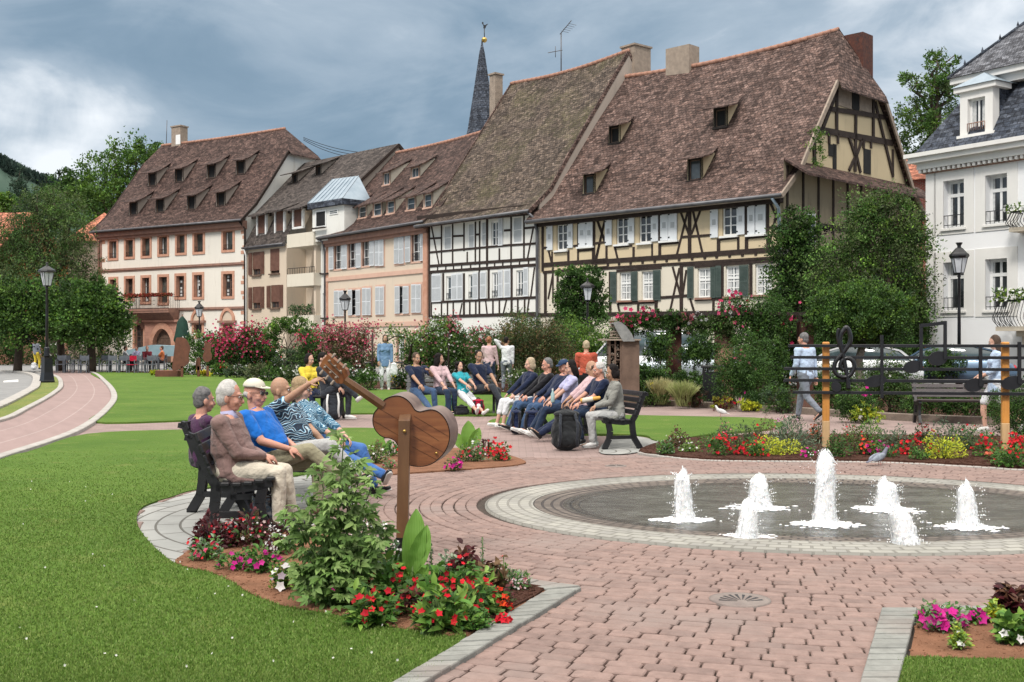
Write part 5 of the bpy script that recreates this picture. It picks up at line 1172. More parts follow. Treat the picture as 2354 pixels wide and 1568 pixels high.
g.box((a-w_,-.02,b0-.1),(a,.4,d)); g.box((c,-.02,b0-.1),(c+w_,.4,d)); g.box((a-w_,-.02,d),(c+w_,.4,d+.3)); g.box((a-w_-.1,-.1,b0-.3),(c+w_+.1,.4,b0-.1)); g.box((a-w_-.2,-.15,d+.3),(c+w_+.2,.9,d+.5)); do=g.build('dormer','stone_trim',b.t)
g=MB(); g.box((a-w_+.02,.3,b0-.1),(c+w_-.02,2.,d+.3)); g.build('cheek','slate',do)
g=MB(); xm=(a+c)/2; g.add([(a-w_-.28,-.22,d+.5),(c+w_+.28,-.22,d+.5),(c+w_+.28,1.7,d+.5),(a-w_-.28,1.7,d+.5),(xm,.5,d+1.05),(xm,1.9,d+1.05)],[(0,1,4),(1,2,5,4),(2,3,5),(3,0,4,5)]); g.build('dormer_roof','zinc',do)
o_=b.window((a,b0,c,d),y=0,rev=.22,cols=2,rows=1,fr='white_paint',fw=.08,curt=.6); g=MB(); g.tube([(a,-.04,b0+.32),(c,-.04,b0+.32)],.02,6); 
for k in range(9): x=a+(c-a)*k/8; g.tube([(x,-.04,b0+.03),(x,-.04,b0+.32)],.012,5)
g.build('railing','sandstone_dark',o_)
# balconies with bulging railings and flower tubs
M('stone_cream',(.62,.55,.44),(.52,.45,.35),4.,.8,.2,30)
for (q,sc_) in (((1075,1040,1500,1360),1.0),((1183,420,1500,540),.6)):
    h=b.rect(ZJ,*q,-1.4 if sc_==1 else -.8); dd=1.4 if sc_==1 else .8; zb_=h[1]; g=MB(); n=9
    g.box((h[0],-dd,zb_-.16),(h[2]+2,0,zb_)); g.box((h[0]+.7,-dd*.6,zb_-.7),(h[0]+1.2,0,zb_-.16)); g.box((h[0]+.6,-dd*.75,zb_-.36),(h[2]+2,0,zb_-.16)); 
    if sc_==1: g.box((h[0]+.95,-.7,0),(h[0]+2.2,0,zb_-.3))
    bo=g.build('balcony','stone_cream',b.t); g=MB(); hh=.95*sc_
    for k in range(int(26*sc_)):
        x=h[0]+.05+k*.13; 
        pts=[(x,-dd+.05,zb_),(x+.02,-dd-.22,zb_+hh*.3),(x-.02,-dd-.1,zb_+hh*.6),(x,-dd+.05,zb_+hh)]; g.tube(catmull(pts,4,False),.013,5)
    for k in range(8): y=-dd+.1+k*.15; g.tube(catmull([(h[0]+.05,y,zb_),(h[0]-.2,y,zb_+hh*.3),(h[0]-.08,y,zb_+hh*.6),(h[0]+.05,y,zb_+hh)],4,False),.013,5)
    g.tube([(h[0]+.05,0,zb_+hh),(h[0]+.05,-dd+.05,zb_+hh),(h[2]+2,-dd+.05,zb_+hh)],.03,6); g.build('railing','black_iron',bo)
    lv=Leaves(); n=int(260*sc_); pp=np.stack([h[0]-.1+1.7*RNG.random(n),-dd+.1+.3*RNG.normal(size=n)*.4,zb_+hh*.95+.45*sc_*RNG.random(n)],1); lv.add(pp,unit(n)+[0,0,.4],.16,.09,vary([(.10,.22,.03),(.25,.35,.05),(.05,.10,.03)],n)); petals(lv,pp[:50]+[0,-.1,.05],.07,(.85,.86,.84)); lv.build('balcony_flowers','leaf',bo)
# ---------------- church spire behind
t=thing('church_spire',P(1100,HZ,120)-Vector((0,0,H)),0,'slim slate church spire with a gilded ball and weathercock on its tip','spire')
def sx(px): return (px-CX)/F*120-t.location.x
def sz(py): return H+(HZ-py)/F*120
xa=sx(1113); g=MB(); M3=None
g.lathe([(3.1,sz(420)),(1.65,sz(300)),(1.0,sz(215)),(.32,sz(122)),(.12,sz(104)),(.05,sz(90))],8,(xa-.25,0,0),smooth=False); g.build('spire_roof','slate',t)
g=MB(); g.box((xa-2.6,-2.4,0),(xa+2.1,2.4,sz(420))); g.build('tower','chimney_stone',t)
M('gilt',(.55,.38,.12),(.4,.26,.07),5.,.35,metal=.9); g=MB(); g.ell((xa,0,sz(92)),.3,14,10); g.build('ball','gilt',t)
g=MB(); g.tube([(xa,0,sz(92)),(xa,0,sz(66))],.05,6); cz=sz(60); g.prism([(xa-.28,0,cz+.32),(xa-.1,0,cz+.0),(xa-.12,0,cz-.25),(xa+.12,0,cz-.25),(xa+.2,0,cz),(xa+.42,0,cz+.25),(xa+.25,0,cz+.2),(xa+.1,0,cz+.1),(xa-.08,0,cz+.12),(xa-.1,0,cz+.4),(xa-.22,0,cz+.45)],(0,.06,0)); g.build('weathercock','black_iron',t)
# ---------------- houses at the far left and brick annex
t=thing('orange_house',P(-70,HZ,78)-Vector((0,0,H)),R(-12),'orange rendered house with a red roof, mostly hidden at the far left','house')
g=MB(); g.box((-8,0,0),(1.7,9,(HZ-590)/F*78+H)); g.build('wall','plaster_orange' if plaster('plaster_orange',(.55,.20,.09),(.4,.15,.08),.3) else '',t)
g=MB(); zz_=(HZ-590)/F*78+H; g.prism([(-8,-.3,zz_),(-8,4.5,zz_+3.6),(-8,9.3,zz_)],(10,0,0)); g.build('roof','tile_orange',t)
g=MB(); g.box((-.5,-.05,zz_-2.6),(1.,0,zz_-1.2)); g.build('window','white_paint',t); g=MB(); g.box((-8,-.06,0),(1.72,9,2.6)); g.build('lower_wall','sandstone',t)
t=thing('brick_annex',P(212,HZ,98)-Vector((0,0,H)),R(20),'weathered stone annex with red tiled hip roof beside the cream house','annex')
zz_=(HZ-555)/F*98+H; g=MB(); g.box((-2,0,0),(4,6,zz_)); g.build('wall','chimney_stone',t); g=MB(); g.add([(-2.3,-.3,zz_),(4.3,-.3,zz_),(4.3,6.3,zz_),(-2.3,6.3,zz_),(1.,3,zz_+2.9)],[(0,1,4),(1,2,4),(2,3,4),(3,0,4)]); g.build('roof','tile_orange',t)
t=thing('red_brick_house',P(2110,HZ,66)-Vector((0,0,H)),R(-35),'red brick house glimpsed between the timbered gable and the white villa','house')
brickmat('red_brick',(.42,.10,.07),(.32,.08,.06),(.5,.42,.36),.25,.08,.01,kind='UV'); g=MB(); g.box((-4,0,0),(4,7,11.2)); g.build('wall','red_brick',t); g=MB(); g.prism([(-4.3,-.3,11.2),(-4.3,3.5,13.2),(-4.3,7.3,11.2)],(8.6,0,0)); g.build('roof','tile_orange',t)
# overhead wires between the roofs
t=thing('overhead_cables',(0,0,0),0,'three thin dark cables sagging between the hipped roof and the grey roof','cables'); 
for k in range(3):
    a_=P(697,316+k*3,84); c_=P(900,350+k*2,86); g=MB(); g.tube([a_.lerp(c_,u)-Vector((0,0,(1.0+.3*k)*4*u*(1-u)*.45)) for u in [i/14 for i in range(15)]],.022,5); g.build('cable','timber_black',t)
# ------------------------------------------------------------ trees, hedges, far planting
M('bark',(.085,.062,.045),(.05,.036,.028),8.,.95,.8,30); M('bark_pale',(.24,.21,.17),(.15,.125,.10),6.,.95,.8,30)
GD=[(.034,.078,.018),(.052,.112,.025),(.026,.062,.016)]; GM=[(.066,.142,.026),(.105,.195,.038),(.048,.11,.022)]; GL=[(.13,.23,.03),(.19,.30,.045),(.09,.18,.025)]
GO=[(.085,.12,.045),(.12,.15,.055),(.065,.09,.035)]; GY=[(.42,.46,.03),(.52,.52,.04),(.30,.38,.03)]; GG=[(.20,.22,.12),(.28,.27,.15),(.14,.16,.08)]; GR=[(.10,.022,.022),(.16,.03,.03),(.06,.015,.018)]
GB=[(.06,.10,.055),(.09,.14,.075),(.045,.08,.045)]; BR=[(.16,.09,.045),(.10,.06,.03),(.20,.13,.06)]
PK=[(.62,.06,.16),(.72,.12,.25),(.50,.03,.10)]; PKS=[(.55,.22,.24),(.62,.30,.30),(.45,.10,.14)]; WH=[(.82,.82,.78),(.75,.72,.72)]; RD=[(.62,.012,.03),(.70,.03,.035),(.42,.008,.02)]; MG=[(.62,.02,.28),(.70,.05,.34),(.48,.01,.22)]; LI=[(.50,.28,.48),(.60,.38,.55)]; YE=[(.75,.65,.03),(.85,.72,.1)]
def veg(lv,blobs,n,L,W,cols,per=24,clump=.3,fill=.35,up=.35,droop=0,amt=.28,big=False):
    vol=np.array([ (r[0]*r[1]*r[2])**(2/3) for c,r in blobs]); vol/=vol.sum()
    for (c,r),f in zip(blobs,vol):
        K=max(2,int(n*f/per)); c=np.array(c,float); r=np.array(r,float); u=unit(K)
        rad=np.where(RNG.random(K)<fill,RNG.random(K)**.5*.85,1+.15*RNG.normal(size=K))[:,None]; cc=c+u*r*rad
        cr=clump*r.mean()*(.5+1.0*RNG.random(K)); cv=vary(cols,K,amt); idx=np.repeat(np.arange(K),per)
        g=RNG.normal(size=(len(idx),3))*cr[idx][:,None]*.5; g[:,2]*=.75; p=cc[idx]+g; d=u[idx]*.5+RNG.normal(size=(len(idx),3))*.75; d[:,2]+=up-droop
        m=len(idx); s=.65+.7*RNG.random(m); lv.add(p,d,L*s,W*s,np.clip(cv[idx]*(1+.22*RNG.normal(size=(m,1))),.002,1),big=big)
def limb(mb,a,b,r0,r1,rnd,n=5,w=.12):
    a=Vector(a); b=Vector(b); d=(b-a).length; pts=[a.lerp(b,i/n)+Vector((rnd.gauss(0,w),rnd.gauss(0,w),rnd.gauss(0,w*.5)))*d*.12*(0<i<n) for i in range(n+1)]
    mb.tube(pts,[r0+(r1-r0)*i/n for i in range(n+1)],7)
def tree(name,label,Y,trunk,blobs,n,cols,leafpx=5.,wl=.6,cat='tree',group=None,tr=.22,bark='bark',clump=.32,droop=0,fill=.35,up=.35,per=24,gz=0.,amt=.28):
    """trunk=(x_px,y_base_px or None) ; blobs=[(px,py,rx_px,ry_px[,dy])] at depth Y"""
    s=F/Y; base=P(trunk[0],HZ,Y); base.z=0 if gz is None else gz; t=thing(name,base,0,label,cat,group); rnd=random.Random(sum(map(ord,label)))
    B=[]
    for q in blobs:
        p=P(q[0],q[1],Y)-base; rx=q[2]/s; rz=q[3]/s; p.y+=(q[4] if len(q)>4 else rnd.uniform(-.4,.4)*rx); B.append((p,(rx,rx*.9,rz)))
    L=leafpx/s; lv=Leaves(); veg(lv,B,n,L,L*wl,cols,clump=clump,droop=droop,fill=fill,up=up,per=per,amt=amt); lv.build('crown','leaf',t)
    mb=MB(); top=max(B,key=lambda q:q[0].z)[0]; ctr=Vector((0,0,0)); 
    for p,r in B: ctr+=p/len(B)
    fork=Vector((ctr.x*.25,ctr.y*.25,max(.35*ctr.z,ctr.z-max(r[2] for p,r in B)*1.1))); 
    limb(mb,(0,0,-.1),fork,tr,tr*.75,rnd,5,.1)
    for p,r in B: limb(mb,fork,p+Vector((0,0,r[2]*.35)),tr*.5,tr*.1,rnd,6,.5)
    mb.build('trunk',bark,t); return t
leafpx=5
tree('broadleaf_tree','tall bright green broadleaf tree rising behind the left end of the cream house',108,(270,0),[(232,405,52,50),(300,372,58,52),(345,350,40,32),(196,445,42,42),(262,470,60,52),(205,505,46,44),(155,470,38,34),(320,440,50,60),(230,560,50,40),(290,540,50,50),(320,340,18,14),(262,350,16,14)],19000,GM+GL[:1],6.5,tr=.45,clump=.30)
tree('broadleaf_tree','smaller dark broadleaf tree left of the tall bright green one',112,(150,0),[(158,415,22,24),(140,445,32,34),(175,440,26,34),(130,490,34,30)],5200,GM+GD,6,tr=.3)
tree('conifer_tree','dark pointed conifer on the skyline at far left',130,(45,0),[(45,398,7,20),(45,425,18,16),(42,450,28,18),(48,480,36,20),(42,510,42,22)],6500,[(.03,.06,.035),(.045,.085,.05)],6,wl=.3,tr=.3,clump=.4)
tree('conifer_tree','tiny far conifer top right of the dark pointed one',150,(107,0),[(107,410,5,8),(107,425,9,10),(107,440,12,12)],700,[(.03,.06,.035)],5,wl=.3,tr=.2)
tree('willow_tree','large grey-green drooping willow beside the cream house',78,(120,0),[(120,480,60,42),(60,520,44,46),(165,530,48,50),(110,560,70,60),(40,600,40,60),(180,610,42,60),(110,640,80,60),(90,455,32,26),(205,680,26,50),(20,680,40,50),(10,580,34,60),(30,530,30,40)],36000,GO+GM+GD[:1],6.5,wl=.28,tr=.4,droop=1.1,clump=.34,fill=.3)
tree('broadleaf_tree','pale green rounded tree cut off by the left photo edge',115,(2,0),[(5,470,28,22),(-10,495,30,24),(22,460,18,14)],3200,GL+GM,6,tr=.3)
for xb_,yb_,lb in ((40,852,'round clipped street tree with a dense dark crown at the left photo edge'),(210,850,'round clipped street tree right of the lamp, above the cafe terrace'),(137,848,'yellow-green street tree half hidden behind the tall black lamp')):
    if xb_==40: B=[(40,715,78,58),(75,690,48,42),(0,700,50,50),(50,755,80,34),(100,740,40,38)]; n=19000; c=GM+GD+GL[:1]
    elif xb_==210: B=[(208,712,66,46),(190,680,46,36),(245,700,44,38),(205,750,84,36),(265,745,32,34),(160,730,40,38),(225,660,20,16)]; n=23000; c=GM+GM+GD+GL[:1]
    else: B=[(150,700,26,34),(140,735,34,30),(155,760,28,24)]; n=4200; c=GL+GM
    tree('street_tree',lb,58 if xb_!=137 else 61,(xb_,0),B,n,c,6.2,wl=.7,tr=.24,clump=.34,per=34,amt=.4,group='clipped trees by the terrace',fill=.3)
# hedge mass behind the terrace
def bushpx(name,label,x0,x1,yt,yb,Y=None,cols=GM,n=None,lpx=4.6,wl=.6,flow=None,nf=0,fs=4.,cat='shrub',group=None,lumps=None,droop=0,up=.35,clump=.36,fill=.4,stem=True,z0=.03,per=20,amt=.28,zbase=None,depth=.8):
    """shrub filling the pixel box, standing on the ground at its base row"""
    Y=Y or G(0,yb,z0).y; s=F/Y; cx=(x0+x1)/2; base=Vector(((cx-CX)/s,Y,z0)); w=(x1-x0)/s; zt=H+(HZ-yt)/s-z0; zb=(H+(HZ-yb)/s-z0) if zbase is None else zbase
    zb=max(zb,0) if zbase is None else zb
    t=thing(name,base,0,label,cat,group); rnd=random.Random(int(x0*7+yt*3)); h=zt-zb; B=[]
    k=lumps or max(2,min(9,int(round(w/max(h,.1)*1.8))+1))
    for i in range(k):
        u=(i+.5)/k; rx=w/k*.78+.02; hh=h*rnd.uniform(.72,1.0); B.append((Vector((-w/2+w*u+rnd.uniform(-.1,.1)*rx,rnd.uniform(-.3,.3)*rx,zb+hh*.52)),(min(rx,w/2),min(rx,w*.5)*depth+.02,hh*.53)))
    for i in range(k):
        q=rnd.choice(B); B.append((q[0]+Vector((rnd.uniform(-.5,.5)*q[1][0],rnd.uniform(-.4,.2)*q[1][0],rnd.uniform(.0,.4)*q[1][2])),tuple(x*.5 for x in q[1])))
    n=n or int(.85*(x1-x0)*(yb-yt))+200; L=lpx/s; lv=Leaves(); veg(lv,B,n,L,L*wl,cols,per=per,clump=clump,droop=droop,up=up,fill=fill,amt=amt); fo=lv.build('foliage','leaf',t)
    if flow is not None and nf:
        lv=Leaves(); nb=max(1,nf//7); hub=[]
        for i in range(nb):
            q=rnd.choice(B[:k]); a=rnd.uniform(PI*1.02,PI*1.98); e=rnd.uniform(-.15,1.25); hub.append((q[0].x+math.cos(a)*math.cos(e)*q[1][0]*1.02,q[0].y+math.sin(a)*math.cos(e)*q[1][1]*1.04,q[0].z+math.sin(e)*q[1][2]*1.02))
        hub=np.array(hub)[RNG.integers(0,nb,nf)]; sp=.10*min(w,h)+.6*fs/s; pp=hub+RNG.normal(size=(nf,3))*sp*[1,.5,1]
        nn=RNG.normal(size=(nf,3))*.5; nn[:,1]-=1; petals(lv,pp,fs/s*(.35+.4*RNG.random(nf)),vary(flow,nf,.12),5,nor=nn); lv.build('flowers','petal',t)
    if stem:
        mb=MB(); 
        for i in range(5): q=rnd.choice(B); limb(mb,(rnd.gauss(0,.06*w),rnd.gauss(0,.03*w),-.03),q[0]+Vector((0,0,q[1][2]*.2)),.008*h+.012,.006,rnd,4,.3)
        mb.build('stems','bark',t)
    return t
bushpx('hedge','dark green hedge behind the promenade under the left street trees',-60,130,775,846,76,GD+GM,5200,cat='hedge',depth=.5)
bushpx('hedge','loose olive hedge between lamp and round street tree',125,300,770,848,74,GO+GD,4200,cat='hedge',depth=.5,flow=WH,nf=50)
# right side: tree behind the villa, big ivy column, shrubs in front of the timbered house
tree('broadleaf_tree','airy light green tree between the timbered gable and the white villa',62,(2150,0),[(2095,178,32,14),(2135,200,40,28),(2160,160,32,36),(2195,135,12,24),(2178,200,50,34),(2110,250,40,28),(2095,290,38,36),(2140,300,44,44),(2170,260,46,40),(2150,130,18,12),(2125,350,34,24),(2080,330,24,20)],10500,GM+GO[:1]+GL[:1],6.5,wl=.5,tr=.3,clump=.30,fill=.4)
tree('ivy_tree','broad dark green tree overgrowing the gable side of the timbered house',43,(2030,0),[(2030,490,66,48),(1985,500,40,44),(1990,545,60,60),(2100,600,34,90),(2105,720,30,90),(1900,640,50,60),(2070,560,56,70),(2095,520,34,46),(2020,640,80,70),(2080,690,50,70),(1950,620,46,60),(2030,740,80,50),(2060,470,28,20)],40000,GM+GO+GL[:1]+GD[:1],6.2,wl=.5,tr=.4,clump=.44,fill=.35,per=40,amt=.5)
tree('climber_column','ivy-clad column of foliage at the right corner of the timbered front',45,(1830,0),[(1825,520,34,42),(1815,570,42,50),(1860,560,36,56),(1830,640,58,60),(1870,660,40,60),(1800,690,36,44),(1850,720,60,40)],24000,GM+GD+GO[:1],6,wl=.65,tr=.25,clump=.36,fill=.3,per=40,amt=.4,cat='climber')
tree('flowering_shrub_tree','spreading green shrub tree with small pale blooms behind the music fence',33,(1975,0),[(1930,700,58,36),(1985,690,56,40),(2040,710,52,36),(1900,735,50,36),(1960,740,70,34),(2050,745,44,30),(1995,770,50,26),(2080,700,22,24)],26000,GM+GL[:1]+GD,6,wl=.6,tr=.14,bark='bark_pale',clump=.26,fill=.3,cat='shrub')
tree('climbing_plant','deep green creeper covering the timbered front behind the lamp',50,(1340,0),[(1310,640,30,22),(1350,640,34,22),(1330,680,46,36),(1300,700,26,34),(1370,690,26,36),(1335,730,54,30),(1300,760,36,30)],20000,GD+GM,5.2,wl=.7,tr=.12,clump=.26,fill=.25,cat='climber')
for i,(x,y,r) in enumerate(((1880,330,10),(1868,365,9),(1895,285,7))): pass
bushpx('climbing_plant','small creeper hanging on the verge of the timbered gable',1862,1892,285,385,46.7,GL+GM,700,cat='climber',stem=False,zbase=8.8,depth=.25)
# rose pergola in front of the timbered house
t=thing('rose_pergola',P(1610,HZ,34)-Vector((0,0,H)),0,'long timber pergola with stone pillars carrying climbing roses in front of the timbered house','pergola'); s34=F/34.
def lx(px): return (px-1610)/s34
def lz(py): return H+(HZ-py)/s34
for xx_,w_ in ((1548,.42),(1663,.5),(1745,.42),(1440,.4),(1850,.4)):
    g=MB(); g.bbox((lx(xx_)-w_/2,-.25,0),(lx(xx_)+w_/2,.25,2.2),.02); g.build('pillar','sand_blocks' if xx_==1663 else 'chimney_brick',t)
g=MB(); g.box((lx(1430),-.2,2.2),(lx(1860),-.08,2.38)); g.box((lx(1430),.1,2.2),(lx(1860),.22,2.38))
for k in range(22): x=lx(1430)+k*.27; g.box((x,-.7,2.38),(x+.07,.7,2.48))
g.build('beams','timber_dark',t)
for (x0,x1,yt,yb,cols,fl,nf,lb) in ((1412,1500,718,770,GD+GM,PK,60,'dark climbing rose with red blooms on the left end of the pergola'),(1490,1590,716,765,GM+GD,PKS,24,'climbing rose on the second bay of the pergola, few blooms'),(1580,1680,722,775,GM+GO,WH,16,'climbing rose with sparse pale blooms in the pergola middle'),(1670,1800,690,790,GM+GD,PK,46,'tall climbing rose with large crimson blooms on the right of the pergola')):
    bushpx('climbing_rose',lb,x0,x1,yt,yb,33.6,cols,None,4.8,flow=fl,nf=nf,fs=9.5,cat='climbing rose',group='climbing roses on the pergola',zbase=lz(yb),stem=False,per=18)
for (x0,x1,yt,yb,Y,lb) in ((1400,1440,740,880,32,'leafy stem curtain left of the first pergola pillar'),(1490,1535,760,850,33,'hanging rose curtain between the first pergola pillars'),(1575,1640,762,850,33,'dense hanging rose curtain in the pergola centre'),(1690,1790,770,870,32,'broad rose curtain right of the sandstone pillar')):
    bushpx('climbing_rose',lb,x0,x1,yt,yb,Y,GM+GD,None,4.8,cat='climbing rose',group='climbing roses on the pergola',zbase=max(.1,H+(HZ-yb)*Y/F),stem=True,z0=.03)
bushpx('shrub','bushy light green shrub between the creeper and the insect house',1295,1385,735,858,40,GL+GM,None,4.6)
bushpx('shrub','brownish green loose tree-like shrub behind the standing couple',1165,1300,705,875,37,GO+BR+GD,None,4.6,wl=.5,fill=.5)
bushpx('shrub','mixed green shrub right of the pink rose arch, full of white blooms',1088,1180,738,850,39,GM+GO,None,4.4,flow=PKS+WH,nf=120,fs=5)
bushpx('rose_bush','pale pink rambling rose behind the seated group',960,1050,735,810,41,GM,None,4.4,flow=PKS,nf=90,fs=6,cat='rose bush')
bushpx('rose_bush','dark red flecked rose bush right of the pale pink rambler',1040,1110,742,835,41,GD+GM,None,4.4,flow=PK,nf=80,fs=6,cat='rose bush')
bushpx('rose_bush','huge round rose bush covered in crimson blooms behind the guitar head',742,852,747,842,46.5,GO+PKS[:1]+BR[:1],None,4.2,flow=PK+PKS,nf=420,fs=5.2,cat='rose bush')
bushpx('rose_bush','wide mass of crimson roses left of the green arch',478,612,752,842,52.5,GD+GM,None,4.2,flow=PK,nf=620,fs=5.2,cat='rose bush')
bushpx('rose_bush','small rose bush with red sprays between arch and round rose bush',690,748,752,850,48,GM+GD,None,4.2,flow=PK,nf=90,fs=5,cat='rose bush')
bushpx('shrub','green clipped bush left of the crimson rose mass, near the small lamp',437,500,745,835,54,GM,None,4.4,flow=WH,nf=20,fs=5)
# green arch
t=tree('arbour_plant','green climber trained over an arch in the middle of the rose border',50.5,(665,0),[(628,760,20,20),(650,748,26,16),(685,750,28,18),(710,770,18,26),(625,800,14,36),(712,810,14,34),(668,742,20,10)],5200,GM+GL[:1],4.6,tr=.06,clump=.3,cat='climber')
bushpx('shrub','grey-green shrub under the arch in the rose border',640,700,800,850,49.5,GO+GB,None,4.2)
t=thing('iron_arch',P(948,HZ,38)-Vector((0,0,H)),0,'thin dark iron arch with a bare climbing branch behind the woman in denim','garden arch'); g=MB(); s=F/38.
for (x0,x1) in ((855,856),(1030,1031)): g.tube([((x0-948)/s,0,0),((x1-948)/s,0,H+(HZ-765)/s)],.03,6)
g.tube([((x-948)/s,.0,H+(HZ-y)/s) for x,y in ((880,790),(905,774),(925,774),(945,785),(960,800))],.022,6); g.tube([((x-948)/s,.05,H+(HZ-y)/s) for x,y in ((940,830),(945,795),(965,780),(990,762),(1020,752))],[.06,.05,.045,.035,.02],6); g.build('frame','timber_dark',t)
lv=Leaves(); pp=np.array([((x-948)/s,0,H+(HZ-y)/s) for x,y in ((985,760),(1010,750),(960,785),(925,770),(1025,790),(900,765))]); idx=RNG.integers(0,len(pp),900); lv.add(pp[idx]+RNG.normal(size=(900,3))*.17,unit(900),.09,.06,vary(GL+WH[:1]+GM,900)); lv.build('foliage','leaf',t)
# low border plants, rear left
low=[(345,372,852,863,GY,'yellow-green low mound at the left start of the far flower border',None,0),(368,396,851,864,GY+GL,'lime mound second from the left in the far border',None,0),(392,412,853,864,YE,'small bright yellow mound in the far border',None,0),(455,490,850,865,YE,'larger yellow mound below the brown cello figure',None,0),
(412,455,838,862,GM,'green leafy clump between the yellow mounds',WH,12),(490,520,832,866,GM,'rusty bloom clump right of the larger yellow mound',RD,10),(515,570,838,868,GB+GO,'grey-green tuft left part of the long low border',WH,20),(565,612,834,872,GG+GO,'straw-coloured grassy tuft in the long low border',None,0),(605,640,838,876,GM+GD,'round green cushion right of the straw tuft',None,0),(640,700,838,882,GO+GM,'low mixed clump behind the bald seated man',WH,30),(610,660,828,860,GG,'pale grass clump above the cushions',None,0),(700,760,842,890,GD+GM,'dark low clump behind the woman in yellow',PKS,16),(750,830,838,895,GM+GD,'dark bushy clump behind the guitar neck',WH,50),(830,865,845,897,GM,'narrow green clump left of the standing woman in denim',WH,10),(905,950,845,893,GM+GD,'green clump with yellow sprays right of the standing woman',YE,22),(380,420,832,848,GM,'small green clump left of the violin figure',WH,8),(1170,1240,845,900,GM+GO,'leafy clump behind the standing man in white',WH,26),(1235,1300,850,890,GO+BR,'brownish clump behind the capped men',WH,14)]
for (x0,x1,yt,yb,c,lb,fl,nf) in low: bushpx('border_plant',lb,x0,x1,yt,yb,None,c,None,4.0,flow=fl,nf=nf,fs=4.2,cat='plant',group='low plants of the far border')
# rear bed right (behind kerb)
rear=[(1443,1500,880,928,GM+GD,'dark leafy clump right of the bench end in the rear bed',YE,14,5),(1480,1530,875,930,GM+GO,'olive clump behind the yellow-flowered one',YE,10,5),(1565,1620,895,934,GR+GD,'low burgundy clump left of the litter bin',None,0,0),(1655,1765,800,935,GD+GM,'big dark rounded bush right of the litter bin',PKS,10,7),(1640,1680,912,940,GY+GR,'yellow-and-burgundy edging clump by the kerb',RD,6,6),(1700,1742,918,942,GY,'bright yellow clump at the kerb',None,0,0),(1762,1822,880,945,GB+GM,'soft green feathery bush at the kerb left of the walking man',None,0,0),(1700,1760,900,940,GD,'dark filler clump behind the yellow one',MG,5,6),(1925,2000,900,965,GM+GD,'green clump behind the first orange post',MG,6,8),(1965,2020,930,968,GY+GM,'yellow and green edging clump behind the music fence',WH,5,7),(1880,1960,830,940,GM+GD,'leafy shrub behind the treble clef',None,0,0),(1990,2100,820,950,GM+GD+GO,'wide shrub behind the middle of the music fence',WH,10,6),(2090,2330,895,960,GD+GM,'dark shrubbery behind the empty bench',None,0,0),(2300,2400,870,1000,GM+GD,'clump of shrubs at the right photo edge behind the bare-legged woman',None,0,0),(1750,1800,790,900,GM,'climbing shrub left of the walking man',WH,20,6)]
for (x0,x1,yt,yb,c,lb,fl,nf,fs) in rear: bushpx('border_plant',lb,x0,x1,yt,yb,None if yb>905 else 33,c,None,4.8,flow=fl,nf=nf,fs=fs or 5,cat='plant',group='plants of the rear bed',z0=.05,wl=.5)
def grasstuft(name,label,x0,x1,yt,yb,cols,n=900,Y=None,group='plants of the rear bed',arch=.5,wpx=1.6,cat='ornamental grass',seed=None):
    Y=Y or G(0,yb,.05).y; s=F/Y; base=Vector((((x0+x1)/2-CX)/s,Y,.05)); t=thing(name,base,0,label,cat,group); h=(yb-yt)/s; w=(x1-x0)/s/2
    th=RNG.random(n)*2*PI; sp=RNG.random(n)**.6; d=np.stack([np.cos(th)*sp*w/h*1.1,np.sin(th)*sp*w/h*1.1,np.ones(n)],1); L=h*(.6+.4*RNG.random(n)); p0=RNG.normal(size=(n,3))*w*.16; p0[:,2]=0
    lv=Leaves(); lv.add(p0,d,L*.6,wpx/s,vary(cols,n,.15),fold=.1); d2=d.copy(); d2[:,:2]*=1.9; dn=d/np.linalg.norm(d,axis=1,keepdims=True); lv.add(p0+dn*L[:,None]*.45,d2,L*.55,wpx/s,vary(seed or cols,n,.15),fold=.1); lv.build('blades','leaf',t); return t
grasstuft('feather_grass','tall straw-coloured feather grass right of the seated woman in grey',1487,1548,862,930,[(.35,.36,.16),(.25,.30,.10)],1500,seed=[(.50,.46,.24),(.40,.38,.18)])
grasstuft('feather_grass','arching green feather grass left of the litter bin',1535,1605,868,934,[(.30,.36,.12),(.42,.42,.20)],1500)
grasstuft('spiky_plant','thin bare arching leaf spikes at the kerb',1690,1712,905,942,[(.55,.5,.4)],14)
# far hills
g=MB(); vs=[]; n=60
def hz_(u): return 40+150*math.exp(-((u+0.0)/.35)**2)
for i in range(n+1):
    px=-500+1100*i/n; yt=378-14*math.exp(-((px+20)/60)**2)+ (max(0,px+10)*.34) +4*math.sin(px*.07)+3*math.sin(px*.19)
    yt=min(yt,560); a=P(px,HZ,1100); b_=P(px,yt,1500); c_=P(px,HZ,2000); vs+= [(a.x,a.y,-2),(b_.x,b_.y,b_.z),(c_.x,c_.y,-2)]
g.add(vs,[(3*i+j,3*i+3+j,3*i+4+j,3*i+1+j) for i in range(n) for j in (0,1)],0,True); M('hill_forest',(.05,.085,.065),(.085,.125,.10),.02,.95,1.0,.05,'World',det=9,spec=0.); tag(g.build('hills','hill_forest'),kind='structure')
lv=Leaves(); k=9000; px=-200+460*RNG.random(k); base_y=378-14*np.exp(-((px+20)/60)**2)+np.maximum(0,px+10)*.34; yy=base_y+RNG.random(k)**1.3*120-4; YY=1480+0*px; XX=(px-CX)/F*YY; ZZ=H+(HZ-yy)/F*YY
lv.add(np.stack([XX,YY,ZZ],1),RNG.normal(size=(k,3))*.4+[0,0,1],9,6,vary([(.045,.075,.06),(.07,.105,.085)],k,.15)); tag(lv.build('hill_forest','leaf'),kind='stuff')

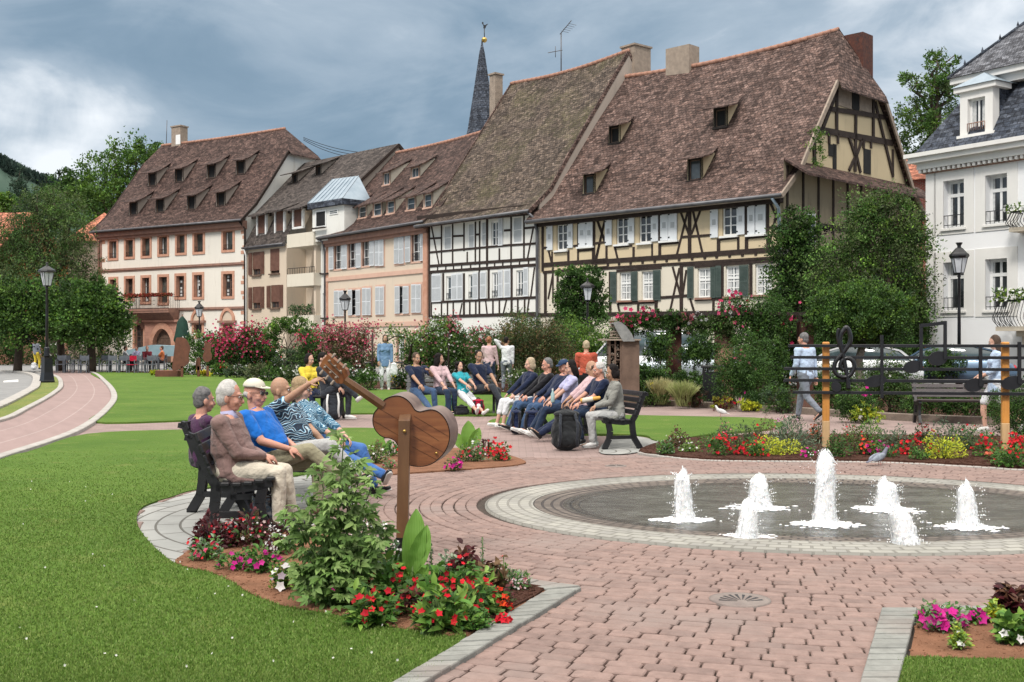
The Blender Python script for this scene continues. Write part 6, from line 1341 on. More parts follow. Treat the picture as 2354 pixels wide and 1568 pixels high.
# dense backdrop planting along the street side
for (x0,x1,yt,yb,Y,c,lb,fl,nf) in ((930,1010,770,868,43,GD+GM,'dark shrub mass behind the left end of the middle bench',PKS,30),(1000,1095,765,868,43,GD+GO,'dark mixed shrub mass under the pale pink rambling rose',PK,40),(1090,1180,770,870,42,GM+GD,'green shrub mass left of the standing couple',WH,40),(1175,1250,725,872,42,GD+GM,'tall dark shrub mass behind the standing man in white',None,0),(1240,1310,740,872,41,GD+GO,'shrub mass between couple and green creeper',WH,30),(1300,1400,790,872,41,GD+GM,'dark shrub mass under the green creeper',None,0),(1440,1530,830,905,31,GD+GM,'dark low hedge piece behind the feather grass',None,0),(1540,1640,850,905,31,GD+GM,'low dark hedge piece behind the litter bin',None,0),(1760,1840,700,880,35,GD+GM,'tall dark shrub beside the walking man',PK,10),(1840,1930,700,880,38,GD+GM,'tall dark shrub behind the first orange post',None,0),(1920,2010,680,880,40,GD,'tall dark shrub behind the treble clef',None,0),(2000,2080,690,880,41,GD+GM,'tall shrub left of the villa corner',None,0),(2060,2126,640,880,43.5,GD+GM,'tall dark shrub right against the villa corner',None,0),(480,560,790,862,54,GD+GM,'dark shrub mass under the crimson roses',None,0),(560,640,785,862,53,GD+GM,'dark shrub mass right under the crimson roses',PK,40),(690,790,790,866,50,GD+GO,'dark shrub mass under the round rose bush',None,0),(790,860,800,868,47.5,GD+GM,'dark shrub mass behind the dark bicycle',None,0),(2130,2210,800,865,36,GM+GD,'small rounded hedge under the villa lamp',None,0)):
    bushpx('backdrop_shrub',lb,x0,x1,yt,yb,Y,c,None,4.8,flow=fl,nf=nf,fs=5,cat='shrub',group='backdrop shrubs along the street')
# ------------------------------------------------------------ near bed plants
def bedplant(label,px,yb,wpx,hpx,cols,L=.07,W=.035,n=160,fl=None,nf=0,fs=.022,name='bedding_plant',cat='plant',group=None,fill=.5,up=.45,clus=0,petn=5,top=.75,z=.035,stems=7,bend=.35,front=1.,spread=.08,amt=.22,big=True):
    b=G(px,yb,z); s=F/b.y; w=wpx/s/2; h=hpx/s; b.y+=w*.5; t=thing(name,b,0,label,cat,group)
    u=unit(n); u[:,2]=np.abs(u[:,2])*.95+.03; r=np.where(RNG.random(n)<fill,RNG.random(n)**.4*.85,.82+.22*RNG.random(n))[:,None]
    lump=1+.18*np.sin(u[:,0:1]*5+px)+.14*np.sin(u[:,1:2]*7+yb)
    p=u*r*lump*[w,w*.8,h*.92]; p[:,2]+=.01; d=u*[1,1,.5]+RNG.normal(size=(n,3))*.45; d[:,2]+=up; sz=.6+.6*RNG.random(n)
    nrm=RNG.normal(size=(n,3))*.4+[0,-.35,.9]; p=p-(d/np.linalg.norm(d,axis=1,keepdims=True))*(L*.4*sz)[:,None]; p[:,2]=np.maximum(p[:,2],.008)
    lv=Leaves(); lv.add(p,d,L*sz,W*sz,vary(cols,n,amt),big=big,bend=bend,nor=nrm,fold=.3); lv.build('leaves','leaf',t)
    g=MB(); rnd=random.Random(int(px)); 
    for i in range(stems):
        a=rnd.uniform(0,6.28); q=(math.cos(a)*w*.7*rnd.random(),math.sin(a)*w*.6*rnd.random(),h*rnd.uniform(.5,.85)); g.tube([(q[0]*.2,q[1]*.2,-.03),(q[0]*.6,q[1]*.6,q[2]*.5),q],[.005,.004,.002],5)
    g.build('stems','stem_green',t)
    if nf:
        k=max(1,nf//clus) if clus else nf; hu=unit(k); hu[:,2]=np.abs(hu[:,2])*top+.15; hu[:,1]=-np.abs(hu[:,1])*front+.15*(1-front); hp=hu*[w*.98,w*.85,h*1.0]; idx=RNG.integers(0,k,nf) if clus else np.arange(nf)
        fp=hp[idx]+(RNG.normal(size=(nf,3))*fs*1.15 if clus else 0); fp[:,2]=np.maximum(fp[:,2],.03); nn=hu[idx]*.8+RNG.normal(size=(nf,3))*.35+[0,-.5,.35]
        lv=Leaves(); petals(lv,fp,fs*.85*(.6+.6*RNG.random(nf)),vary(fl,nf,.22),petn,nor=nn,cup=.25); lv.build('flowers','petal',t)
    return t
M('stem_green',(.10,.17,.04),(.07,.12,.03),8,.6); M('stem_red',(.14,.04,.03),(.10,.03,.02),8,.6)
FRT=[(.06,.15,.025),(.10,.22,.035),(.04,.10,.02)]; LIM=[(.22,.36,.06),(.16,.28,.05),(.28,.42,.10)]; VAR=[(.25,.33,.22),(.12,.20,.10),(.35,.42,.30)]; BUR=[(.07,.012,.018),(.11,.02,.025),(.045,.01,.012)]; SIL=[(.24,.30,.20),(.16,.22,.14)]
g_='flowers of the front bed'
for a in (
 ('dark burgundy leafy plant beside the nearest bench foot',480,1262,110,70,BUR,.055,.028,420,RD,14,.020),
 ('dark burgundy leafy plant below the seated man\'s legs',560,1258,140,75,BUR+FRT[2:],.055,.028,480,RD+WH,26,.018),
 ('low green plant with scattered red blooms at the left tip of the front bed',470,1290,75,52,FRT+VAR[:1],.04,.02,300,RD+PK,16,.020),
 ('white flower spikes on a dark plant behind the magenta petunias',640,1275,60,85,FRT[2:]+BUR,.04,.02,320,WH,90,.013),
 ('low magenta petunia, left one of the pair at the soil edge',540,1312,85,42,FRT,.035,.02,260,MG,9,.034),
 ('magenta petunia with large blooms in front of the white spikes',600,1318,90,58,FRT,.04,.022,320,MG,10,.036),
 ('white-bloomed petunia cushion standing alone on the soil',652,1357,62,66,FRT+GY[2:],.03,.016,420,WH+LI,7,.040),
 ('bushy green plant with white specks right of the big leafy plant',850,1325,150,130,GB+FRT,.045,.026,700,WH,90,.014),
 ('low green plant with two magenta blooms at the foot of the big leafy plant',778,1395,120,60,FRT,.06,.03,260,MG,9,.034),
 ('green broad-leaved mound left of the guitar post base',900,1378,120,90,FRT+LIM[:1],.08,.045,240,RD,6,.028),
 ('red begonia mass right at the foot of the guitar post',895,1392,150,85,FRT,.06,.04,260,RD,44,.026),
 ('scarlet begonia clump right of the canna leaf',1035,1400,150,105,FRT,.06,.04,300,RD,48,.027),
 ('red begonia with dark leaves in the middle of the front bed',960,1420,100,75,FRT+BUR,.06,.035,220,RD,26,.025),
 ('green leafy plant with red blooms at the lawn edge, left of the centre',845,1442,110,85,FRT+LIM[:1],.085,.034,230,RD,9,.030),
 ('large green leafy plant with few red blooms nearest the camera',1015,1455,145,100,LIM[:2]+FRT,.095,.036,260,RD,12,.028),
 ('bright green narrow-leaved plant near the border stones',1100,1425,105,100,LIM+FRT,.075,.03,260,RD,12,.024),
 ('small-leaved green creeper by the dark soil corner',1085,1452,80,48,FRT,.028,.02,420,None,0,.02),
 ('burgundy coleus behind the scarlet begonias',1070,1338,110,75,BUR+BR[:1],.06,.036,360,None,0,.02),
 ('silvery white-edged foliage plant left of the burgundy coleus',1040,1336,90,62,SIL+VAR,.035,.018,460,None,0,.02),
 ('bronze-leaved plant with upright leaves near the border corner',1130,1372,70,90,BR+FRT[2:],.08,.045,120,None,0,.02),
 ('airy white-flecked shrublet at the right tip of the front bed',1172,1362,85,60,FRT+VAR[:1],.025,.014,520,WH+PKS,70,.011),
 ('orange-red begonia by the dark soil corner',1148,1410,55,60,FRT+BUR,.05,.03,120,[(.75,.09,.02),(.65,.03,.02)],26,.026),
 ('single crimson bloom cluster hanging over the border stones',1157,1438,34,26,FRT,.03,.02,30,RD,12,.024)):
    bedplant(a[0],a[1],a[2],a[3],a[4],a[5],a[6],a[7],a[8],a[9],a[10],a[11],group=g_,clus=5 if a[10]>40 else 0)
# single poppy, upright spikes
for px,yb,hp,cl,lb in ((1157,1352,72,[(.75,.08,.03)],'single orange-red poppy on a thin stem'),(1108,1345,110,VAR,'thin upright green seed spike behind the bronze plant'),(990,1345,95,GB,'thin upright seed spike left of the silver plant')):
    b=G(px,yb,.035); s=F/b.y; t=thing('tall_flower',b,0,lb,'flower'); g=MB(); g.tube([(0,0,-.03),(.004,0,hp/s*.6),(0,0,hp/s)],.0035,5); g.build('stem','stem_green',t); lv=Leaves()
    if 'poppy' in lb: petals(lv,np.array([[0,0,hp/s]]),.03,cl[0],6)
    else: k=60; lv.add(np.stack([RNG.normal(size=k)*.006,RNG.normal(size=k)*.006,hp/s*(.45+.55*RNG.random(k))],1),unit(k),.018,.009,vary(cl,k))
    lv.build('flower_head','petal',t)
# canna leaves
def canna(label,px,yb,hpx,leaves,cols=LIM):
    b=G(px,yb,.035); s=F/b.y; t=thing('canna_plant',b,0,label,'plant'); rnd=random.Random(int(px)); h=hpx/s
    g=MB(); g.tube([(0,0,-.02),(0,0,h*.45)],[.012,.008],7); g.build('stem','stem_green',t)
    for (x0,y0,x1,y1,w_) in leaves:
        a=P(x0,y0,b.y)-b; c=P(x1,y1,b.y-.03)-b; a.z+=0; ax=(c-a); Ln=ax.length; ax.normalize(); sd=Vector((1,.25,0)); sd=(sd-ax*sd.dot(ax)).normalized(); nn=sd.cross(ax); W_=w_/s/2; N=14; vs=[];cv=[]
        for i in range(N+1):
            u=i/N; wd_=W_*max(0,math.sin(PI*min(1,u**1.25)))**.75*(1 if u<.97 else .4)+.004; bd=nn*(.10*Ln*(u*u))*-1; m_=a+ax*Ln*u+bd
            for k in (-1,-.5,0,.5,1): vs.append(m_+sd*wd_*k+nn*(.45*wd_*abs(k)**1.3+.006*math.sin(u*30)*abs(k)))
        f=[(i*5+k,i*5+k+1,(i+1)*5+k+1,(i+1)*5+k) for i in range(N) for k in range(4)]; g=MB(); g.add(vs,f,0,True); g.build('leaf','canna_leaf',t)
    return t
m,nt3,b_=newmat('canna_leaf'); co=coord(nt3,'UV'); wv=nt3.new('ShaderNodeTexWave',inp={'Scale':30.,'Distortion':.6}); nt3.link(co,wv.inputs['Vector']); col=mix(nt3,wv.outputs['Fac'],(.16,.33,.05),(.24,.44,.09)); nt3.link(col,b_.inputs['Base Color']); b_.inputs['Roughness'].default_value=.42
tr=nt3.new('ShaderNodeBsdfTranslucent'); nt3.link(col,tr.inputs['Color']); ms=nt3.new('ShaderNodeMixShader',inp={0:.35}); nt3.link(b_.outputs[0],ms.inputs[1]); nt3.link(tr.outputs[0],ms.inputs[2]); nt3.link(ms.outputs[0],nt3.n['Material Output'].inputs['Surface'])
canna('tall pointed canna leaf beside the guitar post base',948,1372,190,((938,1345,960,1174,52),(935,1340,984,1212,44),(940,1345,905,1290,30),(945,1345,985,1300,26)))
canna('light green canna behind the guitar body in the middle bed',1070,1040,75,((1072,1035,1078,968,34),(1075,1038,1103,985,26),(1068,1038,1046,995,24)))
canna('upright canna shoot left of the guitar in the middle bed',882,1040,40,((882,1040,876,1005,14),(884,1040,898,1012,14)))
# tall leafy shrub between bench and guitar: stems with large lobed leaves
b=G(775,1392,.035); s=F/b.y; t=thing('leafy_shrub',b,0,'tall light green shrub with big lobed leaves between bench and guitar post','shrub'); lv=Leaves(); g=MB(); rnd=random.Random(21)
tips=[(790,1005),(735,1075),(700,1145),(830,1085),(858,1110),(690,1215),(755,1150),(805,1140),(880,1205),(720,1270),(795,1200),(845,1170),(690,1300),(760,1260),(830,1250),(875,1240),(745,1330),(800,1310),(668,1180),(705,1340),(850,1300),(780,1100),(812,1055),(650,1240)]
lp=[];ld=[]
for (x,y) in tips:
    e=P(x,y,b.y+rnd.uniform(-.12,.28))-b; m_=Vector((e.x*.45+rnd.gauss(0,.02),e.y*.5,e.z*.55)); pts=catmull([Vector((rnd.gauss(0,.03),rnd.gauss(0,.03),-.03)),m_,e],5,False); g.tube(pts,[.008-.006*i/len(pts) for i in range(len(pts))],5)
    for i in range(4,len(pts)):
        for k in range(4 if i<len(pts)-2 else 6): 
            a=rnd.uniform(0,6.28); d=Vector((math.cos(a),math.sin(a),rnd.uniform(-.35,.5))); lp.append(pts[i]+d*rnd.uniform(.015,.05)+Vector((0,0,rnd.gauss(0,.02)))); ld.append(d)
for i in range(190):   # fill the heart of the shrub
    u=rnd.gauss(0,.42); q=Vector(((rnd.gauss(0,.115)),rnd.gauss(0,.09),abs(rnd.gauss(.17,.11)))); a=rnd.uniform(0,6.28); lp.append(q); ld.append(Vector((math.cos(a),math.sin(a),rnd.uniform(-.3,.5))))
g.build('stems','stem_green',t); lp=np.array(lp);ld=np.array(ld); k=len(lp); cols=vary([(.13,.23,.055),(.19,.31,.08),(.09,.165,.04),(.27,.38,.13)],k,.15); nrm=RNG.normal(size=(k,3))*.35+[0,-.5,.85]
side=np.cross(ld,nrm); side/=np.linalg.norm(side,axis=1,keepdims=True); LL=.045+.05*RNG.random(k)
for ang,sc_ in ((0,1.),(.75,.78),(-.75,.78),(1.5,.5),(-1.5,.5)):   # five lobes per leaf
    lv.add(lp,ld*math.cos(ang)+side*math.sin(ang)*np.linalg.norm(ld,axis=1,keepdims=True),LL*sc_,LL*.42*sc_,cols,big=True,bend=.3,nor=nrm,fold=.25)
lv.build('leaves','leaf',t)
# middle bed
g_='flowers of the middle bed'
for a in (('dark and lime mixed foliage at the left end of the middle bed',862,1066,62,50,FRT+BR+LIM[:1],.05,.03,260,WH,10,.02),('green spreading plant left of the guitar post in the middle bed',900,1050,60,38,FRT,.05,.025,220,RD,4,.025),('small pink-bloomed plant at the front of the middle bed',895,1078,46,24,FRT+SIL,.03,.018,160,PK,6,.022),
 ('magenta petunia below the guitar body in the middle bed',1042,1082,42,32,FRT+BUR,.04,.02,160,MG,16,.032),('white and pink flecked foliage in the middle bed',1095,1062,52,56,SIL+FRT,.04,.02,300,PK+WH,20,.022),('burgundy-leaved red begonia at the right of the middle bed',1122,1050,50,46,BUR+FRT[:1],.05,.03,180,RD,22,.028),('scarlet begonia at the right tip of the middle bed',1150,1060,52,44,FRT,.04,.028,240,RD,34,.030),('low green plant under the canna in the middle bed',1070,1062,60,34,FRT+GO,.045,.022,240,RD,6,.024)):
    bedplant(*a,group=g_,clus=5 if a[10]>20 else 0)
# right front bed
g_='flowers of the right front bed'
for a in (('magenta petunia clump at the corner of the right front bed',2172,1452,110,62,FRT+SIL[:1],.035,.02,420,MG,26,.036),('small yellow-green tuft on the gravelly soil',2208,1494,46,52,LIM+GY[:1],.03,.014,300,WH,3,.02),('single magenta petunia right of the corner clump',2245,1435,56,34,FRT,.03,.018,140,MG,6,.036),('yellow coleus beside the burgundy one at the right edge',2288,1432,50,52,GY+LIM,.05,.03,150,None,0,.02),('burgundy coleus at the right photo edge',2335,1428,80,82,BUR+BR[:1],.07,.045,240,None,0,.02),('green broad-leaved plant with a white bloom at the right photo edge',2335,1482,78,70,LIM[:2]+FRT,.06,.04,240,WH,4,.03)):
    bedplant(*a,group=g_)
# music-fence bed
g_='plants of the music fence bed'
for a in (('green plant with dark top at the left tip of the music fence bed',1532,1045,44,34,FRT+VAR[:1],.05,.025,300,None,0,.02),('dark bronze leafy plant second from the left tip',1560,1030,70,44,BUR+BR+FRT[:1],.05,.028,320,WH,12,.018),('pale lime low plant in front of the bronze one',1585,1040,50,26,LIM+FRT,.035,.02,260,WH,8,.02),('green cushion left of the first red begonia',1640,1030,66,40,FRT,.04,.022,360,None,0,.02),('scarlet begonia first from the left in the music fence bed',1652,1048,50,50,FRT,.045,.03,260,RD,40,.030),('tall grey-pink seedhead plant behind the first scarlet begonia',1668,1018,46,54,GB+BR[:1],.045,.02,300,PKS,14,.02),('scarlet begonia second from the left, with rusty leaves',1700,1046,56,46,FRT+BUR[:1],.045,.03,260,RD,38,.030),('grey-green bushy plant behind the second begonia',1720,1022,60,56,GB+GO,.05,.018,420,None,0,.02),('green plant with two red blooms in front, third in the row',1738,1050,52,40,FRT,.045,.03,260,RD,22,.032),('bright chartreuse mound left of the first orange post',1788,1048,110,46,GY+[(.5,.55,.03)],.035,.018,900,None,0,.02),('brownish-red airy plant behind the chartreuse mound',1760,1022,70,60,BR+GO,.05,.018,380,RD,10,.028),('large grey-green santolina bush left of the first orange post',1830,1040,130,82,GB+SIL[:1],.06,.014,1500,None,0,.02),('pink-flowered heather-like plant behind the santolina',1812,1002,80,48,GB,.04,.012,400,LI+PKS,160,.014),('magenta bloom plant at the foot of the first orange post',1858,1052,34,26,FRT,.035,.02,120,MG,8,.034),('rust-leaved tall flower behind the magenta one',1880,1020,40,60,GB+BR,.045,.025,220,[(.42,.10,.04),(.5,.16,.08)],30,.022),
 ('dark green mound right of the first orange post',1925,1052,60,56,FRT+GD,.04,.022,520,None,0,.02),('purple-brown dwarf shrub behind the dark mound',1962,1030,80,56,BR+BUR[:1]+FRT,.035,.02,620,RD,8,.02),('orange-red begonia with long spray, middle left',1985,1046,56,40,FRT+BUR,.045,.03,260,[(.75,.10,.03),RD[0]],40,.028),('magenta petunia pair beside the orange-red begonia',2020,1048,56,40,FRT,.04,.022,260,MG,14,.036),('light green bushy plant behind the magenta pair',2005,1015,90,56,FRT+LIM[:1],.05,.02,620,None,0,.02),('grey-leaved round plant in the middle of the music fence bed',2060,1036,70,56,GB+SIL,.045,.02,620,None,0,.02),('dark crimson begonia below the middle of the fence',2092,1046,60,44,BUR+FRT,.045,.03,280,RD,44,.030),('low green plant in front of the crimson begonia',2115,1058,46,28,FRT,.035,.02,260,None,0,.02),('red salvia tuft behind, middle right',2125,1022,56,52,FRT+BUR,.05,.02,320,RD,40,.024),('bright chartreuse spiky mound right of the middle',2178,1056,96,58,GY+[(.5,.56,.04)],.045,.016,900,None,0,.02),('silver-grey spreading bush behind the spiky chartreuse mound',2190,1030,100,68,SIL+GB,.045,.02,800,None,0,.02),('grey-green bush left of the right orange post',2235,1036,80,66,GB+GM,.045,.02,620,RD,8,.024),('scarlet begonia left of the right orange post foot',2275,1052,60,56,FRT,.045,.03,300,RD,40,.030),('rusty orange begonia under the right orange post',2300,1062,50,42,FRT+BR,.045,.03,260,[(.55,.14,.08)],22,.028),('green large-leaved plant at the right end of the music fence bed',2330,1074,80,46,FRT,.05,.03,420,RD,10,.028),('red begonia mass at the right photo edge',2345,1050,60,60,FRT,.045,.03,280,RD,60,.030),('brown airy plant between the chartreuse mound and the santolina',1735,1038,40,44,BR+FRT,.04,.02,200,RD,8,.022),('dark filler foliage right of the purple-brown shrub',2040,1052,60,30,FRT+GD,.035,.02,300,None,0,.02),('dark filler foliage left of the spiky mound',2140,1052,50,40,BUR+GD,.035,.02,260,RD,12,.024)):
    bedplant(*a,group=g_,clus=5 if a[10]>20 else 0)
# soil crumbs (uncountable)
def crumbs(name,poly,n,mat,r0,r1,z):
    xs=[p[0] for p in poly]; ys=[p[1] for p in poly]; x=RNG.uniform(min(xs),max(xs),n); y=RNG.uniform(min(ys),min(max(ys),20),n); k=inpoly(x,y,poly); g=MB()
    for a,c in zip(x[k],y[k]): r=random.uniform(r0,r1)*(random.random()**1.5+.3); g.ell((a,c,z),(r,r*random.uniform(.6,1),r*.65),5,4)
    return tag(g.build(name,mat),kind='stuff')
crumbs('soil_crumbs',[(p[0],p[1]) for p in BFs],5200,'soil',.004,.014,.037); crumbs('soil_crumbs',BEDR,2600,'soil',.004,.012,.036); crumbs('bark_mulch',[(p.x,p.y) for p in BS],6500,'dark_soil',.008,.028,.042)
crumbs('bark_mulch',[(p[0],p[1]) for p in [G(1100,1345),G(1196,1357),G(1250,1371),G(1160,1422),G(1082,1466),G(1020,1458),G(1050,1400)]],1500,'dark_soil',.004,.018,.052)
# pale edging stones along the music-fence bed
g=MB(); e=catmull([G(*p) for p in [(1468,1044),(1540,1055),(1640,1063),(1800,1065),(1950,1066),(2100,1070),(2353,1085),(2560,1098)]],16,False); 
for i in range(len(e)-1): M4=Matrix.Translation((e[i].x,e[i].y,0))@Matrix.Rotation(math.atan2(e[i+1].y-e[i].y,e[i+1].x-e[i].x),4,'Z'); l=(e[i+1]-e[i]).length; g.bbox((.004,-.03-.006*random.random(),-.02),(l-.003,.03,.028+.006*random.random()),.006,0,M4)
tag(g.build('bed_edging','kerb_stone'),kind='structure')
# ------------------------------------------------------------ people
def skinmat(n,c): M(n,c,tuple(x*.86 for x in c),14,.55,.12,60,sub=.12,spec=.35)
skinmat('skin_fair',(.60,.36,.27)); skinmat('skin_ruddy',(.58,.30,.22)); skinmat('skin_tan',(.42,.245,.16))
M('lip',(.42,.14,.12)); M('eye_white',(.75,.73,.70),rough=.3); M('eye_dark',(.03,.02,.018),rough=.25)
def cloth(n,c,c2=None,sc=9,amt=.9): 
    m,nt,b=newmat(n); co=coord(nt); f=noise(nt,co,5,5,.6); nt.link(ramp(nt,f,[(.32,c2 or tuple(x*.78 for x in c)),(.66,c)]),b.inputs['Base Color']); b.inputs['Roughness'].default_value=.85; b.inputs['Specular IOR Level'].default_value=.15; b.inputs['Sheen Weight'].default_value=.15
    w=nt.new('ShaderNodeTexWave',bands_direction='DIAGONAL',inp={'Scale':3.2,'Distortion':9.,'Detail':3.,'Detail Scale':1.4}); nt.link(co,w.inputs['Vector']); n1=bump(nt,w.outputs['Fac'],.35*amt,.025); n2=bump(nt,noise(nt,co,9,4,.6,1.2),.7*amt,.03,n1); nt.link(bump(nt,noise(nt,co,260,2,.5),.25,.002,n2),b.inputs['Normal']); return m
cloth('jacket_mauve',(.25,.16,.145)); cloth('trouser_cream',(.60,.54,.44)); cloth('purple',(.075,.03,.075)); cloth('polo_blue',(.012,.15,.55)); cloth('khaki',(.31,.285,.19)); cloth('navy',(.014,.022,.055)); cloth('black_cloth',(.014,.014,.018)); cloth('denim',(.035,.07,.14),(.055,.10,.19)); cloth('denim_dark',(.02,.035,.07)); cloth('denim_light',(.11,.20,.33),(.16,.26,.40)); cloth('white_cloth',(.74,.75,.77)); cloth('pale_blue',(.50,.62,.80)); cloth('pink_cloth',(.62,.44,.46)); cloth('lilac',(.48,.47,.68)); cloth('cardigan_grey',(.27,.27,.245)); cloth('grey_cloth',(.19,.21,.25)); cloth('yellow_cloth',(.75,.58,.06)); cloth('red_cloth',(.50,.10,.06)); cloth('light_grey',(.46,.46,.45)); cloth('charcoal',(.035,.04,.05)); cloth('jeans_blue',(.04,.12,.34),(.08,.18,.42)); cloth('orange_cloth',(.62,.18,.06)); cloth('crimson',(.45,.01,.04)); cloth('maroon',(.16,.02,.03)); cloth('teal',(.03,.35,.42))
# camouflage-like printed blouse / shirt
def printed(n,a,b_,c,sc):
    m,nt,b=newmat(n); co=coord(nt); v=nt.new('ShaderNodeTexWave',bands_direction='Z',inp={'Scale':sc,'Distortion':16.,'Detail':1.5,'Detail Scale':1.1}); nt.link(co,v.inputs['Vector'])
    nt.link(ramp(nt,v.outputs['Fac'],[(.22,a),(.38,b_),(.6,c),(.82,a)]),b.inputs['Base Color']); b.inputs['Roughness'].default_value=.8; nt.link(bump(nt,noise(nt,co,9,4,.6,1.),.6,.03),b.inputs['Normal'])
printed('print_blue',(.012,.025,.05),(.09,.36,.58),(.66,.80,.86),6.); printed('print_blouse',(.02,.09,.16),(.10,.38,.58),(.70,.82,.86),9.)
M('hair_white',(.62,.60,.57),(.45,.43,.41),40,.7,.8,90); M('hair_grey',(.20,.19,.19),(.10,.10,.10),40,.7,.8,90); M('hair_dark',(.008,.006,.006),(.014,.010,.009),40,.6,.5,90,spec=.15); M('hair_blond',(.42,.30,.17),(.28,.19,.10),40,.65,.8,90); M('hair_red',(.34,.14,.06),(.24,.09,.04),40,.65,.8,90); M('hair_brown',(.09,.055,.035),(.05,.03,.02),40,.65,.8,90); M('hair_sand',(.50,.40,.28),(.38,.29,.19),40,.7,.8,90)
M('shoe_black',(.012,.012,.014),rough=.35,c2=(.02,.02,.02)); M('shoe_white',(.72,.72,.70),rough=.6); M('shoe_brown',(.13,.08,.05),rough=.5); M('sole_white',(.7,.69,.66)); M('cap_cream',(.66,.62,.52),rough=.8,bs=.3); M('cap_navy',(.015,.04,.10),rough=.8); M('lens_dark',(.01,.01,.012),rough=.1,spec=.8)
def remesh(mb,vox,it=3,noise_amp=0.,seed=0):
    """fuse overlapping closed shapes into one continuous surface"""
    o=mb.build('tmp_remesh',[MATS['lip']],uv=False); o.data.materials.clear()
    m=o.modifiers.new('r','REMESH'); m.mode='VOXEL'; m.voxel_size=vox; s_=o.modifiers.new('s','SMOOTH'); s_.iterations=it; s_.factor=.5
    dg=bpy.context.evaluated_depsgraph_get(); dg.update(); me=o.evaluated_get(dg).to_mesh(); V=np.empty(len(me.vertices)*3); me.vertices.foreach_get('co',V); V=V.reshape(-1,3)
    N=np.empty(len(me.vertices)*3); me.vertices.foreach_get('normal',N); N=N.reshape(-1,3); fs=[tuple(p.vertices) for p in me.polygons]
    if noise_amp:
        r=np.random.default_rng(seed); d=np.zeros(len(V))
        for k in range(5):
            kv=r.normal(size=3)*(16+9*k); kw=r.normal(size=3)*11; d+=np.sin(V@kv+2.2*np.sin(V@kw+r.random()*6)+r.random()*6)/(1+.5*k)
        V=V+N*(d*noise_amp)[:,None]
    me_=o.data; bpy.data.objects.remove(o); bpy.data.meshes.remove(me_); return V,fs
def ik(a,b,l1,l2,pole):
    a=Vector(a); b=Vector(b); d=b-a; L=min(max(d.length,.05),(l1+l2)*.999); d.normalize(); b=a+d*L
    x=(l1*l1-l2*l2+L*L)/(2*L); h=math.sqrt(max(l1*l1-x*x,0)); p=Vector(pole); p=(p-d*p.dot(d)); p.normalize(); return a+d*x+p*h,b
def hand(mb,w,d,nrm,side,sc=1.,curl=.5,mi=0,point=False):
    d=Vector(d).normalized(); n=Vector(nrm); n=(n-d*n.dot(d)).normalized(); x=d.cross(n)*side
    M3=Matrix((x,d,n)).transposed(); c=w+d*.048*sc
    mb.ell(c,(.040*sc,.055*sc,.017*sc),10,7,mi,M3)
    for i,(o,l) in enumerate(((.029,.9),(.010,1.),(-.010,.94),(-.028,.76))):
        cu=0 if (point and i==0) else (curl if not point else 1.5); p=c+x*o*sc+d*.046*sc; dd=d; r=.0088*sc
        for j,seg in enumerate((.040,.026,.020)):
            a=cu*(.5+.25*j); dd=(dd*math.cos(a)-n*math.sin(a)).normalized(); q=p+dd*seg*l*sc; mb.cap(p,q,r,r*.88,7,mi); p=q; r*=.9
    p=c+x*.034*sc-d*.02*sc; q=p+(x*.75+d*.75-n*.3).normalized()*.036*sc; r_=q+(d*.9+x*.25-n*.4).normalized()*.028*sc; mb.cap(p,q,.0115*sc,.0105*sc,7,mi); mb.cap(q,r_,.0105*sc,.008*sc,7,mi)
PEOPLE=[]
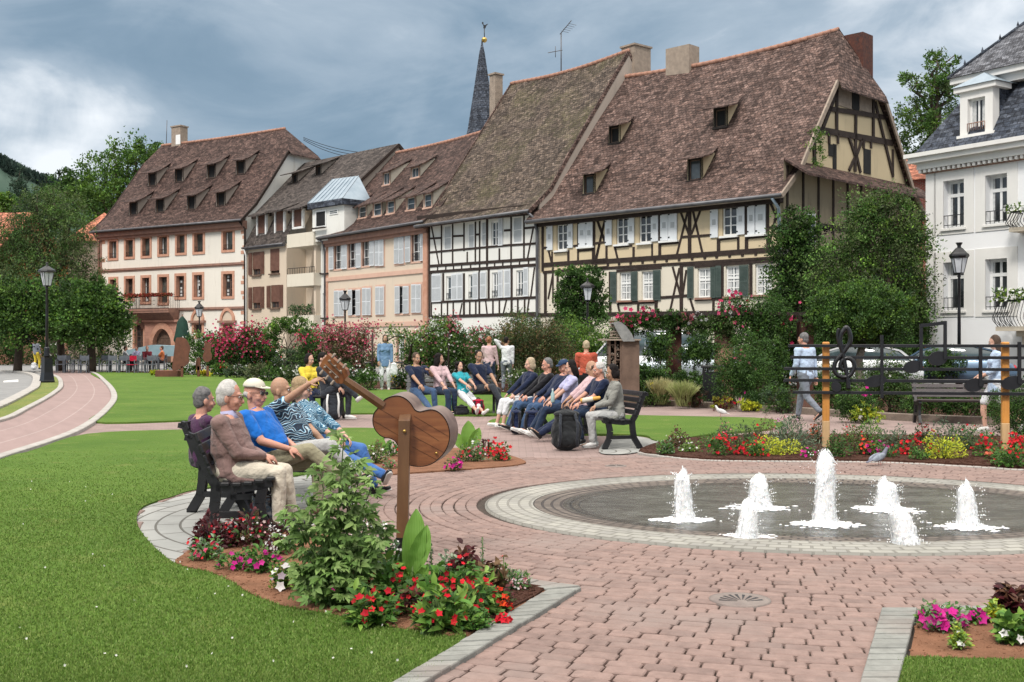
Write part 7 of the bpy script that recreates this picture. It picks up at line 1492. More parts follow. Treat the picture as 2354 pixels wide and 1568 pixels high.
def person(label,loc,heading,pose='stand',sc=1.,lean=None,th=1.,wd=1.,belly=0.,headyaw=0,headpitch=0,headroll=0,hs=1.,hl=None,hr=None,al=None,ar=None,kl=None,kr=None,skin='skin_fair',hair=('short','hair_grey'),top=('navy','short'),bot=('denim','long'),shoes='shoe_black',under=None,hem=.10,female=False,vox=.012,cap=None,glasses=None,curl=.6,point=None,pz=None,group=None,eyes=True,jacket=False,beard=False,tw=0.,name='person'):
    t=thing(name,(loc[0],loc[1],loc[2] if len(loc)>2 else 0.02),R(heading-90),label,'person',group); t.scale=(sc,)*3
    sit=pose=='sit'; P0=Vector((0,0,(pz or (.535 if sit else .94)))); ln=R(lean if lean is not None else (14 if sit else 2))
    tv=Vector((0,-math.sin(ln),math.cos(ln))); fw=Vector((0,math.cos(ln),math.sin(ln))); sx=Vector((math.cos(R(tw)),math.sin(R(tw)),0))
    up=lambda h,f=0.:P0+tv*h*th+fw*f
    sw=(.172 if female else .195)*wd; hx=.10
    nb=up(.545); c=nb+Vector((0,.012,0))+(tv*.55+Vector((0,.0,.55))).normalized()*.155*(1+.6*(hs-1)); c+=Vector((0,.02,0))
    Rh=(Matrix.Rotation(R(tw+headyaw),3,'Z')@Matrix.Rotation(R(-headpitch),3,'X')@Matrix.Rotation(R(headroll),3,'Y'))
    hd=lambda x,y,z:c+Rh@Vector((x,y,z))*hs
    SH=[up(.475)+sx*(-sw),up(.475)+sx*sw]                     # 0: right (x<0) 1: left
    defh=[(-.27,.10,.80),(.27,.10,.80)] if not sit else [(-.14,.36,.60),(.14,.36,.60)]
    HT=[Vector(hr or defh[0]),Vector(hl or defh[1])]; EL=[];WR=[]
    for i in (0,1):
        s_=-1 if i==0 else 1; e,w=ik(SH[i],HT[i],.285,.255,(s_*.7,-.45,-.55) if sit else (s_*.4,-.8,-.2)); EL.append(e); WR.append(w)
    HP=[P0+Vector((-hx,0,-.02)),P0+Vector((hx,0,-.02))]
    defa=[(-.11,.0,.085),(.11,.0,.085)] if not sit else [(-.13,.46,.085),(.13,.46,.085)]
    AN=[Vector(ar or defa[0]),Vector(al or defa[1])]; KN=[]
    for i in (0,1):
        pk=(kr,kl)[i] or ((0,.3,1.) if sit else (0,1,.1)); k_,a_=ik(HP[i],AN[i],.435,.425,pk); KN.append(k_); AN[i]=a_
    # continuous body
    B=MB()
    def torso(mb,g,z0,z1,f=1.):
        pr=[(-.10,.125,.098),(-.02,.160,.118),(.08,.152,.112),(.18,.138*(1+belly*.6),.103*(1+belly)),(.28,.146*(1+belly*.4),.108*(1+belly*.6)),(.38,.160,.112),(.455,.158,.098),(.505,.115,.078),(.55,.062,.062)]
        if female: pr=[(h,a*(.90 if h>.1 else 1.03),b_*(.92 if h>.3 else 1)) for h,a,b_ in pr]
        q=[(h,a,b_) for h,a,b_ in pr if z0-.001<=h<=z1+.001]; mb.tube([up(h,.02*belly if .05<h<.35 else 0) for h,a,b_ in q],[(a*wd+g,b_*wd+g) for h,a,b_ in q],18,side=sx)
    torso(B,0,-.1,.55); 
    if female: 
        for s_ in (-1,1): B.ell(up(.335,.085)+sx*(s_*.07),(.062,.055,.062))
    if belly>.25: B.ell(up(.15,.06),(.14*wd,.12*(1+belly*.4),.13))
    B.cap(nb-tv*.05,hd(0,-.015,-.07),.060,.054); 
    B.ell(hd(0,-.008,.022),[q*hs for q in (.075,.093,.100)],M3=Rh); B.ell(hd(0,.030,-.035),[q*hs for q in (.061,.066,.082)],M3=Rh); B.ell(hd(0,.048,-.088),[q*hs for q in (.044,.040,.030)],M3=Rh)
    B.cap(hd(0,.090,.004),hd(0,.112,-.036),.009*hs,.0155*hs); B.cap(hd(-.032,.080,.022),hd(.032,.080,.022),.014*hs,.014*hs)
    for s_ in (-1,1): B.ell(hd(s_*.076,-.004,-.022),[q*hs for q in (.010,.021,.033)],M3=Rh@Matrix.Rotation(s_*.35,3,'Z')); B.ell(hd(s_*.036,.066,-.04),[.024*hs]*3)
    B.cap(hd(-.018,.088,-.064),hd(.018,.088,-.064),.013*hs,.013*hs)
    for i in (0,1):
        B.cap(up(.455)+sx*((-1 if i==0 else 1)*sw*.45),SH[i],.062,.056*wd); B.cap(SH[i],EL[i],.052*wd,.040); B.cap(EL[i],EL[i].lerp(WR[i],.35),.040,.039); B.cap(EL[i].lerp(WR[i],.3),WR[i],.039,.026)
        lg=.80 if bot[1]=='long' else (.88 if bot[1]=='crop' else 1.); B.cap(HP[i],KN[i],.086*wd*lg,.056*lg); m_=KN[i].lerp(AN[i],.33); bk=(KN[i]-HP[i]).cross(AN[i]-KN[i]).cross(AN[i]-KN[i]); 
        bk=-bk.normalized() if bk.length>1e-6 else Vector((0,-1,0)); B.cap(KN[i],m_+bk*.012*(lg>.9),.053*lg,.056*lg); B.cap(m_+bk*.012*(lg>.9),AN[i],.056*lg,.034)
        fd=toe(i,KN,AN,sit); B.cap(AN[i]+Vector((0,0,-.035)),AN[i]+fd*.16+Vector((0,0,-.045)),.032,.026)
    V,fs=remesh(B,vox*.85,2); mb=MB(); mb.add(V,fs,0,True)
    for i in (0,1):
        s_=-1 if i==0 else 1; fd=(WR[i]-EL[i]).normalized(); tgt=Vector((0,.1,-.9)) if not sit else Vector((-s_*.3,.2,-.8)); nn=Vector((s_*.5,.2,.8)); hand(mb,WR[i],(fd*.85+tgt*.15),nn if abs(fd.dot(nn.normalized()))<.95 else Vector((s_,0,0)),s_,1.,.25 if point==i else curl,0,point==i)
    if eyes:
        for s_ in (-1,1):
            mb.ell(hd(s_*.030,.086,.000),(.0125*hs,.008*hs,.0085*hs),8,6,1,Rh); mb.ell(hd(s_*.030,.0935,.000),.0052*hs,6,5,2); mb.cap(hd(s_*.016,.097,.021),hd(s_*.044,.090,.022),.0045*hs,.0035*hs,6,3)
        mb.cap(hd(-.020,.099,-.064),hd(.020,.099,-.064),.0055*hs,.0055*hs,6,4)
    hm=hair[1] if hair else 'hair_grey'
    mb.build('body',[skin,'eye_white','eye_dark',hm,'lip'],t)
    # hair
    if hair:
        st,hmat=hair; h=MB(); E=lambda x,y,z,a,b_,c_:h.ell(hd(x,y,z),[q*hs for q in (a,b_,c_)],M3=Rh)
        if st=='ring': E(0,-.032,-.012,.081,.073,.042)
        elif st=='stubble': E(0,-.020,.020,.079,.088,.098)
        else:
            E(0,-.020,.036,.083,.092,.098); E(0,-.042,-.015,.074,.064,.078)
            if st=='bob': E(0,-.045,-.045,.086,.066,.085); E(-.066,-.012,-.03,.026,.05,.08); E(.066,-.012,-.03,.026,.05,.08)
            if st=='long': E(0,-.06,-.09,.082,.05,.14); E(-.068,-.02,-.06,.028,.045,.12); E(.068,-.02,-.06,.028,.045,.12)
            if st=='curly':
                rr=random.Random(5)
                for k in range(34): a=rr.uniform(0,2*PI); z=rr.uniform(-.13,.12); y=math.sin(a)*.10; 
                for k in range(40):
                    a=rr.uniform(PI*.9,PI*2.1); z=rr.uniform(-.15,.11); q=math.sqrt(max(.1,1-(z/.16)**2)); E(math.cos(a)*.105*q,-.01+math.sin(a)*.095*q,z,.03,.03,.03)
            if st=='bun': E(0,-.10,.03,.04,.04,.04)
        V,fs=remesh(h,max(.007,vox*.6),1,.0026 if st!='curly' else .004,int(abs(loc[0]*100))); k=MB(); k.add(V,fs,0,True); k.build('hair',hmat,t)
    if cap:
        k=MB(); pr=[]
        for q in range(9):
            a=q/8*PI/2; pr.append((.094*math.cos(a),.0+.078*math.sin(a)))
        vs=[];n=18
        for r_,z in pr:
            for j in range(n): a=2*PI*j/n; vs.append(hd(r_*.93*math.cos(a)*1.0,-.006+r_*1.1*math.sin(a),.055+z))
        k.add(vs,[(i*n+j,i*n+(j+1)%n,(i+1)*n+(j+1)%n,(i+1)*n+j) for i in range(8) for j in range(n)]+[tuple(range(8*n,9*n)),tuple(range(n))[::-1]],0,True)
        vs=[hd(x,y,z) for x,y,z in ((-.075,.05,.058),(-.062,.125,.045),(0,.155,.042),(.062,.125,.045),(.075,.05,.058))]; k.prism(vs,Rh@Vector((0,0,.008))); k.build('cap',cap,t)
    if glasses:
        k=MB()
        for s_ in (-1,1): 
            k.tube([hd(s_*.032+.021*math.cos(a),.106,-.001+.016*math.sin(a)) for a in [i*PI/6 for i in range(12)]],.0022,5,1,closed=True)
            if glasses=='lens_dark': k.ell(hd(s_*.032,.105,-.001),(.021*hs,.003,.016*hs),10,6,0,Rh)
            k.tube([hd(s_*.053,.104,.002),hd(s_*.078,.06,.006),hd(s_*.080,-.005,.004)],.0024,5,1)
        k.tube([hd(-.011,.107,.003),hd(.011,.107,.003)],.0022,5,1); k.build('glasses',['lens_dark','eye_dark'],t)
    # garments
    g=.017; sd=int(abs(loc[0]*1000+loc[1]*10))
    tm,sl=top; T=MB(); z0=-.06
    torso(T,g,-.10 if hem>.05 else -.02,.505); T.tube([up(.48),up(.525),up(.555,-.005)],[(.118*wd,.085),(.080,.073),(.069,.068)],16,side=sx)
    if female:
        for s_ in (-1,1): T.ell(up(.335,.088)+sx*(s_*.07),(.074,.066,.074))
    if belly>.25: T.ell(up(.15,.06),(.155*wd,.12*(1+belly*.4)+.018,.145))
    for i in (0,1):
        T.cap(up(.455)+sx*((-1 if i==0 else 1)*sw*.45),SH[i],.074,.070*wd)
        if sl=='short': e=SH[i].lerp(EL[i],.72); T.cap(SH[i],e,.066*wd,.060)
        elif sl=='none': pass
        elif sl=='long': T.cap(SH[i],EL[i],.066*wd,.055); w_=EL[i].lerp(WR[i],.93); T.cap(EL[i],w_,.055,.040); 
        elif sl=='mid': T.cap(SH[i],EL[i],.066*wd,.055); w_=EL[i].lerp(WR[i],.45); T.cap(EL[i],w_,.055,.050)
    if jacket:   # skirt of the jacket falls over the seat / thighs
        if sit: T.tube([up(.12),up(-.02),P0+Vector((0,.10,-.07)),P0+Vector((0,.24,-.085))],[(.175*wd,.135),(.20*wd,.15),(.21,.10),(.20,.075)],18,side=sx)
        else: T.tube([up(.1),up(-.06),up(-.2)],[(.175*wd,.135),(.19*wd,.145),(.20,.15)],18,side=sx)
    V,fs=remesh(T,vox,3,.0019,sd); k=MB(); k.add(V,fs,0,True); k.build({'jacket_mauve':'jacket','cardigan_grey':'cardigan'}.get(tm,'shirt'),tm,t)
    if under: k=MB(); k.tube([up(.49,.02),up(.545,.012),up(.585,.012)],[(.085,.08),(.068,.068),(.062,.064)],14,side=sx); k.build('collar',under,t)
    bm,bl=bot; Bt=MB(); torso(Bt,g*.9,-.1,.08)
    if bl!='skirt':
        for i in (0,1):
            Bt.cap(HP[i],KN[i],.102*wd,.070) if bl!='short' else Bt.cap(HP[i],HP[i].lerp(KN[i],.93),.104*wd,.082)
            if bl=='long': m_=KN[i].lerp(AN[i],.35); Bt.cap(KN[i],m_,.069,.066); Bt.cap(m_,AN[i].lerp(KN[i],.08),.066,.056)
            if bl=='crop': m_=KN[i].lerp(AN[i],.5); Bt.cap(KN[i],m_,.071,.066)
    V,fs=remesh(Bt,vox,3,.0012,sd+3); k=MB(); k.add(V,fs,0,True); k.build('trousers' if bl in('long','crop') else 'shorts',bm,t)
    for i in (0,1):
        fd=toe(i,KN,AN,sit); k=MB(); a=AN[i]; q=MB(); u=Vector((0,0,1)) if abs(fd.z)<.9 else Vector((0,-1,0)); sdv=fd.cross(u).normalized(); u2=sdv.cross(fd)
        q.cap(a-u2*.022,a-u2*.035-fd*.03,.044,.040); q.cap(a-u2*.045-fd*.035,a-u2*.052+fd*.15,.034,.036,flat=.8); q.cap(a-u2*.04+fd*.02,a-u2*.05+fd*.13,.040,.032)
        V,fs=remesh(q,min(vox,.011),2); k.add(V,fs,0,True)
        k.tube([a-u2*.078-fd*.055,a-u2*.078+fd*.04,a-u2*.078+fd*.15,a-u2*.076+fd*.185],[(.026,.008),(.030,.008),(.036,.008),(.015,.007)],10,1,side=sdv); k.build('shoe',[shoes,'sole_white' if shoes!='shoe_brown' else 'shoe_brown'],t)
    return t,dict(WR=WR,EL=EL,hd=hd,up=up,c=c,KN=KN,AN=AN)
def toe(i,KN,AN,sit):
    s=(AN[i]-KN[i]).normalized(); f=Vector((0,1,0)) ; s_=-1 if i==0 else 1
    d=(f-s*f.dot(s)*.85); d.x+=s_*.15; d.normalize(); return d
def at(px,Y): return ((px-CX)/F*Y,Y)
NEAR=.0085
p1,_=person('white-haired man in mauve jacket and cream trousers, nearest on the left bench',at(534,9.2),-2,'sit',.95,lean=6,th=.86,wd=1.14,belly=.4,hs=1.08,headyaw=4,headpitch=6,hr=(-.06,.27,.63),hl=(.05,.29,.65),ar=(-.10,.50,.085),al=(.13,.44,.085),skin='skin_ruddy',hair=('short','hair_white'),top=('jacket_mauve','long'),bot=('trouser_cream','long'),jacket=True,under='lilac',vox=NEAR,glasses='clear',curl=.9)
person('dark grey-haired person in a purple shirt, seen from behind at the rear left bench',at(465,10.3),35,'sit',.90,lean=2,th=.80,hs=1.05,headpitch=4,skin='skin_ruddy',hair=('short','hair_grey'),top=('purple','long'),bot=('black_cloth','long'),vox=.010)
person('man in a cream cap, sunglasses and bright blue polo, on the left bench',at(622,9.95),-14,'sit',.94,lean=20,th=.92,wd=1.14,belly=.5,hs=1.08,headyaw=-6,headpitch=2,hr=(-.14,.22,.62),hl=(.16,.26,.66),ar=(-.10,.46,.085),al=(-.06,.72,.36),kl=(.1,.2,1),skin='skin_ruddy',hair=('ring','hair_white'),top=('polo_blue','short'),bot=('khaki','long'),shoes='shoe_brown',cap='cap_cream',glasses='lens_dark',vox=NEAR)
person('bald man in a blue print shirt pointing right from the left bench',at(680,10.7),-22,'sit',.95,lean=22,th=.90,wd=1.16,belly=.5,hs=1.06,headyaw=18,headpitch=0,hr=(-.12,.26,.62),hl=(.20,.34,1.26),ar=(-.10,.55,.085),al=(-.04,.70,.30),skin='skin_tan',hair=None,top=('print_blue','short'),bot=('light_grey','long'),vox=NEAR,point=1)
person('blonde woman in a blue print blouse and jeans, farthest on the left bench',at(735,11.4),-24,'sit',.95,lean=28,th=.92,hs=1.02,headyaw=20,headpitch=10,female=True,hr=(-.10,.30,.60),hl=(.10,.30,.60),ar=(-.16,.58,.085),al=(.0,.86,.22),skin='skin_fair',hair=('bob','hair_blond'),top=('print_blouse','mid'),bot=('jeans_blue','long'),vox=NEAR,glasses='clear')
# right bench group
GR1=[]
def R_(k,Y=0): y=16.55+Y; return (1.60-.226*Y,y)
person('black-haired woman in a grey cardigan and pale trousers, nearest on the right bench',(1.56,16.55),186,'sit',.92,lean=-4,th=.95,female=True,headyaw=-6,headpitch=14,hr=(-.05,.34,.66),hl=(.05,.34,.66),ar=(-.10,.42,.085),al=(.06,.36,.085),skin='skin_tan',hair=('bob','hair_dark'),top=('cardigan_grey','long'),bot=('light_grey','long'),shoes='shoe_white',vox=.011,jacket=True)
person('grey-haired man in a navy polo with a baguette, second on the right bench',(1.33,17.15),196,'sit',.94,lean=4,th=.95,wd=1.1,belly=.3,headyaw=6,headpitch=14,hr=(-.1,.36,.66),hl=(.08,.38,.68),ar=(-.14,.34,.085),al=(.14,.50,.085),skin='skin_ruddy',hair=('short','hair_white'),top=('navy','short'),bot=('denim_dark','long'),vox=.011)
person('balding person in a pale pink shirt and long dark trousers, right bench',(1.14,17.75),188,'sit',.95,lean=16,th=.98,headyaw=-30,headpitch=22,headroll=14,hr=(-.06,.26,.62),hl=(.06,.30,.64),ar=(-.08,.80,.085),al=(.08,.82,.085),skin='skin_tan',hair=('ring','hair_brown'),top=('pink_cloth','mid'),bot=('navy','long'),vox=.011)
person('dark-haired woman in a lilac blouse between pink shirt and navy cap, right bench',(.93,18.4),190,'sit',.94,lean=8,th=.97,female=True,headyaw=0,headpitch=16,ar=(-.12,.60,.085),al=(.10,.66,.085),skin='skin_fair',hair=('long','hair_dark'),top=('lilac','short'),bot=('denim_dark','long'),shoes='shoe_white',vox=.012)
person('man in a navy cap and navy top with a lime stripe, right bench',(.74,19.1),204,'sit',.96,lean=20,th=.97,wd=1.1,belly=.3,headpitch=18,headyaw=6,ar=(-.14,.60,.085),al=(.10,.62,.085),skin='skin_ruddy',hair=('short','hair_grey'),cap='cap_navy',top=('navy','long'),bot=('denim','long'),shoes='shoe_white',vox=.012)
person('bearded grey-haired man in a black jacket, right bench beside the navy cap',(.52,19.75),194,'sit',.96,lean=14,th=.97,wd=1.1,headpitch=12,ar=(-.1,.62,.085),al=(.12,.60,.085),skin='skin_ruddy',hair=('short','hair_grey'),top=('black_cloth','long'),bot=('denim','long'),vox=.012)
person('sandy-haired person in white trousers at the far end of the right bench group',(.25,20.4),205,'sit',.95,lean=12,th=.98,headpitch=8,ar=(-.1,.52,.085),al=(.12,.55,.085),skin='skin_fair',hair=('bob','hair_sand'),top=('navy','long'),bot=('white_cloth','crop'),shoes='shoe_white',vox=.013)
# middle bench group
person('man in a navy polo and jeans eating, left end of the middle bench',at(962,24.0),-52,'sit',1.,lean=12,th=.97,wd=1.08,headpitch=4,hr=(-.08,.28,.95),hl=(.18,.40,.60),ar=(-.10,.50,.085),al=(.16,.80,.085),skin='skin_tan',hair=('short','hair_brown'),top=('navy','short'),bot=('denim','long'),vox=.013)
person('dark-haired woman in a pale pink cardigan turned away, second on the middle bench',at(1012,24.2),-50,'sit',.97,lean=8,female=True,headyaw=60,headpitch=6,ar=(-.06,.44,.085),al=(.14,.52,.085),skin='skin_fair',hair=('long','hair_dark'),top=('pink_cloth','mid'),bot=('denim_dark','long'),vox=.013)
person('curly dark-haired girl in white shorts on the middle bench',at(1066,24.1),-55,'sit',.86,lean=22,female=True,headpitch=2,hr=(-.10,.36,.72),hl=(.10,.36,.72),ar=(-.08,.74,.085),al=(.12,.84,.085),skin='skin_fair',hair=('curly','hair_dark'),top=('teal','short'),bot=('white_cloth','crop'),shoes='shoe_white',vox=.013)
person('man in a navy polo and black trousers at the right end of the middle bench',at(1106,24.2),-48,'sit',1.02,lean=10,wd=1.1,headpitch=14,headyaw=-25,ar=(-.08,.46,.085),al=(.02,.70,.26),skin='skin_tan',hair=('short','hair_dark'),top=('navy','short'),bot=('charcoal','long'),vox=.013)
# far-left small bench
person('dark-haired woman in a yellow top on the small bench behind the left lawn',at(712,23.1),-58,'sit',.97,lean=6,female=True,headyaw=30,headpitch=8,skin='skin_fair',hair=('bob','hair_dark'),top=('yellow_cloth','mid'),bot=('navy','long'),vox=.013)
person('man in a dark suit with crossed legs beside the woman in yellow',at(752,22.6),-12,'sit',1.,lean=12,headpitch=10,ar=(-.06,.42,.085),al=(.05,.66,.44),skin='skin_fair',hair=('short','hair_dark'),top=('charcoal','long'),bot=('charcoal','long'),shoes='shoe_white',vox=.013)
# standing and walking figures
person('standing woman in a denim shirt and white trousers holding a white bag',at(885,36.2),-85,'stand',1.02,female=True,wd=1.05,hr=(-.22,.08,.88),hl=(.20,.16,.92),skin='skin_tan',hair=('bob','hair_dark'),top=('denim_light','long'),bot=('white_cloth','long'),shoes='shoe_white',vox=.015,jacket=True)
person('red-haired woman in a pale pink top with her back turned, behind the middle bench',at(1124,33.5),78,'stand',.98,female=True,skin='skin_fair',hair=('bun','hair_red'),top=('pink_cloth','long'),bot=('denim_dark','long'),vox=.015)
person('standing man in a white shirt with one arm raised to his head, seen from behind',at(1164,35.5),85,'stand',.98,headyaw=-35,hl=(.20,.02,.78),hr=(-.20,.10,1.58),skin='skin_tan',hair=('short','hair_dark'),top=('white_cloth','long'),bot=('grey_cloth','long'),vox=.015)
person('grey-haired woman in a rust-red top standing behind the right bench group, back turned',at(1347,23.5),92,'stand',.90,female=True,wd=1.1,skin='skin_ruddy',hair=('short','hair_sand'),top=('red_cloth','long'),bot=('black_cloth','long'),vox=.014)
person('grey-haired man in a pale blue shirt walking away behind the music fence',at(1852,22.0),128,'stand',1.0,lean=-3,wd=1.12,belly=.2,headyaw=10,hl=(.28,-.02,.86),hr=(-.26,.16,.90),al=(.09,.26,.09),ar=(-.10,-.42,.20),kr=(0,1,-.3),skin='skin_ruddy',hair=('short','hair_grey'),top=('pale_blue','long'),bot=('grey_cloth','long'),shoes='shoe_black',vox=.013,pz=.92)
person('bare-legged woman in a pale blouse walking behind the right orange post',at(2290,19.2),165,'stand',.96,lean=0,female=True,headpitch=12,hr=(-.12,.28,1.0),hl=(.12,.30,1.0),ar=(-.10,-.40,.18),al=(.09,.18,.09),kr=(0,1,-.3),skin='skin_fair',hair=('long','hair_brown'),top=('pale_blue','mid'),bot=('white_cloth','short'),shoes='shoe_white',vox=.013,jacket=True,pz=.92)
person('distant person in a grey jacket and yellow trousers walking by the left street trees',at(83,64.),65,'stand',1.0,al=(.10,.14,.085),ar=(-.10,-.12,.10),skin='skin_tan',hair=('short','hair_dark'),top=('grey_cloth','long'),bot=('yellow_cloth','long'),vox=.022)
for px_,Y_,h_,tp_,lb_ in ((338,59,-70,('maroon','long'),'diner in a dark maroon top sitting upright at the cafe terrace'),(288,60,20,('white_cloth','short'),'diner in a white shirt, leftmost of the diners at the terrace'),(314,61,-120,('lilac','short'),'diner in a lilac shirt between the white and maroon diners'),(372,60,190,('orange_cloth','short'),'diner in an orange top right of the maroon diner')):
    person(lb_,at(px_,Y_),h_,'sit',1.,lean=2,skin='skin_ruddy',hair=('short','hair_brown'),top=tp_,bot=('black_cloth','long'),vox=.024,group='diners at the cafe terrace')
# ------------------------------------------------------------ benches
M('bench_black',(.010,.010,.012),(.018,.018,.02),5.,.38,.15,50,spec=.5); M('bench_slat',(.045,.035,.036),(.07,.055,.055),3.,.45,.25,30,spec=.5)
def bench(a,b,label,slat='bench_slat',group='park benches',nfr=2):
    """a,b = back-line ends; faces to the right of a->b"""
    a=Vector((a[0],a[1],0)); b=Vector((b[0],b[1],0)); d=(b-a); L=d.length; d/=L; fw=Vector((d.y,-d.x,0)); t=thing('park_bench',(a+b)/2+Vector((0,0,.012)),math.atan2(d.y,d.x),label,'bench',group)
    # local: x along length, -y = facing side
    fr=[((-.42,0),(-.47,.0),(-.38,.17),(-.37,.36),(-.44,.40),(-.46,.45)),]
    for i in range(nfr):
        x=-L/2+.05+(L-.1)*i/(nfr-1); g=MB()
        def pl(pts,w,th=.05):
            for p,q in zip(pts,pts[1:]): g.beam((x,p[0],p[1]),(x,q[0],q[1]),th,w,up=(1,0,0)) if False else g.prism([Vector((x-th/2,p[0],p[1]))+n for p,n in ((p,o1(p,q,w)),(q,o1(p,q,w)),(q,-o1(p,q,w)),(p,-o1(p,q,w)))],(th,0,0))
        def o1(p,q,w):
            v=Vector((0,q[0]-p[0],q[1]-p[1])).normalized(); return Vector((0,-v.z,v.y))*w/2
        pl([(-.46,.0),(-.385,.15),(-.37,.26),(-.40,.40)],.08); pl([(.10,.0),(.0,.16),(-.02,.28),(-.03,.42)],.08); pl([(-.38,.17),(.01,.17)],.05)
        pl([(-.47,.43),(-.36,.405),(-.18,.385),(-.03,.40),(.03,.50),(.09,.66),(.15,.80)],.075); pl([(.15,.80),(.19,.815),(.20,.77)],.045)
        pl([(-.49,.0),(-.42,.0)],.03); pl([(.05,.0),(.13,.0)],.03); g.build('end_frame','bench_black',t)
    g=MB()
    for k,(y,z) in enumerate(((-.46,.455),(-.37,.435),(-.28,.42),(-.19,.412),(-.10,.415))): g.bbox((-L/2,y-.036,z-.006),(L/2,y+.036,z+.02),.008)
    g.build('seat',slat,t); g=MB()
    for y,z in ((.015,.53),(.05,.62),(.085,.71),(.12,.80)):
        M4=Matrix.Translation((0,y,z))@Matrix.Rotation(-.37,4,'X'); g.bbox((-L/2,-.014,-.036),(L/2,.012,.036),.006,0,M4)
    g.build('backrest',slat,t); return t
bench((-2.40,8.90),(-2.52,10.05),'black iron park bench nearest the camera on the left, under the mauve-jacketed man','bench_black')
bench((-2.86,10.15),(-2.42,12.2),'black iron bench behind the nearest one on the left, under bald man and blonde woman','bench_black')
bench((1.22,18.45),(1.80,16.28),'black iron bench with visible side frame under the woman in the grey cardigan','bench_black')
bench((.55,20.95),(1.17,18.7),'bench behind the grey-cardigan woman\'s bench, under the navy-capped man','bench_black')
bench((-2.35,24.7),(-.35,24.7),'bench in the middle of the lawn under four seated people','bench_black')
bench((-4.6,23.3),(-3.45,22.95),'small bench left of the guitar neck under the woman in yellow','bench_black')
a_=G(2100,975); bench((a_.x+.1,a_.y+.35),(a_.x+2.35,a_.y+.0),'long empty dark slatted bench behind the music fence at right')
# ------------------------------------------------------------ lamps
M('lamp_glass',(.62,.64,.66),(.52,.54,.57),4.,.25,spec=.6); M('lamp_black',(.008,.008,.010),(.013,.013,.015),6.,.32,.1,60,spec=.5)
def lamp(base,h,label,bigbase=True,style=0,twist=0):
    t=thing('street_lamp',base,twist,label,'street lamp','black street lamps'); k=h/4.4; g=MB()
    if bigbase: g.lathe([(.30,0),(.30,.10),(.285,.13),(.235,.42),(.215,.95),(.225,1.0)],4,smooth=False); g.lathe([(.10,1.0),(.13,1.06),(.09,1.12),(.12,1.2),(.085,1.27),(.11,1.34),(.075,1.40)],14); z1=1.4
    else: g.lathe([(.12,0),(.12,.5),(.07,.6)],10); z1=.6
    g.build('base','lamp_black',t); g=MB(); zt=h-.92; g.lathe([(.065,z1),(.052,zt*.7),(.045,zt-.12),(.07,zt-.10),(.045,zt-.05)],12); g.build('post','lamp_black',t)
    n=4 if style==0 else 6; g=MB(); g.lathe([(.02,zt-.05),(.15,zt),(.155,zt+.03)],n,smooth=False); r0,r1=.155,.27
    for j in range(n):
        a=2*PI*(j+.5)/n; g.beam((r0*math.cos(a),r0*math.sin(a),zt+.02),(r1*math.cos(a),r1*math.sin(a),zt+.53),.018,.018)
    if style==0:
        for j in range(n): a=2*PI*(j+1)/n; c=math.cos(PI/n); g.beam((r0*c*math.cos(a),r0*c*math.sin(a),zt+.02),(r1*c*math.cos(a),r1*c*math.sin(a),zt+.53),.014,.014)
    head=g.build('lantern_frame','lamp_black',t); g=MB(); g.lathe([(r0*.97,zt+.03),(r1*.97,zt+.53)],n,smooth=False); g.build('lantern_glass','lamp_glass',head)
    g=MB()
    if style==0: g.lathe([(.29,zt+.52),(.33,zt+.56),(.31,zt+.62),(.15,zt+.72),(.05,zt+.78),(.03,zt+.84),(.05,zt+.88),(.0,zt+.93)],8,smooth=False)
    else: g.lathe([(.28,zt+.52),(.33,zt+.60),(.31,zt+.66),(.24,zt+.72),(.12,zt+.86),(.06,zt+.90),(.06,zt+.95),(.12,zt+1.05),(.1,zt+1.06)],8,smooth=False)
    g.build('lantern_cap','lamp_black',head); return t
lamp(G(108,881),H+(881-881)+ (HZ-603)*G(108,881).y/F,'tall black street lamp with white four-sided lantern beside the pink track at left',True,0,R(45))
for px_,yt,Y_,lb_ in ((458,697,76,'small black lamp in front of the cream house, above the clipped bush'),(793,674,60,'black lamp rising from the round crimson rose bush'),(1350,640,46,'black lamp in front of the deep green creeper'),(2204,567,38,'tall black lamp in front of the white villa')):
    b_=P(px_,HZ,Y_); b_.z=0; lamp(b_,H+(HZ-yt)*Y_/F,lb_,False,0 if px_==1350 else 1)
# ------------------------------------------------------------ guitar sculpture
def wood(n,c1,c2,c3,rough=.42,sc=1.,plank=None,coat=.25,axis='X'):
    m,nt,b=newmat(n); co=coord(nt); mp=nt.new('ShaderNodeMapping'); mp.inputs['Scale'].default_value={'X':(.7*sc,9*sc,9*sc),'Z':(9*sc,9*sc,.7*sc)}[axis]; nt.link(co,mp.inputs['Vector'])
    a=noise(nt,mp.outputs[0],1.6,7,.65,.8); col=ramp(nt,a,[(.28,c1),(.5,c2),(.74,c3)]); d=noise(nt,co,1.4,5,.6); col=mix(nt,1.,col,ramp(nt,d,[(.3,(.72,.7,.68)),(.7,(1.18,1.16,1.12))]),'MULTIPLY')
    if plank:
        br=nt.new('ShaderNodeTexBrick',offset=0,inp={'Scale':1.,'Mortar Size':.0035,'Brick Width':50.,'Row Height':plank,'Color1':(1,1,1,1),'Color2':(.86,.84,.82,1),'Mortar':(.25,.2,.18,1)}); nt.link(coord(nt,'UV'),br.inputs['Vector']); col=mix(nt,1.,col,br.outputs['Color'],'MULTIPLY')
    nt.link(col,b.inputs['Base Color']); b.inputs['Roughness'].default_value=rough; b.inputs['Coat Weight'].default_value=coat; b.inputs['Coat Roughness'].default_value=.3; nt.link(bump(nt,a,.25,.004),b.inputs['Normal'])
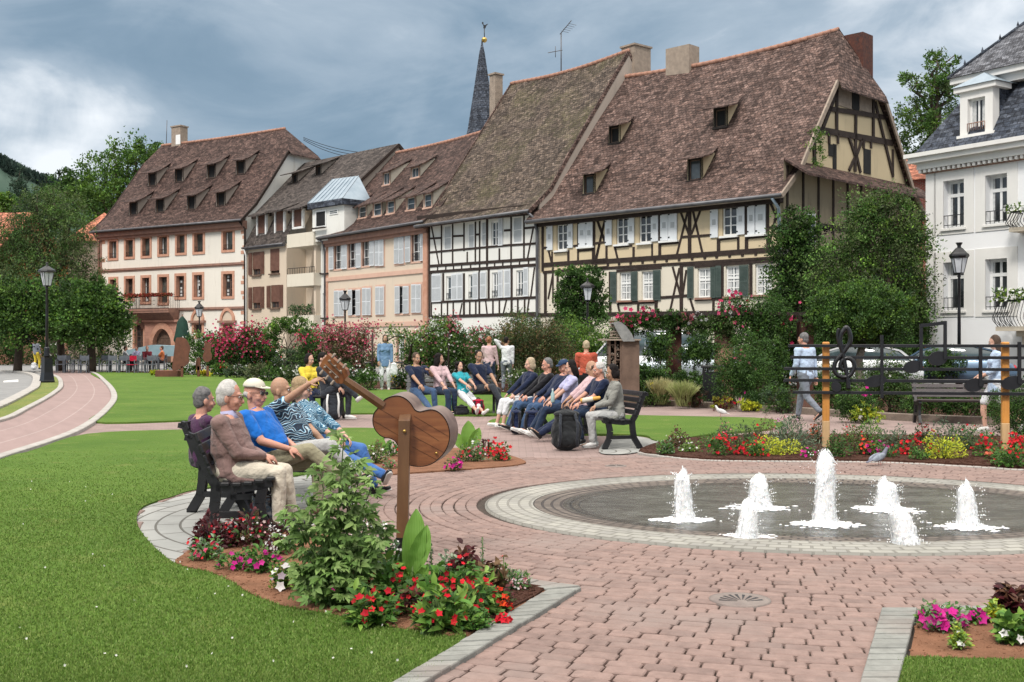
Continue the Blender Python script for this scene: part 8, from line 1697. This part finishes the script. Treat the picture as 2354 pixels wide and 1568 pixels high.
wood('guitar_wood',(.125,.040,.013),(.22,.078,.026),(.30,.125,.045)); wood('guitar_side',(.12,.075,.06),(.17,.11,.09),(.22,.15,.125),.35); wood('post_wood',(.095,.042,.018),(.14,.066,.028),(.185,.095,.042),.5,axis='Z'); wood('orange_post',(.50,.20,.035),(.62,.27,.055),(.70,.34,.09),.5,axis='Z',coat=.15); wood('post_raw',(.52,.33,.16),(.60,.40,.21),(.45,.27,.13),.8,axis='Z',coat=0.)
Z2=Zf(900,1050,3.139); gb_=G(917,1290); gY=gb_.y
t=thing('guitar_sculpture',(gb_.x,gY,0.03),0,'oversized wooden guitar seen from the back on a brown post in the front flower bed','sculpture')
def gl(px,py,dy=0.,Yp=gY): p=P(px,py,Yp+dy); return Vector((p.x-gb_.x,p.y-gY,p.z-.03))
out=[(930,640),(960,612),(1020,590),(1080,585),(1130,600),(1175,630),(1212,672),(1245,722),(1290,742),(1340,733),(1400,722),(1455,732),(1515,775),(1560,840),(1585,915),(1590,1000),(1570,1085),(1535,1150),(1480,1210),(1420,1255),(1350,1280),(1270,1285),(1190,1272),(1130,1240),(1100,1195),(1092,1140),(1078,1080),(1045,1030),(995,1005),(950,1000),(900,975),(855,925),(832,870),(828,810),(842,755),(885,698)]
O=catmull([gl(*Z2(x,y),dy=-.10+(x-828)/760*.08) for x,y in out],3); ext=Vector((.052,.11,.022))
g=MB(); g.prism(O,ext,0,True,1); g.build('body',['guitar_wood','guitar_side'],t)
# dark edge binding following the rim, plank joints on the back
cen=sum(O,Vector())/len(O); g=MB(); g.tube([p.lerp(cen,.012)+Vector((0,-.003,0)) for p in O],.003,5,closed=True); g.build('binding','hair_dark',t)
g=MB(); dk=(gl(*Z2(1590,1080),dy=-.03)-gl(*Z2(900,700),dy=-.1)).normalized()
for s0,e0 in (((905,720),(1100,835)),((1225,870),(1480,1030)),((1240,790),(1570,985)),((835,830),(1098,985)),((1220,1090),(1460,1215)),((1215,980),(1540,1150))):
    a_=gl(*Z2(*s0),dy=-.10+(s0[0]-828)/760*.08-.002); b2=gl(*Z2(*e0),dy=-.10+(e0[0]-828)/760*.08-.002); g.beam(a_,b2,.0014,.0014)
g.build('joints','hair_dark',t)
g=MB(); na=gl(*Z2(905,668),dy=-.075); nb_=gl(*Z2(560,432),dy=-.16); ax=(nb_-na).normalized(); sd_=Vector((0,-1,.0))
def neckq(p,w,th): 
    u=ax.cross(Vector((0,1,0))).normalized(); return [p+u*w/2+Vector((0,-th*.5,0)),p+Vector((0,-th*.75,0)),p-u*w/2+Vector((0,-th*.5,0)),p-u*w/2+Vector((0,th*.5,0)),p+u*w/2+Vector((0,th*.5,0))]
A_=neckq(na-ax*.03,.062,.05); B_=neckq(nb_,.052,.042); g.add(A_+B_,[(0,1,2,3,4)[::-1],(5,6,7,8,9)]+[(i,(i+1)%5,(i+1)%5+5,i+5) for i in range(5)])
g.build('neck','post_wood',t); g=MB(); hd_=gl(*Z2(345,232),dy=-.21); h1=nb_; u=ax.cross(Vector((0,1,0))).normalized()
q0=[h1+u*.035,h1-u*.035,h1.lerp(hd_,.15)-u*.058,h1.lerp(hd_,.97)-u*.050,hd_+u*.0,h1.lerp(hd_,.97)+u*.050,h1.lerp(hd_,.15)+u*.058]; g.prism(q0,(0.01,.028,.01)); g.build('headstock','guitar_wood',t)
g=MB()
for k in range(3):
    for s_ in (-1,1):
        p=h1.lerp(hd_,.28+.25*k)+u*.028*s_; g.cap(p+Vector((0,-.012,0)),p+Vector((0,-.035,0)),.007,.009,8); g.cap(p+u*.03*s_+Vector((0,-.02,0)),p+u*.055*s_+Vector((0,-.02,0)),.008,.010,8)
for k in (0,1): a0=h1.lerp(hd_,.22)+u*.018*(2*k-1); g.beam(a0+Vector((0,-.004,0)),h1.lerp(hd_,.85)+u*.018*(2*k-1)+Vector((0,-.004,0)),.010,.006)
g.build('tuning_pegs','chimney_stone',t)
pt=gl(932,952,-.1); zb=gl(932,1240,-.1).z; w_=.075; xo=pt.x
g=MB(); x0=gl(912,1240,-.1).x; x1=gl(944,952,-.1).x
lo=[Vector((x0+.0,-.15,zb)),Vector((x0+.080,-.15,zb)),Vector((x0+.080,-.06,zb)),Vector((x0,-.06,zb))]; hi=[v+Vector((.016,0,pt.z-zb-.045)) for v in lo]; hi[2].z+=.045; hi[3].z+=.045; hi[1].z+=.0
g.add(lo+hi,[(3,2,1,0),(4,5,6,7),(0,1,5,4),(1,2,6,5),(2,3,7,6),(3,0,4,7)]); g.build('post','post_wood',t); g=MB(); g.box((x0-.003,-.155,-.05),(x0+.083,-.055,zb+.02)); g.build('post_shoe','lamp_black',t)
g=MB(); b0=gl(*Z2(1142,935),dy=-.16); g.ell(b0,(.012,.01,.012)); b0=gl(*Z2(1455,1152),dy=-.045); g.ell(b0,(.010,.008,.010)); g.build('bolt','gilt',t)
# ------------------------------------------------------------ music fence
M('fence_black',(.008,.008,.010),(.014,.014,.017),6.,.35,.1,60,spec=.5)
fa=G(1899,1036); fb=G(2313,1040); fY0,fY1=16.3,15.85; FO=Vector(((1899-CX)/F*fY0,fY0,0.04)); FE=Vector(((2313-CX)/F*fY1,fY1,0.04)); fd=(FE-FO); fd.z=0; fl=fd.length; fd.normalize()
t=thing('music_fence',FO,math.atan2(fd.y,fd.x),'large black music stave fence with treble clef and notes on orange posts','sculpture'); fn=Vector((-fd.y,fd.x,0))
def fp_(px,py,o=0.):
    r=Vector(((px-CX)/F,1,(HZ-py)/F)); k=((FO-Vector((0,0,H))+fn*o).dot(fn))/(r.dot(fn)); p=Vector((0,0,H))+r*k-FO; return Vector((p.dot(fd),p.dot(fn),p.z))
for i,(xs_,ya,yb) in enumerate(((1811,794.5,795.6),(1816,820,823.5),(1801,845.6,851),(1801,872,878.5),(1822,899,907.5))):
    a_=fp_(xs_,ya); z=(fp_(1899,ya+(yb-ya)*.15).z+fp_(2313,yb).z)/2; g=MB(); g.bbox((a_.x,-.03,z-.022),(fl+1.6,.03,z+.022),.006); g.build('stave_bar','fence_black',t)
for px_,top in ((1899,786),(2313,786)):
    a_=fp_(px_,top); g=MB(); g.bbox((a_.x-.05,.032,.38),(a_.x+.05,.13,a_.z),.012); pp_=g.build('post','orange_post',t); g=MB(); g.bbox((a_.x-.052,.028,-.1),(a_.x+.052,.134,.38),.01); g.build('post_foot','post_raw',pp_)
def note(px,py,w,h,rot=.25):
    p=fp_(px,py,-.0); g=MB(); rx=w/157/2; rz=h/157/2; poly=[(p.x+rx*math.cos(a)*math.cos(rot)-rz*math.sin(a)*math.sin(rot),-.05,p.z+rx*math.cos(a)*math.sin(rot)+rz*math.sin(a)*math.cos(rot)) for a in [2*PI*i/24 for i in range(24)]]; g.prism(poly,(0,.05,0)); return g.build('note_head','fence_black',t)
for q in ((2097,843,42,28),(2154,824,42,32),(2237,885,42,30),(2324,880,46,30),(1921,889,22,24),(2011,876,50,26)): note(*q)
for px_,y0,y1 in ((2025,770,915),(2115,745,850),(2170,738,825),(2251,795,888),(2340,786,882)):
    a_=fp_(px_,y0); b_=fp_(px_,y1); g=MB(); g.box((a_.x-.022,-.075,b_.z),(a_.x+.022,-.032,a_.z)); g.build('note_stem','fence_black',t)
g=MB(); a_=fp_(2113,745); b_=fp_(2172,738); g.prism([(a_.x,-.08,a_.z),(b_.x,-.08,b_.z),(b_.x,-.08,b_.z-.05),(a_.x,-.08,a_.z-.05)],(0,.05,0)); g.build('note_beam','fence_black',t)
# treble clef
Zc=Zf(2450,950,4.48); cl_=[(905,1200),(890,1040),(860,900),(835,740),(800,600),(785,500),(800,420),(835,375),(870,330),(905,370),(930,470),(915,560),(860,640),(800,720),(730,800),(700,900),(735,985),(820,1025),(910,1010),(965,940),(985,860),(950,785),(880,760),(820,790),(790,850),(800,900),(840,930)]
g=MB(); pts=catmull([fp_(*Zc(x,y),-.06) for x,y in cl_],4,False); g.tube(pts,[.032]*len(pts),8,side=(0,1,0)); g.build('treble_clef','fence_black',t)
g=MB(); pts=catmull([fp_(*Zc(x,y),-.06) for x,y in ((770,345),(750,420),(760,520),(790,620),(850,700))],4,False); g.tube(pts,.022,8); g.build('clef_loop','fence_black',t)
# ------------------------------------------------------------ pigeons
def pigeon(p,rz,label,white=False,s=1.):
    t=thing('pigeon',p,rz,label,'pigeon'); t.scale=(s,)*3; t0=.0; g=MB(); c=(.70,.70,.70) if white else (.15,.17,.21)
    B=MB(); B.ell((-.01,0,.115),(.095,.05,.052),M3=Matrix.Rotation(-.35,3,'Y')); B.cap((.055,0,.145),(.09,0,.205),.034,.022); B.ell((.10,0,.222),(.024,.020,.021)); B.tube([(-.07,0,.10),(-.13,0,.075),(-.19,0,.055)],[(.035,.02),(.03,.01),(.024,.006)],10,side=(0,1,0))
    V,fs=remesh(B,.006,3); g.add(V,fs,0,True); g.build('body','pigeon_white' if white else 'pigeon_grey',t)
    for s_ in (-1,1):
        g=MB(); g.ell((-.035,s_*.044,.118),(.10,.012,.038),M3=Matrix.Rotation(-.38,3,'Y')); g.build('wing','pigeon_white' if white else 'pigeon_wing',t); g=MB(); g.tube([(.0,s_*.02,.075),(.005,s_*.022,.03),(.0,s_*.022,.004),(.025,s_*.025,.002)],.004,5); g.tube([(.0,s_*.022,.004),(.018,s_*.04,.002)],.003,4); g.build('leg','lip',t)
    g=MB(); g.cap((.12,0,.220),(.137,0,.215),.006,.003,6); g.build('beak','eye_dark',t)
M('pigeon_grey',(.12,.12,.17),(.20,.21,.25),20,.6); M('pigeon_wing',(.33,.38,.43),(.20,.23,.27),25,.6); M('pigeon_white',(.72,.72,.72),(.6,.6,.62),20,.6)
pigeon(G(2021,1074)+Vector((0,0,.01)),R(15),'grey pigeon standing on the paving behind the fountain',s=1.0); pigeon(G(1656,958)+Vector((0,0,.0)),R(170),'white pigeon on the far path behind the right lawn',True,s=1.)
# ------------------------------------------------------------ litter bin, insect house, bags, bicycles
t=thing('litter_bin',G(1640,935)+Vector((0,0,.05)),R(-25),'black litter bin with a red notice beside the big dark bush','litter bin'); s=F/G(1640,935).y
g=MB(); g.bbox((-.22,-.22,.08),(.22,.22,.80),.02); g.build('casing','lamp_black',t); g=MB(); g.bbox((-.26,-.26,.90),(.26,.26,.96),.02)
g.box((-.02,-.02,-.05),(.02,.02,.1)); g.build('lid','lamp_black',t); g=MB()
for x,y in ((-.2,-.2),(.2,-.2),(.2,.2),(-.2,.2)): g.box((x-.02,y-.02,.78),(x+.02,y+.02,.92))
g.build('lid_posts','lamp_black',t); M('notice_red',(.6,.02,.04)); g=MB(); g.box((.221,-.06,.55),(.227,.06,.72)); g.build('notice','notice_red',t)
t=thing('insect_house',P(1420,HZ,27)-Vector((0,0,H-.05)),0,'tall weathered wooden insect house with a grey curved roof behind the right bench group','insect hotel'); s=F/27.
def il(px,py): return ((px-1420)/s,H+(HZ-py)/s-.05)
Zi=Zf(1700,950,5.2275); x0,_z=il(*Zi(1055,800)); x1,_z=il(*Zi(1275,800)); zt=il(*Zi(1150,600))[1]
g=MB(); g.box((x0,0,0.0),(x0+.05,.5,zt)); g.box((x1-.05,0,0),(x1,.5,zt)); xm=(x0+x1)/2; g.box((xm-.02,0,.0),(xm+.02,.5,zt)); g.box((x1,-.02,0),(x1+.42,.5,zt)); g.box((x0,.48,0),(x1,.52,zt))
for k in range(7):
    z=zt*k/6.5; g.box((x0,0.005,z),(xm,.48,z+.025)); g.box((xm,0.005,z+.12),(x1,.48,z+.145))
g.build('case','brown_wood',t); g=MB(); rnd=random.Random(3)
for k in range(150): x=rnd.uniform(x0+.07,x1-.07); z=rnd.uniform(.1,zt-.1); g.cap((x,.06+rnd.random()*.05,z),(x,.3,z),.022,.022,6)
g.build('filling','chimney_stone',t); g=MB(); pr=[(-.35,zt+.95),(-.26,zt+.80),(-.12,zt+.5),(.0,zt+.22),(.12,zt-.02)]; pr=[(x0-.1+ (p[0]+.35)*1.0,p[1]) for p in pr]
R0=[il(*Zi(x,y)) for x,y in ((1090,325),(1130,330),(1180,430),(1240,540),(1285,615),(1480,612),(1420,480),(1330,360),(1260,305),(1200,285))]
g.prism([(x,-.12,z) for x,z in R0],(0,.75,0)); g.build('roof','zinc_dull' if M('zinc_dull',(.30,.30,.29),(.20,.20,.20),6.,.6,.3,30,metal=.3) else '',t); g=MB()
for k,(w_,z_) in enumerate(((.34,.06),(.28,.2),(.22,.34),(.16,.48))): g.box((x0+.05-(.0),.0,zt+z_),(x0+.05+w_,.4,zt+z_+.03))
for k in range(30): x=rnd.uniform(x0+.05,x0+.36); z=zt+.08+rnd.random()*.38; g.cap((x,.05,z),(x,.3,z),.03,.03,7)
g.box((x0-.22,-.1,zt),(x1+.45,.55,zt+.04)); g.build('gable_shelves','chimney_stone',t)
def bag(name,label,p,w,d,h,mat,rz=0,straps=True,cat='backpack',mat2='black_cloth',lean=0.):
    t=thing(name,p,rz,label,cat); B=MB(); B.ell((0,0,h*.42),(w/2,d/2,h*.44)); B.ell((0,0,h*.2),(w*.48,d*.5,h*.22)); B.ell((0,0,h*.78),(w*.40,d*.42,h*.2)); B.ell((0,-d*.38,h*.28),(w*.34,d*.25,h*.22)); V,fs=remesh(B,.014,4,.004,int(w*1000)); g=MB(); g.add(V,fs,0,True); g.build('bag_body',mat,t)
    g=MB(); g.tube(catmull([(-w*.15,0,h*.93),(0,0,h*1.04),(w*.15,0,h*.93)],4,False),.012,6)
    if straps:
        for s_ in (-1,1): g.tube(catmull([(s_*w*.22,-d*.35,h*.88),(s_*w*.28,-d*.62,h*.6),(s_*w*.26,-d*.6,h*.3),(s_*w*.3,-d*.4,h*.08)],4,False),[(.022,.006)]*13,6,side=(1,0,0))
    g.build('strap',mat2,t); g=MB(); g.ell((0,-d*.02,h*.86),(w*.42,d*.44,h*.10)); g.build('flap',mat,t); return t
cloth('pack_black',(.02,.022,.024)); cloth('pack_navy',(.012,.02,.06))
bag('backpack','black hiking backpack standing in front of the right bench group',G(1302,1036)+Vector((0,.1,.01)),.46,.34,.60,'pack_black',R(8),mat2='charcoal')
bag('backpack','navy backpack left of the black hiking backpack',G(1225,1003)+Vector((0,.1,.01)),.34,.26,.44,'pack_navy',R(-12)); bag('backpack','dark blue bag at the far left feet of the right group',G(1186,1000)+Vector((0,.2,.01)),.22,.25,.42,'pack_navy',0)
bag('backpack','charcoal backpack leaning at the small bench behind the left lawn',G(763,966)+Vector((0,.1,.01)),.42,.28,.62,'charcoal',R(10),mat2='shoe_white')
bag('backpack','crimson backpack between legs at the middle bench',G(1098,957)+Vector((0,.2,.01)),.30,.24,.36,'crimson',0); bag('shopping_bag','teal carrier bag hanging by the knees of the man at the middle bench',G(1030,950)+Vector((0,.15,.1)),.16,.12,.36,'teal',0,False,'bag'); bag('handbag','black handbag on the ground by the middle bench',G(1060,957)+Vector((0,.1,.01)),.34,.2,.22,'black_cloth',0,False,'bag')
M('leather_black',(.006,.008,.014),(.012,.014,.02),3.,.16,.05,20,spec=.7)
bag('handbag','shiny black leather bag tucked under the nearest left bench seat',(-2.06,9.28,.02),.36,.20,.32,'leather_black',R(70),False,'bag','leather_black')
bag('shopping_bag','white carrier bag held by the woman in denim',at(905,35.9)+(.50,),.24,.10,.42,'white_cloth',0,False,'bag','white_cloth'); bag('shopping_bag','small white bag carried by the person in yellow trousers',at(78,63.6)+(.02,),.35,.2,.4,'white_cloth',0,False,'bag','white_cloth')
# baguette and newspaper
t=thing('baguette',at(1357,16.85)+(.66,),R(-20),'yellow wrapped baguette in the hands of the man in the navy polo','food'); M('bread',(.72,.42,.10),(.62,.33,.07),9,.7,.3); g=MB(); g.cap((-.13,0,.03),(.13,0,.07),.035,.03,10); g.build('loaf','bread',t); g=MB(); g.cap((-.10,0,.03),(.02,0,.05),.042,.042,10); g.build('wrapper','cap_cream',t)
def bottle(p,label):
    t=thing('water_bottle',p,0,label,'bottle','plastic bottles in the bench group'); g=MB(); g.lathe([(.028,0),(.032,.02),(.032,.14),(.014,.18),(.014,.2)],12); g.build('bottle_body','bottle_plastic',t); g=MB(); g.lathe([(.015,.2),(.015,.225)],10); g.build('lid','shoe_white',t)
M('bottle_plastic',(.35,.50,.50),(.3,.45,.45),3.,.2,spec=.6); bottle(at(1270,17.9)+(.60,),'pale plastic bottle resting on the dark trousers in the right group')
def bicycle(p,rz,label):
    t=thing('bicycle',p,rz,label,'bicycle','bicycles behind the standing woman')
    for x in (-.5,.5):
        g=MB(); g.tube([(x+.33*math.cos(a),0,.34+.33*math.sin(a)) for a in [i*PI/12 for i in range(24)]],.016,6,closed=True); wo=g.build('wheel','shoe_black',t); g=MB()
        for i in range(14): a=i*PI/7; g.beam((x,0,.34),(x+.32*math.cos(a),0,.34+.32*math.sin(a)),.004,.004)
        g.build('spokes','shutter_inset',wo)
    g=MB()
    for a_,b_ in (((-.5,0,.34),(-.05,0,.32)),((-.05,0,.32),(-.2,0,.80)),((-.2,0,.78),(.36,0,.84)),((.36,0,.84),(-.05,0,.32)),((-.5,0,.34),(-.18,0,.74)),((.36,0,.90),(.5,0,.34))): g.beam(a_,b_,.03,.03)
    g.build('frame','lamp_black',t); g=MB(); g.tube([(.28,-.28,.98),(.38,-.1,1.0),(.34,0,1.0),(.38,.1,1.0),(.28,.28,.98)],.014,6); g.beam((.34,0,.88),(.34,0,1.0),.025,.025); g.build('handlebar','lamp_black',t); g=MB(); g.ell((-.24,0,.86),(.13,.07,.035)); g.build('saddle','shoe_black',t)
bicycle(at(862,36.5)+(.03,),R(12),'dark bicycle parked left of the woman in denim, silver wheel showing'); bicycle(at(935,37.2)+(.03,),R(-8),'dark bicycle parked right of the woman in denim')
# ------------------------------------------------------------ cafe terrace
M('chair_grey',(.09,.10,.12),(.14,.15,.17),4,.5); M('table_blue',(.20,.30,.34),(.26,.36,.40),3,.6)
def chair(kind):
    t=thing('terrace_chair',(0,0,0),0,'x','chair','terrace chairs'); g=MB()
    for x,y in ((-.2,-.2),(.2,-.2)): g=MB(); g.box((x-.02,y-.02,0),(x+.02,y+.02,.66)); g.build('leg','chair_grey',t)
    for x in (-.2,.2): g=MB(); g.box((x-.02,.18,0),(x+.02,.22,.92)); g.build('leg','chair_grey',t)
    g=MB(); g.box((-.22,-.22,.42),(.22,.2,.45)); g.build('seat',kind,t); g=MB(); g.box((-.2,.19,.62),(.2,.21,.88)); g.build('backrest',kind,t); g=MB()
    for x in (-.2,.2): g.box((x-.025,-.22,.655),(x+.025,.2,.68))
    g.build('armrest','chair_grey',t); return t
def table():
    t=thing('terrace_table',(0,0,0),0,'x','table','terrace tables'); g=MB(); g.box((-.4,-.4,.72),(.4,.4,.75)); g.build('tabletop','chair_grey',t); g=MB(); g.lathe([(.25,0),(.04,.04),(.035,.72)],10); g.build('leg','lamp_black',t); return t
ch=[(140,57,10,'leftmost open-frame chair of the terrace, next to the lamp'),(158,58,170,'terrace chair second from the lamp'),(176,57,-60,'terrace chair with its arm to the camera, third from the lamp'),(192,56.5,5,'terrace chair fourth from the lamp, in front of the tree trunk'),(216,60,80,'terrace chair right of the round street tree trunk'),(240,57.5,0,'terrace chair with white flowers behind it, left of the centre table'),(262,57,180,'terrace chair near the centre of the row'),(283,56.5,10,'terrace chair left of the red-cushioned one'),(303,56,0,'terrace chair with a red seat cushion'),(322,57,170,'terrace chair right of the red-cushioned one'),(345,56,0,'terrace chair in front of the maroon diner'),(364,57.5,150,'rightmost terrace chair beside the brown sculptures'),(338,59.2,180,'chair under the diner in maroon'),(288,60.2,-90,'chair under the diner in white'),(314,61.2,60,'chair under the diner in lilac'),(372,60.2,0,'chair under the diner in orange')]
c0=chair('chair_grey')
for i,(px_,Y_,rz_,lb_) in enumerate(ch):
    o=c0 if i==0 else copytree(c0)
    x,y=at(px_,Y_); o.location=(x,y,.01); o.rotation_euler=(0,0,R(rz_)); o['label']=lb_
    if 'red' in lb_ and 'with a red' in lb_:
        for c_ in o.children:
            if c_.name.startswith('seat') or c_.name.startswith('backrest'): c_.data=c_.data.copy(); c_.data.materials[0]=MATS['crimson']
t0=table()
for i,(px_,Y_,lb_) in enumerate(((150,59,'terrace table nearest the lamp'),(205,58.5,'terrace table in front of the tree trunk'),(255,59,'terrace table in the middle of the row'),(300,59,'terrace table beside the red chair'),(352,58.3,'rightmost terrace table in front of the diners'))):
    o=t0 if i==0 else copytree(t0); x,y=at(px_,Y_); o.location=(x,y,.01); o['label']=lb_
t=thing('terrace_awning',at(395,64)+(0,),0,'low blue-green awning cover behind the diners in front of the arched door','awning'); g=MB(); g.prism([(-2.7,0,.85),(.6,0,.75),(.6,0,1.35),(-1.2,0,1.42),(-2.7,0,1.1)],(0,1.5,0)); g.build('cover','table_blue',t); g=MB(); g.box((-2.6,0,0),(-2.52,.08,.9)); g.build('leg','chair_grey',t); g=MB(); g.box((.5,0,0),(.58,.08,.8)); g.build('leg','chair_grey',t)
t=thing('terrace_parasol',at(419,55.5)+(0,),0,'closed dark green parasol beside the brown double bass figure','parasol'); s=F/55.5; zt=H+(HZ-727)/s; zb=H+(HZ-812)/s; M('parasol_green',(.006,.03,.02),(.01,.045,.03),5,.8,.5,12)
g=MB(); n=16; vs=[];pr=[(.03,zt),(.2,zt-.25),(.3,zt-.9),(.36,zt-1.2),(.22,zb+.35),(.08,zb+.2)]
for r_,z in pr:
    for j in range(n): a=2*PI*j/n; q=r_*(1+.22*(j%2)); vs.append((q*math.cos(a),q*math.sin(a)*.8,z))
g.add(vs,[(i*n+j,(i+1)*n+j,(i+1)*n+(j+1)%n,i*n+(j+1)%n) for i in range(len(pr)-1) for j in range(n)],0,True); g.build('canopy','parasol_green',t); g=MB(); g.tube([(0,0,0),(0,0,zt+.1)],.035,8); g.build('pole','brown_wood',t)
# rusty steel instrument silhouettes (thick plates) in the far border
M('corten',(.17,.065,.04),(.11,.045,.03),4,.8,.4,20,dark=(7,.6,(.25,.10,.05)))
def plate(name,label,Y,Z,pts,th=.06,cat='sculpture'):
    s=F/Y; cx=sum(Z(*p)[0] for p in pts)/len(pts); t=thing(name,P(cx,HZ,Y)-Vector((0,0,H)),0,label,cat,'instrument figures in the border'); g=MB(); poly=[((Z(*p)[0]-cx)/s,0,max(0,H+(HZ-Z(*p)[1])/s)) for p in pts]; g.prism(catmull(poly,3),(0,th,0)); g.build('plate','corten',t); g=MB(); g.box((-.05,.0,0),(.05,th*.9,.5)); g.build('foot','corten',t)
plate('bass_figure','large rust-brown double bass silhouette beside the closed green parasol',49.5,ZB,[(1120,1035),(1150,1028),(1190,1025),(1240,1055),(1265,1100),(1285,1150),(1275,1200),(1265,1250),(1262,1330),(1130,1410),(1075,1400),(1090,1250),(1105,1130)])
plate('cello_figure','slim brown cello silhouette in front of the crimson roses',50,ZB,[(1478,1090),(1500,1085),(1525,1100),(1530,1150),(1522,1190),(1538,1240),(1525,1290),(1480,1315),(1440,1290),(1432,1240),(1450,1190),(1448,1130),(1460,1095)])
plate('viola_figure','small rusty viola silhouette between the bass and cello figures',50,ZB,[(1370,1262),(1395,1265),(1405,1300),(1400,1340),(1410,1390),(1385,1410),(1355,1400),(1350,1340),(1355,1290)])
t=thing('border_trough',P(335,HZ,50)-Vector((0,0,H)),0,'low rust-brown planter trough left of the double bass figure','planter'); t.location.x=at(338,50)[0]+1.0; g=MB(); g.bbox((-.6,-.15,0),(.5,.25,.32),.03); g.build('trough','corten',t)
# ------------------------------------------------------------ cars behind the hedges
M('car_silver',(.42,.48,.52),(.40,.46,.50),1.,.28,metal=.5,coat=.6); M('car_white',(.72,.74,.76),(.70,.72,.74),1.,.3,coat=.6); M('car_blue',(.10,.16,.24),(.09,.15,.22),1.,.3,metal=.4,coat=.6); M('tyre',(.012,.012,.012),(.02,.02,.02),6.,.9); M('rim',(.35,.36,.37),(.3,.3,.31),3.,.35,metal=.8); glassmat('car_glass',(.03,.045,.05),.9,.05)
def car(p,rz,label,mat,van=False):
    t=thing('parked_car',p,rz,label,'car','cars parked behind the hedges'); Lh=2.15
    prof=[(-2.15,.30),(-2.18,.62),(-2.05,.88),(-1.75,.98),(-.95,1.02),(.0,.99),(1.1,.95),(1.75,.86),(2.1,.70),(2.18,.45),(2.1,.26)] if not van else [(-2.3,.3),(-2.35,.9),(-2.3,1.1),(.9,1.1),(1.5,1.05),(2.1,.85),(2.2,.4),(2.1,.28)]
    top=[(-1.85,.97),(-1.45,1.30),(-.8,1.46),(.1,1.47),(.75,1.28),(1.3,.93)] if not van else [(-2.32,1.08),(-2.2,1.85),(-1.9,1.95),(.4,1.95),(.9,1.7),(1.5,1.04)]
    def loft(pr,ys,mi=0):
        g=MB(); vs=[];n=len(pr)
        for y,k,dz in ys:
            for x,z in pr: vs.append((x*k,y,z-(dz if z>.6 else 0)))
        m=len(ys); f=[(i*n+j,i*n+(j+1)%n,(i+1)*n+(j+1)%n,(i+1)*n+j) for i in range(m-1) for j in range(n)]+[tuple(range(n))[::-1],tuple(range((m-1)*n,m*n))]; g.add(vs,[x[::-1] for x in f],0,True); return g
    W=.88; g=loft(prof,[(-W,.96,.05),(-W*.94,1,.0),(W*.94,1,0),(W,.96,.05)]); g.build('body',mat,t)
    zr=max(z for x,z in top); g=loft(top+[(-.2,.9)],[(-W*.82,.93,.03),(-W*.74,1.,0),(W*.74,1.,0),(W*.82,.93,.03)]); g.build('cabin_glass','car_glass',t)
    g=MB(); rx0=[x for x,z in top if z>zr-.2]; g.bbox((min(rx0)-.03,-W*.76,zr-.03),(max(rx0)+.03,W*.76,zr+.025),.05)
    for s_ in (-1,1):
        for k in range(len(top)-1): g.beam((top[k][0],s_*W*.775,top[k][1]+.01),(top[k+1][0],s_*W*.775,top[k+1][1]+.01),.06,.05)
        g.beam((-.35,s_*W*.80,.97),(-.4,s_*W*.76,zr),.05,.08)
    g.build('roof',mat,t)
    for x in (-1.35,1.35):
        for s_ in (-1,1):
            M3=Matrix.Rotation(PI/2,3,'X'); g=MB(); g.lathe([(.2,-.1),(.31,-.1),(.33,-.05),(.33,.05),(.31,.1),(.2,.1)],20,(x,s_*.80,.32),M3=M3); wo=g.build('wheel','tyre',t); g=MB(); g.lathe([(.19,-.105),(.05,-.09),(.05,.09),(.19,.105)],12,(x,s_*.80,.32),M3=M3); g.build('rim','rim',wo)
    for s_ in (-1,1): g=MB(); g.ell((2.08,s_*.62,.66),(.09,.16,.07)); g.build('headlight','lamp_glass',t); g=MB(); g.ell((-2.1,s_*.68,.74),(.07,.12,.10)); g.build('tail_light','notice_red',t); g=MB(); g.ell((.85,s_*.98,.98),(.06,.09,.06)); g.build('mirror',mat,t)
    return t
car(at(1592,38)+(0,),R(172),'silver rounded car behind the rose pergola, left of the dark bush','car_silver'); car(at(1470,39.5)+(0,),R(160),'white van behind the insect house','car_white',True); car(at(1330,42)+(0,),R(155),'silver-green car behind the rust-topped woman','car_silver'); car(at(1225,44)+(0,),R(150),'white car half hidden behind the standing man in white','car_white'); car(at(1800,40)+(0,),R(165),'dark blue-grey car left of the walking man','car_blue'); car(at(1960,36.5)+(0,),R(160),'white car behind the treble clef','car_white'); car(at(2170,37)+(0,),R(158),'dark car behind the right half of the music fence','car_blue'); car(at(565,60)+(0,),R(140),'white car behind the crimson rose mass','car_white')
